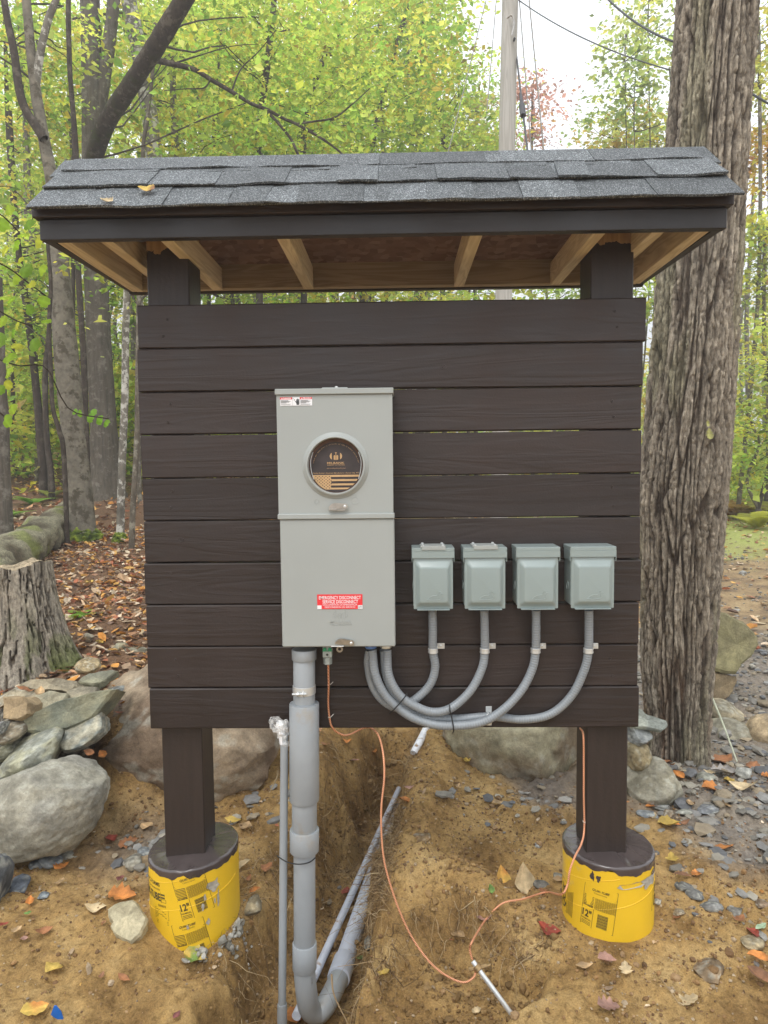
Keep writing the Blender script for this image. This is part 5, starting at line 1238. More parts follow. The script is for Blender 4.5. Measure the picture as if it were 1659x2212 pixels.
GRC = [(.17, .165, .155), (.22, .215, .20), (.27, .255, .225), (.20, .185, .155), (.31, .285, .23), (.13, .132, .135), (.27, .22, .15)]
def gd(x, y):
    nzz = .5*fbm(x*1.5, y*1.5, seed=81)
    g_ = sst(x+nzz*.35, .98, 1.3)*sst(y+nzz*.5, .15, .6)
    g_ = np.maximum(g_, .22*sst(x, .95, 1.2)*sst(y, -.55, -.1))
    g_ = np.maximum(g_, .9*np.exp(-(((x+1.0)/.20)**2+((y-.50)/.20)**2))); g_ = np.maximum(g_, .8*np.exp(-(((x+.75)/.35)**2+((y-.85)/.14)**2)))
    g_ = np.maximum(g_, .8*np.exp(-(((x-.62)/.28)**2+((y-.95)/.16)**2)))
    return np.where(inpost(x, y), 0, g_)
Pg = scatter(11000, -1.6, 3.6, -.6, 4.0, gd, 301); chips('slate_gravel', Pg, .030, .38, GRC, 302, 'chip', 'grey slate gravel spread at the right and along the boulders', 'gravel')
Pg2 = scatter(2600, -1.6, 3.2, -.4, 2.4, lambda x, y: gd(x, y)*.8, 303); chips('slate_gravel', Pg2, .052, .26, GRC, 304, 'chip', 'larger broken slate pieces among the gravel', 'gravel', 1)
Pr = scatter(3000, 1.0, 6.0, 3.0, 9, lambda x, y: .5+0*x, 305); chips('road_grit', Pr, .03, .5, GRC, 306, 'chip', 'small grit scattered on the track at the right', 'gravel')
def dd(x, y): return np.where(inpost(x, y), 0, .35+.65*sst(fbm(x*2.5, y*2.5, seed=91), -.1, .5))
Pd = scatter(26000, -1.6, 1.9, -.95, 1.6, dd, 311)
chips('soil_crumbs', Pd, .0075, .65, [(.26, .15, .062), (.20, .115, .05), (.31, .20, .10), (.15, .085, .038), (.34, .26, .17)], 312, 'chip', 'loose crumbs of ochre soil over the dug ground', 'soil', 1, .3)
def pits(x, y): return sst(H(x, y)*-1, .05, .14)*.8+.9*np.exp(-(((x-.30)/.14)**2+((y-.22)/.12)**2))+.8*np.exp(-(((x-.50)/.10)**2+((y+.02)/.12)**2))
Pd = scatter(16000, -.65, .75, -.8, 2.2, pits, 313); chips('soil_crumbs', Pd, .0115, .7, [(.25, .155, .06), (.21, .13, .052), (.28, .18, .075), (.18, .11, .042)], 314, 'chip', 'clods of ochre soil in the trench and pit', 'soil', 1, .35)
# concrete crumbs round the left footing
Pc = np.array([[CXL+(RT_+.012+abs(random.gauss(0, .02)))*cos(a), CYL+(RT_+.012+abs(random.gauss(0, .02)))*sin(a), 0] for a in [random.gauss(-.45, .25) for _ in range(70)]+[random.gauss(-1.2, .12) for _ in range(30)]])
Pc[:, 2] = H(Pc[:, 0], Pc[:, 1])+np.abs(RNG.normal(0, .012, len(Pc))); chips('concrete_crumbs', Pc, .013, .8, [(.33, .32, .28), (.26, .25, .21), (.40, .39, .35)], 321, 'chip', 'pale concrete crumbs spilt beside the left footing', 'rubble', 2, .1)

# roots -------------------------------------------------------------------
rr_ = np.random.default_rng(41); NR = 3200
y = rr_.uniform(-.15, 2.2, NR); sd1 = np.where(rr_.random(NR) < .5, 1, -1); sel = rr_.random(NR) < .30
y = np.where(sel, rr_.uniform(.15, .9, NR), y); sd1 = np.where(sel, 1, sd1)
x = np.interp(y, TY, TX)+sd1*(np.interp(y, TY, TW)+np.where(sd1 < 0, .24, .11)*rr_.uniform(0, 1.05, NR))
L_ = rr_.uniform(.04, .15, NR)*np.where(rr_.random(NR) < .08, 2., 1.)
d = np.stack([-sd1*rr_.uniform(0, .7, NR), rr_.normal(0, .55, NR), rr_.normal(-.25, .5, NR)], 1); d /= np.linalg.norm(d, axis=1)[:, None]
k_ = 220; aa = rr_.uniform(.2, 2.9, k_); x[:k_] = .20+.31*rr_.uniform(.80, 1.02, k_)*np.cos(aa); y[:k_] = -.16+.30*rr_.uniform(.80, 1.02, k_)*np.sin(aa); d[:k_] = np.stack([-np.cos(aa)*.6+rr_.normal(0, .3, k_), -np.sin(aa)*.6+rr_.normal(0, .3, k_), rr_.normal(-.5, .3, k_)], 1)
p = np.stack([x, y, H(x, y)-.004], 1); rp = [p]
for s_ in range(5):
    d = d+rr_.normal(0, .33, (NR, 3)); d[:, 2] -= .16; d /= np.linalg.norm(d, axis=1)[:, None]
    p = p+d*(L_/5)[:, None]; p[:, 2] = np.maximum(p[:, 2], H(p[:, 0], p[:, 1])+.006+.004*s_); rp.append(p)
rp = np.stack(rp, 1); r0 = rr_.choice([.0008, .0013, .0022], NR, p=[.6, .32, .08])
T_r = np.gradient(rp, axis=1); T_r /= np.linalg.norm(T_r, axis=2)[..., None]+1e-9
n1_ = np.cross(T_r, np.array([.3, .5, .81])); n1_ /= np.linalg.norm(n1_, axis=2)[..., None]+1e-9; n2_ = np.cross(T_r, n1_)
rad_ = r0[:, None]*np.linspace(1, .3, 6)[None]
rv = np.stack([rp+rad_[..., None]*(cos(a_)*n1_+sin(a_)*n2_) for a_ in (0, 2.094, 4.189)], 2).reshape(NR, 18, 3)
f0 = np.array([(i*3+j, i*3+(j+1) % 3, (i+1)*3+(j+1) % 3, (i+1)*3+j) for i in range(5) for j in range(3)])
rf = (f0[None]+(np.arange(NR)*18)[:, None, None]).reshape(-1, 4)
rc = np.repeat(np.array([(.26, .165, .075), (.36, .25, .13), (.13, .08, .04), (.46, .35, .20)])[rr_.integers(0, 4, NR)], 18, 0)
tag(mk('hanging_roots', rv.reshape(-1, 3), rf, M['rootm'], attrs={'col': rc}), 'fringe of fine cut roots along the trench walls', 'roots', kind='stuff')
def twig(label, P, r, cl, cat='twig', n=16):
    C = catmull(P, n); V, F = tube_arrays(C, np.linspace(r, r*.5, n), 5); return tag(mk('fallen_twig', V, F, M['rootm'], attrs={'col': np.repeat(np.array([cl]), len(V), 0)}), label, cat)
tw = lambda *pp: [gp(a, b_, l_) for a, b_, l_ in pp]
TWC = (.36, .26, .15)
twig('pale twig standing up from the elbow at the bottom', [atY(716, 2105, -.14), atY(722, 2150, -.15), atY(752, 2212, -.17)], .0035, TWC)
twig('forked pale twig at the bottom right of the elbow', [atY(778, 2150, -.22), atY(762, 2185, -.22), atY(755, 2230, -.22)], .0028, TWC)
twig('thin root curling over the dirt left of the slim conduit', tw((470, 2035, .004), (510, 2050, .012), (556, 2100, .016), (585, 2128, .01)), .002, TWC)
twig('long thin root running toward the lower trench edge', tw((500, 2130, .004), (545, 2116, .01), (590, 2124, .01)), .002, TWC)
twig('pale rootlet above the slim conduit base', tw((545, 1995, .004), (560, 2030, .016), (572, 2075, .006)), .0016, TWC)
twig('straight twig on dirt below the right footing', tw((1428, 2118, .006), (1450, 2150, .008), (1470, 2176, .004)), .0018, TWC)
twig('curved pale twig in the pit beside the ground rod', tw((1110, 2065, .004), (1130, 2095, .012), (1140, 2125, .006)), .0024, TWC)
twig('thin twig at the lower middle of the dirt', tw((955, 2135, .004), (975, 2150, .01), (1000, 2170, .004)), .002, TWC)
twig('dark twig on gravel right of the right footing', tw((1535, 1818, .004), (1560, 1824, .01), (1592, 1836, .004)), .0022, (.08, .06, .04))
twig('pale twig behind the left post on the ground', tw((423, 1777, .004), (440, 1800, .015), (500, 1808, .01)), .0018, TWC)
twig('curved stick beside the big brown boulder edge', [atY(600, 1665, .7), atY(598, 1680, .7), atY(582, 1712, .65)], .005, (.40, .30, .17))
twig('pale green rod leaning among stones right of the big trunk', [atY(1530, 1490, 1.45), atY(1560, 1560, 1.35), atY(1592, 1645, 1.25)], .0075, (.48, .50, .38), 'rod')

# ================================================================== LEAVES
def leaf_shape(kind, n=7):
    """outline points along the midrib: returns verts (x across, y along, z up) and faces, unit length"""
    t = np.linspace(0, 1, n)
    if kind == 0: w = .30*np.sin(pi*t**.85)**.9                       # oval, pointed
    elif kind == 1: w = .40*np.sin(pi*t**.75)**.8*(1+.12*np.sin(t*28))  # broad, toothed
    elif kind == 2: w = .20*np.sin(pi*t)**1.0                         # narrow
    else: w = .46*np.interp(t, [0, .12, .25, .38, .5, .62, .75, .88, 1], [.0, .75, .45, 1.0, .55, .85, .38, .35, 0])   # lobed
    w[0] = .012; w[-1] = .004
    V = []
    for i in range(n): V += [(-w[i], t[i]-.5, 0), (-w[i]*.5, t[i]-.5, 0), (0, t[i]-.5, 0), (w[i]*.5, t[i]-.5, 0), (w[i], t[i]-.5, 0)]
    F = [(i*5+j, i*5+j+1, (i+1)*5+j+1, (i+1)*5+j) for i in range(n-1) for j in range(4)]
    return np.array(V), F
def leaf_geo(kind, L, curl, fold, seed, n=9):
    V, F = leaf_shape(kind, n); r = np.random.default_rng(seed)
    x, y = V[:, 0], V[:, 1]
    z = fold*np.abs(x)*1.2+curl*(y*y)*1.6+.5*curl*np.sin(y*6+seed)*x+.05*vn(x*5, y*5, seed=seed)
    V = np.stack([x*(1-.3*abs(fold)), y*(1-.25*abs(curl)), z], 1)*L; V[:, 2] -= V[:, 2].min()
    return V, F
LC = {'orange': (.58, .23, .06), 'tan': (.50, .34, .18), 'brown': (.25, .125, .065), 'red': (.34, .07, .045), 'pale': (.60, .47, .28), 'yellow': (.60, .42, .10), 'green': (.17, .28, .07), 'pink': (.38, .22, .17), 'rust': (.36, .16, .07), 'purple': (.22, .08, .07), 'mint': (.42, .55, .36)}
def place_leaf(p, L, kind, colr, az_, tilt, curl, fold, seed, label=None, group=None, parent=None, name='fallen_leaf', col2=None, inplane=False):
    V, F = leaf_geo(kind, L, curl, fold, seed)
    c = np.array(LC.get(colr, colr) if isinstance(colr, str) else colr); t = sst(vn(V[:, 0]/L*3, V[:, 1]/L*3, seed=seed), -.4, .5)[:, None]
    c2 = np.array(LC[col2]) if col2 else c*.6; C = c*(1-t)+c2*t; mid = np.exp(-(V[:, 0]/L/.03)**2)[:, None]; C = C*(1+.35*mid)
    R = np.array(Matrix.Rotation(az_, 3, 'Z')@Matrix.Rotation(tilt[0], 3, 'X')@Matrix.Rotation(tilt[1], 3, 'Y'))
    if inplane: R = np.array(Matrix.Rotation(tilt[0], 3, 'X')@Matrix.Rotation(tilt[1], 3, 'Y')@Matrix.Rotation(az_, 3, 'Z'))
    o = mk(name, V@R.T+p, F, M['dryleaf'], parent, True, tuple(p), attrs={'col': np.clip(C, 0, 1)})
    return tag(o, label, 'leaf' if parent is None else None, group)
LV = [ # px,py,len px,kind,colour,az,label
 (319, 1792, 44, 0, 'tan', 2.2, 'oval tan leaf on the dirt left of the left post'), (240, 1819, 34, 0, 'red', .6, 'dark red leaf, left of a pair near the pale boulder'), (277, 1826, 42, 3, 'rust', 1.2, 'crumpled red-brown leaf behind the left footing'),
 (134, 1880, 40, 3, 'orange', .4, 'bright orange curled leaf on slate at the lower left'), (130, 1912, 32, 0, 'tan', .1, 'curled tan leaf below the bright orange one at left'), (65, 1957, 36, 0, 'orange', -.4, 'orange-brown leaf under the dark slate at lower left'),
 (61, 1980, 18, 0, 'green', 1.4, 'tiny green leaf at the lower left'), (206, 1972, 52, 0, 'pale', 1.5, 'pale tan leaf left of the heart-shaped tan stone'), (264, 1944, 62, 3, 'orange', 1.5, 'orange-red leaf behind the heart-shaped tan stone'),
 (261, 1905, 22, 1, 'purple', .3, 'small maroon leaf above the heart-shaped tan stone'), (8, 2005, 24, 0, 'red', 1.2, 'red leaf at the left frame edge'), (36, 2018, 26, 1, 'tan', .6, 'tan leaf near the left frame edge'), (96, 2020, 40, 0, 'rust', 1.3, 'rust brown leaf on the lower left dirt'),
 (53, 2037, 18, 1, 'pink', .9, 'small dusty pink leaf on the lower left dirt'), (421, 2079, 58, 1, 'yellow', 1.7, 'yellow and green leaf in front of the left footing'), (118, 2103, 56, 0, 'yellow', 2.0, 'dull yellow leaf on the lower left dirt'),
 (268, 2124, 42, 2, 'rust', 2.1, 'curled brown leaf on the bottom left dirt'), (219, 2117, 22, 0, 'brown', .2, 'small dark brown leaf on the bottom left dirt'), (75, 2190, 60, 1, 'orange', 1.0, 'large orange-yellow leaf in the bottom left corner'), (382, 2203, 24, 0, 'purple', .4, 'purplish leaf at the bottom edge left of the conduit'),
 (532, 1794, 46, 0, 'tan', 2.3, 'long tan leaf right of the left post'), (503, 1780, 40, 0, 'yellow', 1.5, 'yellowish leaf behind the left footing rim'), (530, 1876, 34, 1, 'pale', .7, 'pale leaf at the right side of the left footing'), (577, 1882, 30, 1, 'rust', 1.0, 'rust leaf near the slim conduit'),
 (551, 1932, 28, 0, 'orange', 1.0, 'bright orange leaf above the concrete crumbs'), (537, 1907, 28, 2, 'rust', .1, 'narrow red-brown leaf by the left footing'), (566, 1662, 46, 1, 'green', 1.3, 'green and yellow leaf at the end of the big brown boulder'),
 (752, 1606, 26, 0, 'orange', 1.5, 'orange leaf under the bottom plank'), (703, 1613, 24, 1, 'rust', 1.3, 'rust leaf just right of the thick conduit'), (808, 1627, 26, 0, 'orange', .4, 'orange leaf beside the drooping copper wire'), (761, 1648, 32, 2, 'pink', 1.5, 'pinkish curled leaf on the left bank'),
 (822, 1679, 22, 0, 'rust', 1.7, 'rust leaf on the trench wall'), (875, 1736, 34, 0, 'orange', 2.0, 'orange leaf on the lip where the slim pipe is buried'), (884, 1708, 26, 2, 'pink', 1.4, 'pink leaf on the far trench lip'), (990, 1706, 26, 0, 'tan', .3, 'small round tan leaf on the right bank'),
 (1008, 1649, 26, 1, 'yellow', .5, 'yellow leaf beside the mossy boulder'), (780, 2078, 24, 0, 'green', 1.2, 'small green leaf right of the elbow'), (829, 2113, 34, 1, 'yellow', 1.0, 'yellow-brown leaf right of the elbow on the pit floor'), (748, 1932, 26, 1, 'red', .2, 'red-orange leaf caught behind the pipes'),
 (640, 2204, 56, 1, 'orange', 1.4, 'orange leaf at the foot of the slim conduit'), (988, 2022, 46, 0, 'tan', 2.4, 'tan chip-like leaf on the clods left of the copper wire'), (1087, 1907, 62, 0, 'orange', -.5, 'orange and yellow leaf standing on the right bank'),
 (1131, 1912, 80, 0, 'pale', -.4, 'large pale tan leaf standing beside the orange one'), (1060, 1927, 20, 1, 'green', 1.2, 'tiny green leaf left of the standing leaves'), (1187, 2018, 58, 0, 'red', 2.2, 'large red leaf left of the right footing base'), (1076, 1740, 28, 0, 'tan', 1.4, 'tan leaf on the dirt below the mossy boulder'),
 (1446, 1788, 52, 1, 'yellow', 1.8, 'crinkled yellow-tan leaf right of the right post'), (1564, 1837, 52, 2, 'orange', 1.3, 'orange-brown leaf on gravel at right'), (1451, 1863, 38, 3, 'yellow', .3, 'bright yellow lobed leaf right of the right footing'), (1474, 1898, 44, 2, 'brown', 1.5, 'brown leaf on the slate row'),
 (1504, 1894, 28, 1, 'orange', .2, 'orange leaf on the slate row'), (1311, 2085, 44, 1, 'pink', 1.5, 'pinkish tan leaf below the right footing'), (1352, 2103, 38, 3, 'pale', .2, 'pale yellow leaf below the right footing'), (1262, 2096, 42, 2, 'tan', 1.5, 'thin tan leaf left of the pinkish one below the right footing'),
 (1485, 2172, 56, 3, 'pale', 1.4, 'pale cream leaf at the bottom right'), (1314, 2182, 52, 3, 'pink', 1.5, 'brownish pink leaf at the bottom edge below the right footing'), (1030, 2193, 24, 1, 'pale', 1.2, 'small cream leaf near the bottom middle'), (1640, 2078, 54, 0, 'orange', 1.7, 'orange leaf at the right frame edge'),
 (1646, 2124, 70, 0, 'brown', -.7, 'curled brown leaf at the lower right frame edge'), (1626, 2022, 34, 1, 'red', .9, 'crimson leaf under the mint green leaf'), (1643, 2012, 42, 2, 'mint', 1.0, 'mint green leaf at the right frame edge'), (1597, 1994, 34, 3, 'rust', 1.0, 'red-brown leaf near the right edge slates'), (1461, 1988, 20, 1, 'rust', .2, 'little rust leaf on dirt right of the right footing'),
 (1044, 1995, 46, 2, 'pink', 1.5, 'dusty pink leaf under the copper wire'), (1207, 1909, 30, 0, 'tan', 1.6, 'tan leaf tucked at the left of the right footing'), (1173, 1932, 22, 1, 'rust', 1.4, 'rust leaf under the dark slate by the copper wire'),
 (1345, 1738, 30, 0, 'orange', 1.6, 'orange leaf tucked behind the right post'), (1437, 1655, 40, 0, 'rust', -.5, 'large rust leaf beside the trunk foot, left of it'), (1421, 1535, 34, 1, 'rust', .5, 'rust leaf on the pale slab against the trunk'), (1466, 1680, 36, 0, 'orange', -.3, 'orange leaf at the trunk foot'),
 (1562, 1628+20, 54, 1, 'rust', 1.2, 'wide brown leaf under the square tan stone'), (1541, 1712, 50, 1, 'orange', 1.8, 'orange-red leaf in the pile right of the trunk'), (1608, 1708, 66, 0, 'pale', -1.1, 'long pale yellow leaf on the right gravel'), (1574, 1692, 30, 1, 'yellow', .3, 'golden leaf in the pile right of the trunk'),
 (1628, 1660, 38, 1, 'rust', .8, 'dark rust leaf above the pale yellow one'), (1565, 1674, 56, 3, (.36, .33, .30), 1.9, 'grey-brown maple leaf lying on gravel behind the trunk'), (1490, 1740, 30, 0, 'tan', .2, 'tan leaf on slate below the trunk'), (1410, 1778-30, 34, 0, 'orange', 1.5, 'orange leaf under the rounded grey boulder')]
for i, (px, py, lp, kd, cl, a_, lb) in enumerate(LV):
    p = gp(px, py, .013); D = float((p-CAM)@Fw); L_ = px_size(lp, D)*1.0; r = random.Random(i)
    stand = 'standing' in lb
    place_leaf(p, L_, kd, cl, -a_ if not stand else .3, (.9, .2) if stand else (r.uniform(-.2, .2), r.uniform(-.2, .2)), r.uniform(.1, .5), r.uniform(.0, .5), 500+i, lb, col2=('green' if 'yellow and green' in lb or 'green and yellow' in lb else 'yellow' if 'orange and yellow' in lb or 'orange-yellow' in lb else None))
def onsurf(px, py, Y, lp, kd, cl, az_, tilt, label, seed, col2=None):
    p = atY(px, py, Y); D = float((p-CAM)@Fw); place_leaf(p, px_size(lp, D), kd, cl, az_, tilt, .35, .3, seed, label, col2=col2, inplane=True)
onsurf(316, 412, -.20, 44, 1, 'brown', 1.35, (.68, .1), 'brown and yellow leaf curled on the roof shingles', 801, 'yellow')
onsurf(231, 436, -.262, 32, 3, 'pale', 1.4, (.66, .1), 'pale tan leaf at the left eave on the shingles', 802)
onsurf(86, 1496, .74, 36, 0, 'tan', .3, (.3, .2), 'tan leaf lying on the stone wall', 803); onsurf(54, 1492, .82, 44, 2, 'rust', 1.5, (.1, .2), 'narrow red-brown leaf tucked in the stone wall', 804)
onsurf(221, 1630, .78, 24, 1, 'orange', .8, (.6, .2), 'orange-brown leaf against the big brown boulder', 805); onsurf(192, 1626, .68, 28, 0, 'rust', 1.4, (.5, .2), 'small rust leaf on top of the pale boulder', 806)
# leaf litter ---------------------------------------------------------------
LITC = [(.34, .18, .09), (.48, .27, .14), (.26, .14, .08), (.58, .42, .26), (.38, .14, .07), (.62, .36, .10), (.16, .10, .07), (.56, .46, .32), (.56, .26, .06), (.36, .25, .16), (.62, .50, .36)]
def flat_leaves(name, P, L0, seed, label, cat, cols=LITC, mt='dryleaf', tilt=.35, up=.012):
    r = np.random.default_rng(seed); n = len(P); L_ = L0*np.exp(r.normal(0, .3, n)); w = L_*r.uniform(.35, .7, n); fo = r.uniform(-.1, .45, n)*w; cu = r.uniform(0, .5, n)*L_*.5
    # 8-point leaf: base, 3 left, tip, 3 right + mid points
    T = np.array([[0, -.5, 0], [-.36, -.28, 1], [-.5, .02, 1], [-.30, .28, 1], [0, .5, 0], [.30, .28, 1], [.5, .02, 1], [.36, -.28, 1], [0, 0, 0]])
    X = T[None, :, 0]*w[:, None]; Y = T[None, :, 1]*L_[:, None]; Z = T[None, :, 2]*fo[:, None]+(T[None, :, 1]**2)*4*cu[:, None]*.5
    a = r.uniform(0, 2*pi, n); tx = r.normal(0, tilt, n); ty = r.normal(0, tilt, n)
    Y, Z = Y*np.cos(tx)[:, None]-Z*np.sin(tx)[:, None], Y*np.sin(tx)[:, None]+Z*np.cos(tx)[:, None]
    X, Z = X*np.cos(ty)[:, None]-Z*np.sin(ty)[:, None], X*np.sin(ty)[:, None]+Z*np.cos(ty)[:, None]
    X, Y = X*np.cos(a)[:, None]-Y*np.sin(a)[:, None], X*np.sin(a)[:, None]+Y*np.cos(a)[:, None]
    V = np.stack([X+P[:, 0, None], Y+P[:, 1, None], Z+P[:, 2, None]+np.abs(r.normal(0, up, n))[:, None]+.3*np.abs(Z).max(1)[:, None]], -1).reshape(-1, 3)
    F0 = np.array([[0, 1, 8], [1, 2, 8], [2, 3, 8], [3, 4, 8], [4, 5, 8], [5, 6, 8], [6, 7, 8], [7, 0, 8]]); F = (F0[None]+(np.arange(n)*9)[:, None, None]).reshape(-1, 3)
    cc = np.array(cols)[r.integers(0, len(cols), n)]*r.uniform(.65, 1.3, (n, 1)); C = np.repeat(cc, 9, 0)
    return V, F, C, n
def litter(name, P, L0, seed, label, cat='leaf litter', **k):
    V, F, C, n = flat_leaves(name, P, L0, seed, label, cat, **k)
    return tag(mk(name, V, F, M['dryleaf'], None, False, attrs={'col': np.clip(C, 0, 1)}), label, cat, kind='stuff')
def ld(x, y):
    nzz = .5*fbm(x*1.5, y*1.5, seed=81)
    m_ = sst(y+nzz*.8, 1.2, 1.9)*(1-sst(x/(y+2.33), .10, .20)); m_ = np.maximum(m_, sst(-x+nzz*.2, 1.05, 1.4)*sst(y+nzz*.3, .85, 1.1)); return m_*sst(np.abs(x-np.interp(y, TY, TX)), .3, .5)
Pl = scatter(22000, -5.5, 1.2, .8, 7, ld, 331)
litter('leaf_litter', Pl, .055, 332, 'deep litter of brown and orange leaves on the forest floor at left')
Pl = scatter(22000, -18, 4, 6.5, 24, ld, 333); litter('leaf_litter', Pl, .085, 334, 'leaf litter farther back on the wooded slope')
Pl = scatter(5200, 1.2, 9, 3.2, 16, lambda x, y: .55*sst(x/(y+2.33), .12, .2), 335); litter('leaf_litter', Pl, .085, 336, 'scattered orange leaves on the track and grass at right', tilt=.15)
Pl = scatter(420, -1.7, 2.3, -.9, 3, lambda x, y: np.where(inpost(x, y), 0, .35+.4*(y > .6)), 337); litter('leaf_scraps', Pl, .022, 338, 'small dry leaf scraps strewn over the dirt', tilt=.3, up=.003)
def where_leaf(x, y, c, k):
    sh = ('oval', 'toothed', 'narrow', 'lobed')[k]
    if x < 0:
        side = 'close to the stump' if x < -2.1 else 'beside the board edge' if x > -1.35 else 'between stump and board'
        row = ('just above the stone wall', 'a little way up the leaf bank', 'midway up the leaf bank', 'high on the leaf bank', 'at the top of the leaf bank')[min(4, int((y-1.1)/.7))]
        return '%s %s fallen leaf %s, %s' % (c, sh, side, row)
    side = 'by the rounded grey boulder' if x < 1.45 else 'below the big trunk' if x < 1.85 else 'toward the right frame edge'
    row = ('on the near gravel', 'on the middle of the gravel', 'on the far gravel')[min(2, int((y-.3)/.8))]
    return '%s %s fallen leaf %s, %s' % (c, sh, side, row)
USED = set()
# single leaves picked out of the litter and the gravel
kk = 0; grp1 = 'larger fallen leaves lying on the forest floor left of the board'; grp2 = 'fallen leaves lying among the gravel right of the right footing'
for (n_, x0, x1, y0, y1, g_, lb, sz) in ((130, -3.4, -1.05, 1.15, 4.5, grp1, 'dry curled leaf in the litter on the forest floor left of the board', .075), (60, 1.15, 2.6, .35, 2.6, grp2, 'dry leaf among the slate gravel right of the right footing', .065)):
    r = np.random.default_rng(900+n_)
    for i in range(n_):
        x, y = r.uniform(x0, x1), r.uniform(y0, y1); z = float(H(x, y))
        cix, kix = int(r.integers(0, 8)), int(r.integers(0, 4)); lbx = where_leaf(x, y, ('orange', 'tan', 'rust', 'brown', 'pale', 'orange', 'yellow', 'rust')[cix], kix)
        if lbx in USED: continue
        USED.add(lbx)
        place_leaf(np.array([x, y, z+.012]), sz*float(np.exp(r.normal(0, .25))), kix, ('orange', 'tan', 'rust', 'brown', 'pale', 'orange', 'yellow', 'rust')[cix], r.uniform(0, 6.3), (r.normal(0, .3), r.normal(0, .3)), r.uniform(.1, .6), r.uniform(0, .5), 1000+kk, lbx, g_); kk += 1
b = MB(); q = gp(120, 2200, .02); b.prism([(q[0]-.022, q[2]-.03), (q[0]+.024, q[2]-.03), (q[0]+.016, q[2]+.0), (q[0]+.002, q[2]+.018), (q[0]-.004, q[2]+.017)], q[1], q[1]+.004)
tag(b.build('blue_scrap', M['blue'], None), 'bright blue plastic corner poking up at the bottom left', 'plastic scrap')

# ================================================================== BIG TRUNK WITH FURROWED BARK
big = empty('large_tree', (1.55, 1.5, 0), 'massive tree with deeply furrowed grey bark, right of the board', 'tree')
nth, nh = 300, 760
zz = np.linspace(-.25, 6.2, nh); th = np.arange(nth)*2*pi/nth
ZZ, TH = np.meshgrid(zz, th, indexing='ij')
cxz = np.interp(zz, [-.25, .0, .35, 1.4, 2.5, 3.8, 6.2], [1.555, 1.555, 1.555, 1.550, 1.614, 1.690, 1.82]); rz_ = np.interp(zz, [-.25, 0, .12, .45, 1.4, 2.5, 3.8, 6.2], [.23, .165, .155, .175, .218, .201, .192, .185])
k_ = 2*pi/24
def worley(u, v, per, seed):
    iu, iv = np.floor(u), np.floor(v); d1 = np.full(u.shape, 9.); d2 = np.full(u.shape, 9.); idd = np.zeros(u.shape)
    for a in (-1, 0, 1):
        for c in (-1, 0, 1):
            cu, cv = iu+a, iv+c; hu = np.mod(cu, per); jx = _hash(hu, cv, hu*0, seed); jy = _hash(hu, cv, hu*0+1, seed)
            d = np.hypot(cu+jx-u, (cv+jy-v)); m_ = d < d1; d2 = np.where(m_, d1, np.minimum(d2, d)); idd = np.where(m_, _hash(hu, cv, hu*0+2, seed), idd); d1 = np.where(m_, d, d1)
    return d1, d2, idd
PER = 34
def cyl_n(f, s, zf): return fbm(np.cos(TH)*f, np.sin(TH)*f, ZZ*zf, seed=s, oct=3)
U = TH/(2*pi)*PER+.55*cyl_n(1.2, 5, .9)+.22*cyl_n(5, 6, 5); Vv = ZZ*1.5+.7*cyl_n(2, 7, 1.0)
d1, d2, idd = worley(U, Vv, PER, 3)
U2 = TH/(2*pi)*84+.7*cyl_n(4, 15, 3.0); d1b, d2b, idb = worley(U2, ZZ*9+1.2*cyl_n(5, 17, 5), 84, 9)
edge = sst(d2-d1+.10*cyl_n(16, 27, 9), .03, .26); e2 = sst(d2b-d1b, .04, .26)
rel = .013*edge+.007*idd*edge+(.006*e2+.009*idb*e2)*(.3+.7*edge)+.004*cyl_n(22, 25, 14)+.004*cyl_n(48, 26, 30)
RR = rz_[:, None]+rel-.018+.012*cyl_n(.9, 31, .5)*1.5
# roots flaring a little at the front
X = cxz[:, None]+RR*np.cos(TH); Y = 1.5+RR*np.sin(TH)
V = np.stack([X, Y, ZZ], -1).reshape(-1, 3)
i = np.arange(nh-1)[:, None]*nth; k = np.arange(nth)[None]; F = np.stack([i+k, i+(k+1) % nth, i+nth+(k+1) % nth, i+nth+k], -1).reshape(-1, 4)
lo, hi = np.array([.080, .063, .050]), np.array([.37, .335, .285]); t = np.clip(edge*.65+e2*.35*edge+.25*cyl_n(20, 35, 10), 0, 1)[..., None]
C = lo*(1-t)+hi*t; C = C*(.70+.35*idd[..., None]+.30*idb[..., None]); C = C*np.array([1.0, .95, .88]); olive = sst(cyl_n(1.5, 37, 1.2), .1, .5)[..., None]*.35; C = C*(1-olive)+np.array([.20, .20, .11])*olive*(.5+t)
red = (1-sst(ZZ, .1, .75))[..., None]*sst(cyl_n(2, 38, 1), -.3, .3)[..., None]*.7; C = C*(1-red)+np.array([.26, .15, .085])*red
mk('trunk', V, F, M['bark'], big, True, (1.55, 1.5, 0), attrs={'col': np.clip(C.reshape(-1, 3), .01, .8)})
for (px, py, s_) in ((1531, 937, 26), (1528, 915, 14)):
    p = atY(px, py, 1.26); place_leaf(p, px_size(s_, 3.6), 3, (.35, .34, .12), .1, (1.4, .2), .2, .2, 888+py, 'pale olive leaf stuck on the big trunk bark' if s_ > 20 else 'tiny olive leaf stuck just above the other on the big trunk', None)

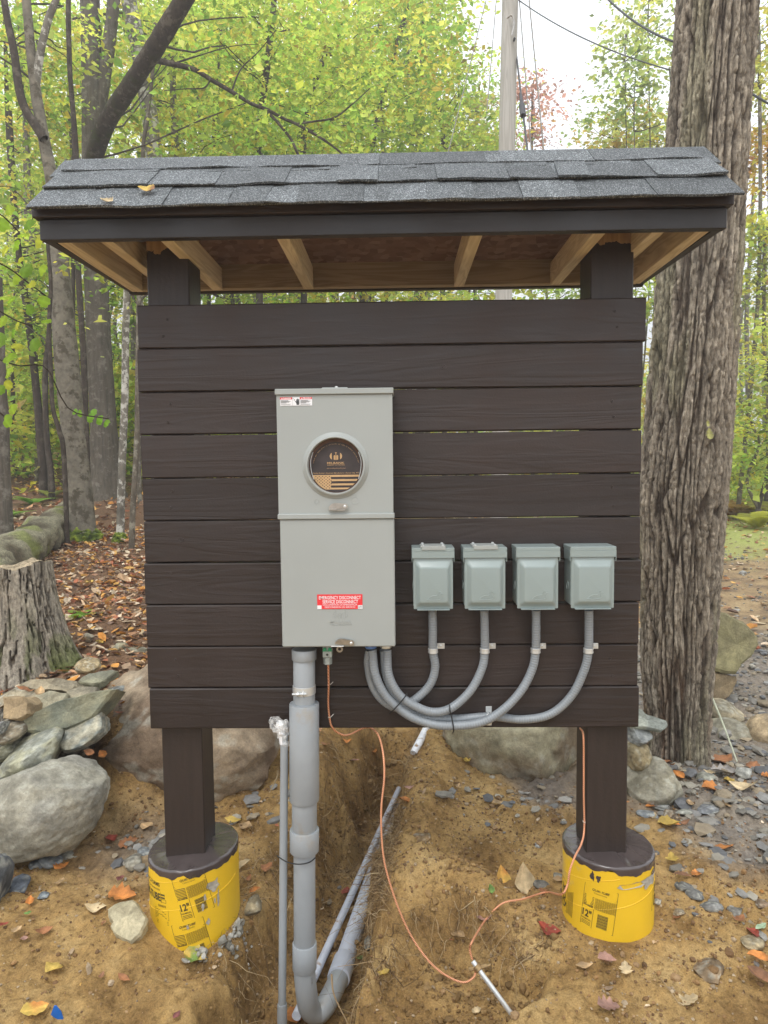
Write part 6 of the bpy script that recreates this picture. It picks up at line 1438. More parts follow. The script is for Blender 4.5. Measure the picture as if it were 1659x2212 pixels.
# ================================================================== UTILITY POLE AND WIRES
pole = empty('utility_pole', (0, 0, 0), 'weathered grey wooden utility pole rising behind the roof', 'utility pole')
PD = 7.0
pa, pb = atY(1088, 640, PD), atY(1102, 0, PD); dirp = (pb-pa)/(pb[2]-pa[2]); base = pa+dirp*(float(H(pa[0], PD))-.3-pa[2]); top = pa+dirp*(11-pa[2])
b = MB(); zs = np.linspace(0, 1, 30); wpx = 34*float((pa-CAM)@Fw)/FPX/2; b.tube([base+(top-base)*t for t in zs], [wpx*(1.14-.22*t) for t in zs], 28); b.build('pole', M['pole'], pole)
def wr(name, pts, r, mt, label, cat): 
    b = MB(); b.tube([np.array(p) for p in pts], r, 6); return tag(b.build(name, M[mt], None), label, cat)
b = MB(); q = atY(1105, 45, PD-.14); b.tube(catmull([q+(-.06, 0, .03), q+(.0, -.02, .05), q+(.03, -.01, -.05), q+(0, 0, -.18)], 14), .010, 6); b.build('bracket', M['nickel'], pole)
b = MB(); q = atY(1111, 85, PD-.15); b.tube([q+(0, .03, 0), q+(0, -.02, 0)], .015, 6); b.build('bolt', M['black'], pole)
def line_(a, c, Ya, Yc, r, mt, label, nm='guy_wire', ext=0, sag=0):
    A_, C_ = atY(*a, Ya), atY(*c, Yc); P = [A_+(C_-A_)*t-np.array([0, 0, sag*4*t*(1-t)]) for t in np.linspace(-ext, 1+ext, 24)]; return wr(nm, P, r, mt, label, 'wire')
line_((1050, 0), (968, 330), PD, PD-1.0, .006, 'guy', 'thin wire slanting down left of the utility pole', ext=.4)
line_((1072, 0), (1062, 120), PD+.5, PD, .006, 'guy', 'steep thin wire just left of the utility pole', ext=.9)
line_((1122, 0), (1148, 330), PD, PD-.8, .007, 'guy', 'steep thin wire just right of the utility pole', ext=.5)
line_((1143, 0), (1175, 330), PD, PD-.9, .008, 'guy', 'steep wire farthest right of the utility pole', ext=.7)
line_((1118, 140), (1140, 330), PD-.1, PD-.9, .012, 'wire', 'guy strand with a dark strain insulator beside the pole', ext=.3)
b = MB(); A_, C_ = atY(1124, 200, PD-.4), atY(1130, 250, PD-.6); b.tube([A_, A_+(C_-A_)*.1, A_+(C_-A_)*.5, A_+(C_-A_)*.55, C_], [.012, .020, .022, .038, .036], 10); tag(b.build('strain_insulator', M['wire'], None), 'dark strain insulator on the guy strand beside the pole', 'insulator')
line_((1120, 0), (1350, 120), PD, 5.0, .007, 'wire', 'overhead wire running from the pole down to the right', 'overhead_wire', .3, .05)
line_((1315, 0), (1450, 88), 3.0, 2.2, .007, 'wire', 'thick dark cable dropping behind the big trunk', 'overhead_wire', .25, .03)
line_((1628, 205), (1662, 225), 2.1, 2.0, .007, 'wire', 'dark cable stub right of the big trunk at the frame edge', 'overhead_wire', .3)

# ================================================================== WOODS
GREENS = np.array([(.30, .50, .08), (.52, .68, .12), (.62, .74, .14), (.22, .38, .06), (.70, .74, .18), (.44, .60, .10), (.30, .50, .10)])
YEL = np.array([(.74, .68, .09), (.76, .58, .08), (.66, .68, .10)]); ORG = np.array([(.74, .42, .08), (.72, .50, .12), (.66, .32, .09)]); REDS = np.array([(.56, .26, .20), (.62, .36, .26), (.48, .24, .18)])
PALEG = np.array([(.38, .50, .17), (.46, .55, .18), (.52, .55, .17), (.32, .44, .15)])
DARKG = np.array([(.09, .17, .03), (.12, .21, .035), (.07, .14, .03)])
def pal(mixd):
    names = {'g': GREENS, 'y': YEL, 'o': ORG, 'r': REDS, 'p': PALEG, 'd': DARKG}; cols, w = [], []
    for k, v in mixd.items():
        for c in names[k]: cols.append(c); w.append(v/len(names[k]))
    return np.array(cols), np.array(w)/sum(w)
def leaves_at(cent, nrm_, rad, npl, L0, mixd, seed, drop=.0, clumpcol=True, thick=.12):
    """sprays of leaves: each spray is a loose flat layer of pointed leaves round a centre"""
    r = np.random.default_rng(seed); ns_ = len(cent); n = ns_*npl
    ci = np.repeat(np.arange(ns_), npl)
    a = r.uniform(0, 2*pi, n); q = np.sqrt(r.uniform(0, 1, n))*rad[ci]
    up = nrm_[ci]; ref = np.cross(up, np.array([1., .3, .2])); ref /= np.linalg.norm(ref, axis=1)[:, None]; bt = np.cross(up, ref)
    P = cent[ci]+ref*(q*np.cos(a))[:, None]+bt*(q*np.sin(a))[:, None]+up*(r.normal(0, thick, n)*rad[ci])[:, None]
    P[:, 2] -= drop*q*q/np.maximum(rad[ci], .01)
    nn = up+r.normal(0, .45, (n, 3)); nn /= np.linalg.norm(nn, axis=1)[:, None]
    d = ref*np.cos(a)[:, None]+bt*np.sin(a)[:, None]+r.normal(0, .6, (n, 3)); d[:, 2] -= .35; d -= nn*(d*nn).sum(1)[:, None]; d /= np.linalg.norm(d, axis=1)[:, None]
    s = np.cross(nn, d); L_ = (L0*np.exp(r.normal(0, .36, n)))[:, None]; w = L_*r.uniform(.24, .36, n)[:, None]
    V = np.stack([P-d*L_*.5, P-d*L_*.08+s*w+nn*w*.35, P+d*L_*.5, P-d*L_*.08-s*w+nn*w*.35], 1).reshape(-1, 3)
    F = np.arange(n*4).reshape(-1, 4)
    cols, wt = pal(mixd); base = cols[r.choice(len(cols), ns_, p=wt)]; own = cols[r.choice(len(cols), n, p=wt)]
    c = base[ci]*.6+own*.4; c = c*np.exp(r.normal(0, .18, (n, 1)))*np.exp(r.normal(0, .26, (ns_, 1)))[ci]
    return V, F, np.repeat(np.clip(c, .01, .9), 4, 0)
def ellip(n, c, R, seed, shell=.35):
    r = np.random.default_rng(seed); d = r.normal(size=(n, 3)); d /= np.linalg.norm(d, axis=1)[:, None]; q = r.uniform(shell**3, 1, n)**(1/3)
    q *= (1+.30*fbm(d[:, 0]*2, d[:, 1]*2, d[:, 2]*2, seed=seed+1, oct=3)); return np.array(c)+d*q[:, None]*np.array(R)
def crown(name, parent, blobs, L0, mixd, seed, per=22, srad=.35, loc=None, mul=1.05):
    """blobs: (centre, radii, sprays)"""
    C_ = np.concatenate([ellip(int(n*mul), c, R, seed+7*i) for i, (c, R, n) in enumerate(blobs)]); r = np.random.default_rng(seed+3)
    nr = np.stack([r.normal(0, .28, len(C_)), r.normal(0, .28, len(C_)), np.ones(len(C_))], 1); nr /= np.linalg.norm(nr, axis=1)[:, None]
    rad = srad*np.exp(r.normal(0, .3, len(C_)))
    V, F, Cc = leaves_at(C_, nr, rad, per, L0, mixd, seed+5, .25)
    o = mk(name, V, F, M['foliage'], parent, False, loc, attrs={'col': Cc}); return o, C_
def limbs(parent, path, targets, seed, mt, r0=.03, maxn=40, seg=7, name='branches'):
    """branches that leave the trunk path and reach the sprays"""
    r = np.random.default_rng(seed); path = np.asarray(path); T = targets[r.permutation(len(targets))[:maxn]]; Vs, Fs, off = [], [], 0
    for t in T:
        zt = t[2]-np.hypot(*(t[:2]-path[-1][:2]))*.45; i = int(np.argmin(np.abs(path[:, 2]-zt))); i = min(max(i, 1), len(path)-1); s = path[i]; dist = np.linalg.norm(t-s)
        if dist < .15: continue
        mid = s*.5+t*.5+np.array([r.normal(0, .08), r.normal(0, .08), .10])*dist*np.array([1, 1, .6]); C_ = catmull([s, s*.7+mid*.3+r.normal(0, .02, 3)*dist, mid, mid*.4+t*.6+r.normal(0, .05, 3)*dist, t], seg+2)
        rr = min(r0, .008+dist*.006); V, F = tube_arrays(C_, np.linspace(rr, .004, seg+2), 5); Vs.append(V); Fs.append(F+off); off += len(V)
    if Vs: return tag(mk(name, np.concatenate(Vs), np.concatenate(Fs), M[mt], parent, True), kind='stuff')
def trunk(parent, pts, rads, mt, seed=0, n=20, m=60, name='trunk', knob=.06, flare=0):
    C_ = catmull(pts, m); R_ = np.interp(np.linspace(0, 1, m), np.linspace(0, 1, len(rads)), rads)
    V, F = tube_arrays(C_, R_, n); ax = np.repeat(C_, n, 0); d = V-ax
    fz = fbm(V[:, 0]*6, V[:, 1]*6, V[:, 2]*3, seed=seed, oct=4); V = ax+d*(1+knob*fz)[:, None]
    if flare:
        zf = np.exp(-(V[:, 2]-V[:, 2].min())/.18)*flare; ang = np.arctan2(d[:, 1], d[:, 0]); V = ax+(V-ax)*(1+zf*(.6+.4*np.sin(ang*5+seed)))[:, None]
    return mk(name, V, F, M[mt], parent, True), C_
def T_(name, px_pts, Y, wpx, mt, label, cat='tree', group=None, base=True, seed=1, crown_=None, **k):
    """a tree sighted by its stem: px_pts = (px, py) from the foot up, at distance Y"""
    P = [atY(a, b_, Y+(c[0] if c else 0)) for a, b_, *c in px_pts]; D = float((P[0]-CAM)@Fw)
    gz = float(H(P[0][0], P[0][1])); foot = P[0].copy()
    if base: foot[2] = min(foot[2], gz)-.12; P = [foot]+P[0 if P[0][2]-foot[2] > .25 else 1:]
    W = [w*D/FPX/2 for w in wpx]; t = empty(name, (P[0][0], P[0][1], gz), label, cat, group)
    o, C_ = trunk(t, P, W, mt, seed, **k)
    return t, C_
trees = []
# the trees whose stems the photograph shows
t, C_ = T_('beech_tree', [(180, 1168), (172, 1050), (158, 930), (143, 770), (130, 590), (116, 420), (95, 300), (76, 190), (62, 60), (45, -160), (30, -420)], 6.3, [58, 48, 48, 50, 40, 27, 24, 21, 18, 15, 12], 'beech', 'blotchy pale beech with a mossy foot left of the board', seed=3, n=28, m=90, knob=.05, flare=.35)
C2 = [atY(a, b_, 6.3) for a, b_ in ((76, 190), (88, 110), (105, 40), (128, -30), (150, -220))]; trunk(t, C2, [.050, .046, .042, .036, .025], 'birch', 5, 14, 30, 'fork')
C2 = [atY(a, b_, 6.2) for a, b_ in ((95, 300), (48, 220), (30, 110), (12, 20), (-5, -120))]; trunk(t, C2, [.055, .05, .045, .04, .03], 'darkthin', 6, 12, 30, 'fork')
q = atY(178, 1152, 6.12); gz = float(H(q[0], q[1]))
def moss(parent, c, R, seed, hgt):
    V, F = ICO[5]; V = V.copy(); n_ = fbm(V[:, 0]*4, V[:, 1]*4, V[:, 2]*4, seed=seed, oct=5, gain=.65); V *= (1+.14*n_)[:, None]; V = V*np.array(R)+np.array(c)
    Cc = np.array([.085, .12, .018])*(1+.8*n_[:, None]); Cc = Cc+sst(n_, .1, .6)[:, None]*np.array([.08, .08, 0]); return mk('moss', V, F, M['moss'], parent, True, attrs={'col': np.clip(Cc, .01, .6)})
moss(t, (C_[3][0], C_[3][1], gz+.03), (.225, .225, .17), 7, .2)
trees.append((t, C_, 'beech'))
t, C_ = T_('maple_tree', [(228, 1015), (222, 900), (214, 760), (208, 600), (203, 430), (201, 330), (200, 200), (196, 60), (190, -150), (185, -420)], 9.2, [86, 60, 54, 50, 46, 46, 44, 40, 36, 30], 'maple', 'big grey ridged maple with two stems behind the pale beech', seed=8, n=28, m=90, flare=.35)
C2 = [atY(a, b_, 9.2) for a, b_ in ((203, 380), (212, 260), (232, 120), (246, 0), (262, -200))]; trunk(t, C2, [.09, .10, .10, .095, .07], 'maple', 9, 18, 40, 'second_stem'); trees.append((t, C_, 'maple'))
t, C_ = T_('leaning_tree', [(228, 1008, 2.6), (222, 900, 2.5), (214, 700, 2.2), (203, 520, 1.6), (196, 400, .6), (206, 330, 0), (236, 255, -.4), (282, 185, -.8), (325, 118, -1.2), (368, 48, -1.5), (408, -20, -1.7), (470, -140, -2), (560, -330, -2.2)], 8.2, [46, 42, 38, 35, 32, 30, 28, 27, 26, 26, 24, 21, 18], 'mossy', 'dark mossy tree leaning right behind the left end of the roof', seed=12, n=26, m=100)
bs = empty; br = [(330, 128), (372, 138), (420, 150), (455, 172), (500, 198), (545, 225), (575, 236)]
def limb(parent, pts, Y, w, mt='darkthin', nm='limb', seed=3): return trunk(parent, [atY(a, b_, Y) for a, b_ in pts], [x*(Y+2.33)/FPX/2 for x in w], mt, seed, 9, 30, nm, .12)[0]
limb(t, br+[(610, 255), (640, 268), (680, 290), (722, 318), (752, 345)], 8.4, [13, 11, 9, 8, 7, 6, 5, 4])
limb(t, [(572, 236), (600, 265), (628, 300), (642, 330), (652, 350)], 8.4, [7, 6, 6, 5]); limb(t, [(640, 268), (680, 262), (722, 254), (760, 226), (800, 190)], 8.4, [4, 4, 3, 2]); limb(t, [(372, 138), (430, 120), (500, 100), (560, 95)], 8.4, [4, 3, 2, 1])
limb(t, [(455, 172), (440, 190), (400, 192), (350, 196)], 8.3, [4, 3, 2, 2]); limb(t, [(500, 198), (520, 150), (560, 110), (600, 60)], 8.4, [4, 3, 2, 2])
trees.append((t, C_, 'mossy'))
t, C_ = T_('birch_tree', [(345, 1050), (340, 700), (334, 480), (333, 350), (325, 260), (310, 170), (298, 100), (288, 50), (276, -20), (262, -200)], 10.0, [36, 34, 34, 34, 33, 32, 32, 32, 30, 26], 'birch', 'tree with white bark patches between the maple and the leaning tree', seed=14, m=70); trees.append((t, C_, 'birch'))
t, C_ = T_('young_tree', [(260, 1145), (264, 1000), (270, 850), (272, 700), (276, 600), (282, 430)], 6.1, [20, 16, 16, 15, 14], 'birch', 'slim mottled young tree with a mossy foot close to the board edge', seed=16, n=14)
moss(t, (C_[4][0], C_[4][1]-.02, float(H(C_[4][0], C_[4][1]))+.02), (.085, .085, .10), 17, .1); trees.append((t, C_, 'thin'))
SAP = [([(282, 1175), (288, 1080), (296, 950), (298, 800), (300, 650), (306, 400)], 5.6, [13, 12, 12, 10, 8], 'thin', 'slender sapling right beside the board edge'),
 ([(92, 1005), (84, 900), (72, 780), (54, 640), (42, 560), (30, 420), (22, 240)], 9.5, [20, 18, 15, 14, 12, 8], 'darkthin', 'dark crooked stem at far left, left of a pair'), ([(110, 1025), (100, 930), (98, 800), (106, 720), (112, 560), (108, 420)], 9.0, [15, 12, 11, 10, 8], 'darkthin', 'dark stem at far left, right of a pair'),
 ([(138, 985), (128, 930), (114, 880), (110, 800), (106, 700), (110, 620), (104, 540), (100, 480)], 5.9, [11, 10, 9, 8, 7], 'darkthin', 'thin winding dark stem just left of the pale beech'), ([(184, 900), (180, 760), (172, 640), (168, 560), (164, 330), (150, 140), (146, -40)], 7.5, [15, 13, 12, 11, 8], 'darkthin', 'thin upright stem between the beech and the maple'),
 ([(5, 1000), (4, 900), (0, 830), (-6, 600)], 5.0, [34, 30, 26, 20], 'maple', 'split grey trunk cut by the left frame edge'), ([(30, 960), (28, 850), (30, 700), (36, 560), (18, 300), (10, 0)], 12, [10, 9, 9, 8], 'darkthin', 'thin far stem near the left frame edge'),
 ([(160, 900), (158, 600), (160, 330), (152, 150), (148, -40)], 7.6, [9, 8, 8, 7], 'darkthin', 'thin stem rising beside the forked beech top'), ([(300, 1000), (304, 700), (308, 350), (318, 260), (330, 150), (335, 50)], 8.6, [10, 9, 8, 7], 'thin', 'pale thin stem behind the leaning tree'),
 ([(565, 950), (560, 600), (556, 345), (566, 230), (580, 120), (592, 0), (600, -120)], 10, [16, 15, 14, 13, 11], 'darkthin', 'dark upright stem in the leaves behind the roof middle'), ([(660, 950), (656, 600), (655, 345), (662, 250), (690, 150), (735, 60)], 12, [14, 13, 12, 10], 'darkthin', 'dark stem with rising limbs behind the roof middle'),
 ([(388, 950), (384, 500), (380, 345), (376, 250), (372, 150), (360, 60)], 11, [16, 15, 14, 12], 'thin', 'mottled stem behind the roof left third'), ([(450, 950), (452, 500), (456, 345), (470, 220), (476, 80), (480, -60)], 13, [10, 9, 8, 7], 'darkthin', 'thin far stem right of the leaning tree'),
 ([(780, 950), (786, 500), (800, 345), (820, 240), (850, 120), (880, 20)], 14, [14, 12, 11, 9], 'darkthin', 'dark stem leaning right behind the roof centre'), ([(960, 950), (955, 500), (958, 330), (950, 240), (935, 190)], 16, [12, 11, 9, 7], 'darkthin', 'thin grey stem left of the utility pole')]
for i, (pp, Y, w, mt, lb) in enumerate(SAP):
    t, C_ = T_('sapling' if w[0] < 22 else 'grey_tree', pp, Y, w, mt, lb, 'tree', None, seed=20+i, n=12, m=44, knob=.07); trees.append((t, C_, mt))
# crowns for those trees: (centre px, py, Y, radii, sprays)
def blob(px, py, Y, rx, rz, n, ry=None): c = atY(px, py, Y); k_ = (Y+2.33)/FPX; return (tuple(c), (rx*k_, (ry if ry else max(rx*k_, .8)), rz*k_), n)
CR = {0: ([blob(60, 120, 8.5, 160, 150, 60), blob(30, 420, 8, 110, 120, 34)], .075, dict(g=5, y=1.4, o=.3)), 1: ([blob(230, 60, 11.5, 190, 160, 80), blob(120, 620, 10, 150, 120, 40)], .085, dict(g=5, y=1.6, o=.4)),
      2: ([blob(560, 120, 9.4, 230, 170, 90, 1.4), blob(660, 290, 9.2, 170, 70, 50, 1.2), blob(440, 290, 9.4, 110, 70, 36, 1.0)], .085, dict(g=6, y=.8, o=.12)), 3: ([blob(360, 200, 11, 150, 190, 60)], .085, dict(g=5, y=1)),
      4: ([blob(262, 560, 6.4, 60, 60, 9)], .07, dict(g=5, y=1)), 5: ([blob(310, 600, 6, 40, 60, 6)], .07, dict(g=4, y=1.5)), 6: ([blob(60, 560, 9.8, 130, 130, 40)], .085, dict(g=5, y=1)), 7: ([blob(110, 700, 9.5, 110, 110, 24)], .085, dict(g=5, y=1.2)),
      14: ([blob(600, 110, 10.5, 230, 170, 130, 2)], .09, dict(g=6, y=1.0, o=.3)), 15: ([blob(760, 160, 12.5, 230, 180, 150, 2)], .10, dict(g=5, y=1.6, o=.5)), 16: ([blob(390, 170, 11.5, 170, 190, 90, 2)], .10, dict(g=5, y=1.3, o=.8)),
      17: ([blob(480, 260, 13.5, 160, 130, 70, 2)], .10, dict(g=5, y=1)), 18: ([blob(880, 60, 14.5, 150, 150, 80, 2.), blob(850, 270, 14, 170, 90, 60, 2)], .11, dict(g=6, y=1.2, o=.2)), 19: ([blob(985, 250, 16.5, 120, 95, 70, 2), blob(930, 330, 16, 120, 60, 40)], .11, dict(g=5, y=1.2, o=.5))}
for i, (bl, L0, mx_) in CR.items():
    t, C_, mt = trees[i]; o, SC = crown('crown', t, bl, L0, mx_, 600+i*31, per=30, srad=.42 if L0 < .08 else .6); limbs(t, C_, SC, 700+i, 'darkthin', .016, 12)
# further trees, placed through the woods; every one its own stem and crown
FAR = [ # px, py(centre of crown), Y, rx, rz (px), sprays, leaf, mix, stem width px, label
 (60, 330, 16, 170, 190, 120, .13, dict(g=5, y=2, o=.5), 16, 'yellow-green tree at the far left behind the forked beech'), (210, 520, 18, 150, 170, 100, .13, dict(g=5, y=1.5), 12, 'green tree seen under the left eave'),
 (330, 130, 20, 180, 180, 120, .14, dict(g=4, y=3, o=1), 14, 'yellowing tree behind the leaning trunk'), (500, 60, 19, 200, 150, 120, .14, dict(g=4, y=2, o=1.4), 14, 'tree with orange patches high behind the roof left'),
 (560, 260, 18, 200, 120, 110, .13, dict(g=6, y=1), 12, 'low green tree behind the roof left'), (700, 60, 20, 200, 160, 130, .14, dict(g=5, y=2, o=1.2), 14, 'mixed green and orange tree behind the roof middle'),
 (760, 280, 19, 190, 110, 110, .13, dict(g=6, y=1.2), 12, 'low green tree behind the roof middle'), (915, 10, 17, 80, 65, 40, .12, dict(g=6, y=1.2, o=.4), 10, 'outer green crown against the sky left of the pole'),
 (880, 170, 22, 120, 120, 90, .15, dict(g=5, y=1, o=.8), 12, 'green tree turning orange at its top left of the pole'), (1030, 260, 22, 66, 95, 50, .14, dict(p=4, g=2, o=.6, r=.7), 10, 'pale tree with reddish tips just left of the pole'),
 (1150, 240, 24, 40, 88, 34, .14, dict(r=5, o=.6), 8, 'red-leaved tree right of the pole'), (1010, 330, 18, 110, 60, 60, .13, dict(g=5, y=1.5, o=.4), 8, 'low lime tree at the foot of the pole'),
 (1370, 230, 15, 100, 60, 34, .11, dict(p=4, y=.8), 3, 'middle spray of the thin tree left of the big trunk'), (1350, 120, 15, 70, 42, 20, .11, dict(p=5, y=.4), 3, 'upper left spray of the pale green tree beside the big trunk'),
 (1400, 60, 15.5, 70, 80, 30, .11, dict(p=5, y=.8), 4, 'tall pale green tree beside the big trunk'), (1330, 290, 17, 75, 42, 40, .12, dict(y=3, p=2, o=1), 8, 'yellow-brown tree low left of the big trunk'), (1420, 300, 17, 70, 50, 40, .12, dict(p=3, y=3), 8, 'yellow-green tree touching the big trunk'),
 (1420, 600, 14, 120, 80, 60, .11, dict(p=4, g=3, y=2), 8, 'green tree seen through the gap under the right eave'), (1640, 120, 13, 60, 130, 44, .11, dict(p=3, y=3, o=.4), 10, 'yellow-green tree right of the big trunk at the top'),
 (1660, 330, 14, 70, 80, 44, .11, dict(o=4, y=2, r=1), 10, 'orange-leaved tree right of the big trunk'), (1650, 560, 13, 80, 130, 70, .11, dict(p=3, g=2, y=3, r=.3), 10, 'yellow-green tree right of the big trunk below the orange one'),
 (1660, 800, 12, 90, 120, 50, .10, dict(g=2, y=3, p=3), 10, 'green tree right of the big trunk at middle height'), (1640, 960, 12, 90, 70, 50, .10, dict(g=4, y=2, p=2), 8, 'dense green shrub right of the big trunk'),
 (800, 620, 14, 260, 60, 90, .12, dict(g=4, y=3, o=.6), 8, 'yellow-green shrub seen through the gap between roof and board'), (1180, 630, 15, 200, 60, 70, .12, dict(g=4, p=2, y=1), 8, 'pale green shrub seen in the right end of the gap'), (500, 620, 12, 200, 70, 70, .11, dict(g=5, y=1), 8, 'green shrub seen in the left end of the gap'),
 (30, 760, 15, 160, 110, 100, .12, dict(g=6, y=1), 10, 'bright green tree at the left edge at middle height'), (240, 800, 16, 120, 110, 90, .12, dict(g=6, y=1), 10, 'bright green tree behind the maple foot'), (130, 900, 18, 200, 80, 100, .13, dict(g=5, y=1.5, r=.2), 8, 'low green growth on the slope at left')]
for i, (px, py, Y, rx, rz, n_, L0, mx_, sw, lb) in enumerate(FAR):
    c = atY(px, py, Y); gz = float(H(c[0], c[1])); t = empty('woodland_tree' if 'shrub' not in lb and 'growth' not in lb else 'woodland_shrub', (c[0], c[1], gz), lb, 'tree' if 'shrub' not in lb and 'growth' not in lb else 'shrub')
    kx = (Y+2.33)/FPX; k_ = rz*kx; r = random.Random(i)
    pts = [(c[0]+r.uniform(-.4, .4), c[1], gz-.2), (c[0]+r.uniform(-.3, .3), c[1], gz*.5+c[2]*.5), (c[0], c[1], c[2]), (c[0]+r.uniform(-.2, .2), c[1], c[2]+k_*.7)]
    _, C_ = trunk(t, pts, [sw*kx/2, sw*kx/2.4, sw*kx/3, .02], 'darkthin' if i % 2 else 'thin', 40+i, 9, 24)
    o, SC = crown('crown', t, [blob(px, py, Y, rx, rz, n_, rx*kx*.8)], L0, mx_, 2000+i*13, per=34, mul=(1.0 if px < 1200 or px > 1600 or py > 500 else .85), srad=.75*(L0/.13)**.5); limbs(t, C_, SC, 2100+i, 'darkthin', .025, 9)
more = [(40, 60, 12, 150, 120, 70, 'yellow-green crown in the top left corner'), (150, 260, 13, 120, 150, 70, 'bright crown between the forked beech and the maple'), (60, 640, 11, 120, 110, 60, 'lime sapling crown left of the pale beech'), (280, 560, 11, 70, 120, 40, 'lime sapling crown right of the maple, below the eave'),
 (250, 860, 13, 90, 60, 40, 'low sapling crown beside the maple foot'), (420, 60, 14, 150, 120, 90, 'bright crown above the leaning tree'), (640, 180, 15, 180, 150, 110, 'dense lime crown behind the bare branch'), (820, 120, 15, 170, 130, 100, 'dense green crown high behind the roof centre'), (40, 860, 13, 110, 70, 50, 'low lime sapling crown at the left edge')]
for i, (px, py, Y, rx, rz, n_, lb) in enumerate(more):
    c = atY(px, py, Y); gz = float(H(c[0], c[1])); t = empty('woodland_tree', (c[0], c[1], gz), lb, 'tree'); kx = (Y+2.33)/FPX
    _, C_ = trunk(t, [(c[0], c[1], gz-.2), (c[0]+.1, c[1], gz*.5+c[2]*.5), (c[0], c[1], c[2]), (c[0], c[1], c[2]+rz*kx*.6)], [5*kx, 4*kx, 3*kx, .02], 'thin', 90+i, 8, 20)
    o, SC = crown('crown', t, [blob(px, py, Y, rx, rz, n_, rx*kx*.7)], .105, dict(g=6, y=1.2, o=.25), 5000+i*17, per=32, srad=.55); limbs(t, C_, SC, 5100+i, 'thin', .02, 8)
# the far wood as one mass, both sides
Rg = np.random.default_rng(55)
def mass(name, n, az0, az1, d0, d1, z0, z1f, L0, mixd, seed, label, per=26, srad=1.3):
    r = np.random.default_rng(seed); a = r.uniform(az0, az1, n); d = r.uniform(d0, d1, n); x = d*a; y = d-2.33; z = H(x, y)+r.uniform(z0, 1, n)**1.0*z1f(a)
    Cn = np.stack([x, y, z], -1); nr = np.stack([r.normal(0, .3, n), r.normal(0, .3, n), np.ones(n)], 1); nr /= np.linalg.norm(nr, axis=1)[:, None]
    V, F, Cc = leaves_at(Cn, nr, srad*np.exp(r.normal(0, .3, n)), per, L0, mixd, seed+1, .2); return tag(mk(name, V, F, M['foliage'], None, False, attrs={'col': Cc}), label, 'woods', kind='stuff')
hf = lambda a: np.interp(a, [-.7, -.3, -.05, .06, .12, .17, .24, .32, .40, .60], [15, 16, 14, 9, 5.0, 3.0, 3.2, 4.8, 7.5, 9])
mass('far_woods', 2700, -.75, .70, 26, 44, .0, hf, .26, dict(g=4, y=3, o=1.3, p=1.5), 71, 'far wood of yellow-green leaves closing the view')
mass('undergrowth', 1500, -.70, -.03, 12, 24, .0, lambda a: 2.6+0*a, .13, dict(g=5, y=1.5, r=.5), 73, 'low bright undergrowth on the wooded slope at left', 22, .5)
mass('undergrowth', 700, .30, .70, 17, 22, .0, lambda a: 1.8+0*a, .12, dict(g=3, y=3, p=2), 75, 'low undergrowth beyond the grass at right', 22, .5)
hm = []; Zs = []
# distant stems inside the wood
sv, sf, so = [], [], 0
for k in range(120):
    a = Rg.uniform(-.70, .06) if k % 5 else Rg.uniform(.35, .65); d = Rg.uniform(17, 34); x, y = d*a, d-2.33; z = float(H(x, y)); hgt = Rg.uniform(5, 12); w = Rg.uniform(.04, .13)
    V, F = tube_arrays(np.array([[x, y, z-.2], [x+Rg.normal(0, .2), y, z+hgt*.5], [x+Rg.normal(0, .5), y, z+hgt]]), [w, w*.8, w*.4], 7); sv.append(V); sf.append(F+so); so += len(V)
tag(mk('distant_stems', np.concatenate(sv), np.concatenate(sf), M['thin'], None, True), 'many thin stems deep in the wood', 'tree stems', kind='stuff')

# near spray of big toothed leaves at the left edge ------------------------
sp_ = empty('beech_branch', tuple(atY(0, 700, .4)), 'drooping branch of large bright green toothed leaves at the left frame edge', 'branch')
rb = random.Random(5)
def near_leaf(px, py, Y, lp, az_, tilt, cl, sd_): 
    p = atY(px, py, Y); D = float((p-CAM)@Fw); V, F = leaf_geo(0, px_size(lp, D), .25, .25, sd_, 11); V[:, 2] += .004*np.sin(V[:, 1]/px_size(lp, D)*40)
    R = np.array(Matrix.Rotation(az_, 3, 'Y')@Matrix.Rotation(tilt, 3, 'X')); Cc = np.array(cl)*(1+.25*np.exp(-(V[:, 0]/.003)**2))[:, None]
    mk('leaf', V@R.T+p, F, M['foliage'], sp_, True, tuple(p), attrs={'col': np.clip(Cc, 0, 1)})
for (pts) in ([(-20, 560), (20, 580), (60, 610), (100, 640)], [(-20, 660), (30, 690), (70, 705)], [(-20, 770), (40, 790), (100, 795), (150, 884), (235, 905)], [(-20, 450), (10, 470), (40, 500)], [(-15, 880), (10, 900), (28, 915)]):
    b = MB(); b.tube(catmull([atY(a, b_, .5+.1*i) for i, (a, b_) in enumerate(pts)], 16), .0030, 5); b.build('twig', M['darkthin'], sp_)
NL = [(8, 575), (30, 600), (55, 580), (66, 612), (20, 645), (5, 690), (25, 720), (38, 745), (20, 770), (10, 640), (60, 665), (42, 560), (12, 905), (25, 880), (0, 840), (35, 700), (90, 650), (15, 800), (70, 740), (5, 540), (30, 530), (50, 505), (-4, 730), (14, 830), (0, 480), (18, 450), (60, 480), (78, 520), (100, 690), (85, 580)]
for i, (px, py) in enumerate(NL): near_leaf(px, py, .5+rb.uniform(-.15, .4), rb.uniform(34, 56), rb.uniform(1.9, 3.6), rb.uniform(-1.2, -.3), ((.30, .48, .04), (.40, .56, .05), (.22, .38, .04), (.52, .56, .06))[i % 4], 3000+i)
for i, (px, py, l_) in enumerate(((170, 893, 30), (190, 900, 44), (210, 905, 40), (226, 912, 34), (160, 888, 26), (198, 888, 36))): near_leaf(px, py, 2.0, l_, 1.6+.2*i, -.7, (.24, .44, .05), 3100+i)

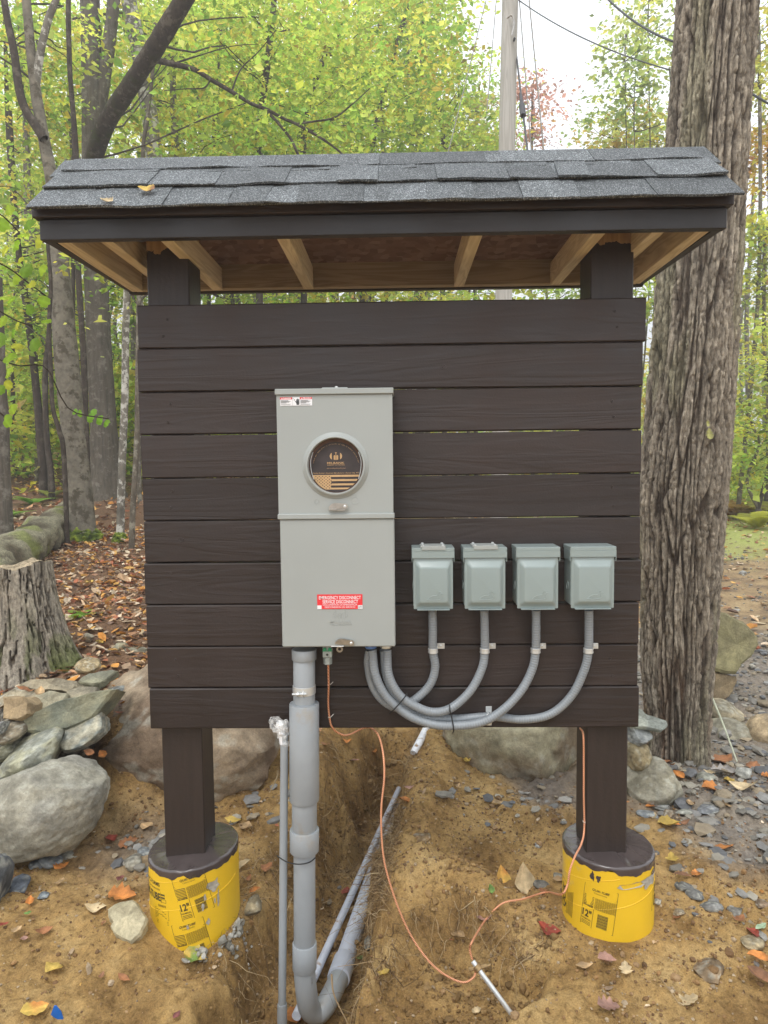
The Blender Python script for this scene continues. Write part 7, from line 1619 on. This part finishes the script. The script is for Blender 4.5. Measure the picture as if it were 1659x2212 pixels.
# stump, log, ferns ------------------------------------------------------------
st = empty('tree_stump', (-2.3, 1.9, .4), 'wide weathered tree stump with flared ridged bark above the stone wall', 'stump')
sc_ = atY(34, 1460, 1.70); gz = float(H(sc_[0], sc_[1])); nt, nz_ = 260, 200; th = np.arange(nt)*2*pi/nt; topz = atY(50, 1226, 1.70)[2]
zz = np.linspace(gz-.15, topz, nz_); ZZ, TH = np.meshgrid(zz, th, indexing='ij'); u = np.clip((ZZ-gz)/(topz-gz), 0, 1)
R_ = .195+.11*np.exp(-u*3.4)*(1+.45*np.sin(TH*5+1.2))+.03*(1-u)
rg_ = np.abs(fbm(np.cos(TH)*9, np.sin(TH)*9, ZZ*2.4, seed=61, oct=5, gain=.65)); R_ = R_-.028*(1-sst(rg_, .0, .22))+.012*fbm(np.cos(TH)*3, np.sin(TH)*3, ZZ*3, seed=62)
tops = ZZ+(u > .985)*(.018*fbm(np.cos(TH)*2, np.sin(TH)*2, seed=63)+.02*np.cos(TH))
X = sc_[0]+R_*np.cos(TH)+.03*(1-u); Y_ = 1.75+R_*np.sin(TH); V = np.stack([X, Y_, tops], -1).reshape(-1, 3)
i = np.arange(nz_-1)[:, None]*nt; k = np.arange(nt)[None]; F = np.stack([i+k, i+(k+1) % nt, i+nt+(k+1) % nt, i+nt+k], -1).reshape(-1, 4)
bare = sst(fbm(np.cos(TH)*1.6, np.sin(TH)*1.6, ZZ*.9, seed=64), -.02, .12)[..., None]*(TH > pi)[..., None]*np.exp(-((TH-4.1)/.5)**2)[..., None]; t_ = sst(rg_, .02, .25)[..., None]
C = (np.array([.10, .075, .05])*(1-t_)+np.array([.33, .29, .23])*t_); C = C*(1-bare)+np.array([.42, .33, .22])*bare; ms_ = ((1-u)**2)[..., None]*sst(fbm(np.cos(TH)*3, np.sin(TH)*3, ZZ*4, seed=66), .0, .3)[..., None]; ms_ = ms_*.95; C = C*(1+.35*fbm(np.cos(TH)*12, np.sin(TH)*12, ZZ*12, seed=69, oct=4)[..., None]); C = C*(1-ms_)+np.array([.10, .13, .02])*ms_
mk('stump_bark', V, F, M['bark'], st, True, attrs={'col': np.clip(C.reshape(-1, 3), .01, .9)})
V = []; F = []; n = nt
for j in range(9):
    q = 1-j/8.
    for k in range(n):
        rr = R_[-1, k]*q; V.append((sc_[0]+rr*cos(th[k]), 1.75+rr*sin(th[k]), tops[-1, k]*q+(1-q)*topz+.006*vn(np.array(rr*30), np.array(th[k]*2), seed=5).item()))
for j in range(8):
    for k in range(n): F.append((j*n+k, j*n+(k+1) % n, (j+1)*n+(k+1) % n, (j+1)*n+k))
Cc = np.array([np.array([.45, .36, .24])*(1+.3*vn(np.array((v[0]-sc_[0])*60), np.array(v[1]*9), seed=3).item()) for v in V]); mk('cut_face', V, F, M['bark'], st, True, attrs={'col': np.clip(Cc, 0, 1)})
for px, py, s_ in ():
    c = atY(px, py, 1.50); moss(st, (c[0], c[1]+.02, c[2]), (s_, s_*.45, s_*.8), int(px), .1)
lg = empty('fallen_log', (-4, 5, .6), 'thick lichen-covered fallen log lying behind the stump', 'log')
lp_ = [atY(-120, 1235, 3.4), atY(-20, 1200, 4.0), atY(50, 1158, 5.0), atY(110, 1122, 6.2), atY(145, 1100, 7.0)]
for p in lp_: p[2] = float(H(p[0], p[1]))+.14
C_ = catmull(lp_, 60); V, F = tube_arrays(C_, np.linspace(.24, .19, 60), 36); ax = np.repeat(C_, 36, 0); f_ = fbm(V[:, 0]*5, V[:, 1]*5, V[:, 2]*9, seed=67, oct=5); V = ax+(V-ax)*(1+.16*f_)[:, None]
t_ = sst(f_, -.4, .5)[:, None]; Cc = np.array([.09, .072, .045])*(1-t_)+np.array([.27, .25, .17])*t_; V = V+.02*fbm(V[:, 0]*16, V[:, 1]*16, V[:, 2]*16, seed=166, oct=4)[:, None]*(V-ax)/.2; g_ = sst(fbm(V[:, 0]*3, V[:, 1]*3, V[:, 2]*3, seed=68), .1, .4)[:, None]*.7; Cc = Cc*(1-g_)+np.array([.19, .22, .05])*g_
mk('log_bark', V, [tuple(f) for f in F]+[tuple(range(36))[::-1], tuple(range(59*36, 60*36))], M['bark'], lg, True, attrs={'col': np.clip(Cc, 0, 1)})
def fern(p, nf, L_, colr, seed, label, group=None, up=.75):
    r = np.random.default_rng(seed); t = empty('fern', tuple(p), label, 'fern', group)
    for k in range(nf):
        a = 2*pi*k/nf+r.normal(0, .25); l_ = L_*r.uniform(.75, 1.15); V, F = [], []; m_ = 15; el = up*r.uniform(.7, 1.15)
        pts = []
        for j in range(m_):
            s = j/(m_-1); hd = l_*s*cos(el)*(.5+.8*s*.5+.2); vt = l_*sin(el)*(s-.62*s*s); pts.append(np.array([cos(a)*hd, sin(a)*hd, vt]))
        pts = np.array(pts)+p; sd_ = np.array([-sin(a), cos(a), 0])
        for j in range(1, m_):
            s = j/(m_-1); wd = l_*.22*math.sin(pi*min(1, s*.88+.12))**.8; fwd = (pts[j]-pts[j-1]); fwd /= np.linalg.norm(fwd); st_ = l_/m_*.42
            for sg in (-1, 1):
                b0 = pts[j]; tip = b0+sd_*sg*wd+fwd*wd*.35-np.array([0, 0, wd*.18]); o = len(V); V += [b0-fwd*st_, b0+fwd*st_, (b0+tip)/2+fwd*st_*1.2, tip, (b0+tip)/2-fwd*st_]; F.append((o, o+1, o+2, o+3, o+4))
        Cc = np.repeat(np.array([colr])*(1+r.normal(0, .1)), len(V), 0)
        mk('frond', V, F, M['foliage'], t, False, attrs={'col': np.clip(Cc, 0, 1)})
FG = (.24, .42, .07); FY = (.55, .55, .10); FO = (.52, .34, .10)
def ff(px, py, *a, **k): p = gp(px, py); fern(p, *a, **k)
ff(172, 1335, 7, .17, (.30, .50, .08), 1, 'small bright green fern alone in the leaf litter')
for i, (px, py, c, lb) in enumerate(((12, 1120, FG, 'green fern at the left edge beyond the log'), (70, 1090, FG, 'fern beyond the log, left of the beech foot'), (110, 1075, (.34, .38, .1), 'yellowish fern beyond the log beside the beech foot'), (240, 1038, FG, 'fern at the foot of the big maple'), (50, 1030, FG, 'small fern far up the slope at left'), (285, 1020, FG, 'fern just beyond the slim sapling'))): ff(px, py, 8, .42, c, 11+i, lb)
for i, (px, py, c, lb) in enumerate(((1600, 1122, FO, 'rusty fern beyond the grass right of the trunk'), (1572, 1116, FO, 'rusty fern half hidden by the big trunk'), (1636, 1142, FY, 'large yellow-green fern at the right edge, nearest'), (1652, 1124, FY, 'yellow-green fern at the right edge behind the nearest'), (1618, 1114, (.4, .42, .1), 'olive fern in the fern row at right'), (1662, 1112, FY, 'yellow fern at the back of the fern row at right'))): ff(px, py, 11, .95, c, 31+i, lb, up=1.0)

# ================================================================== AIR
me = bpy.data.meshes.new('haze'); me.from_pydata([(x, y, z) for x in (-175, 175) for y in (-75, 300) for z in (-4, 44)], [], [(0, 1, 3, 2), (4, 6, 7, 5), (0, 4, 5, 1), (2, 3, 7, 6), (0, 2, 6, 4), (1, 5, 7, 3)])
hm_ = bpy.data.materials.new('thin_haze'); hm_.use_nodes = True; hn = hm_.node_tree.nodes; hn.clear()
ho = hn.new('ShaderNodeOutputMaterial'); hv = hn.new('ShaderNodeVolumePrincipled'); hv.inputs['Color'].default_value = (.97, .98, 1, 1); hv.inputs['Density'].default_value = .0070; hv.inputs['Anisotropy'].default_value = .3
hm_.node_tree.links.new(hv.outputs[0], ho.inputs['Volume']); me.materials.append(hm_)
hob = bpy.data.objects.new('haze', me); col.objects.link(hob); tag(hob, kind='stuff')
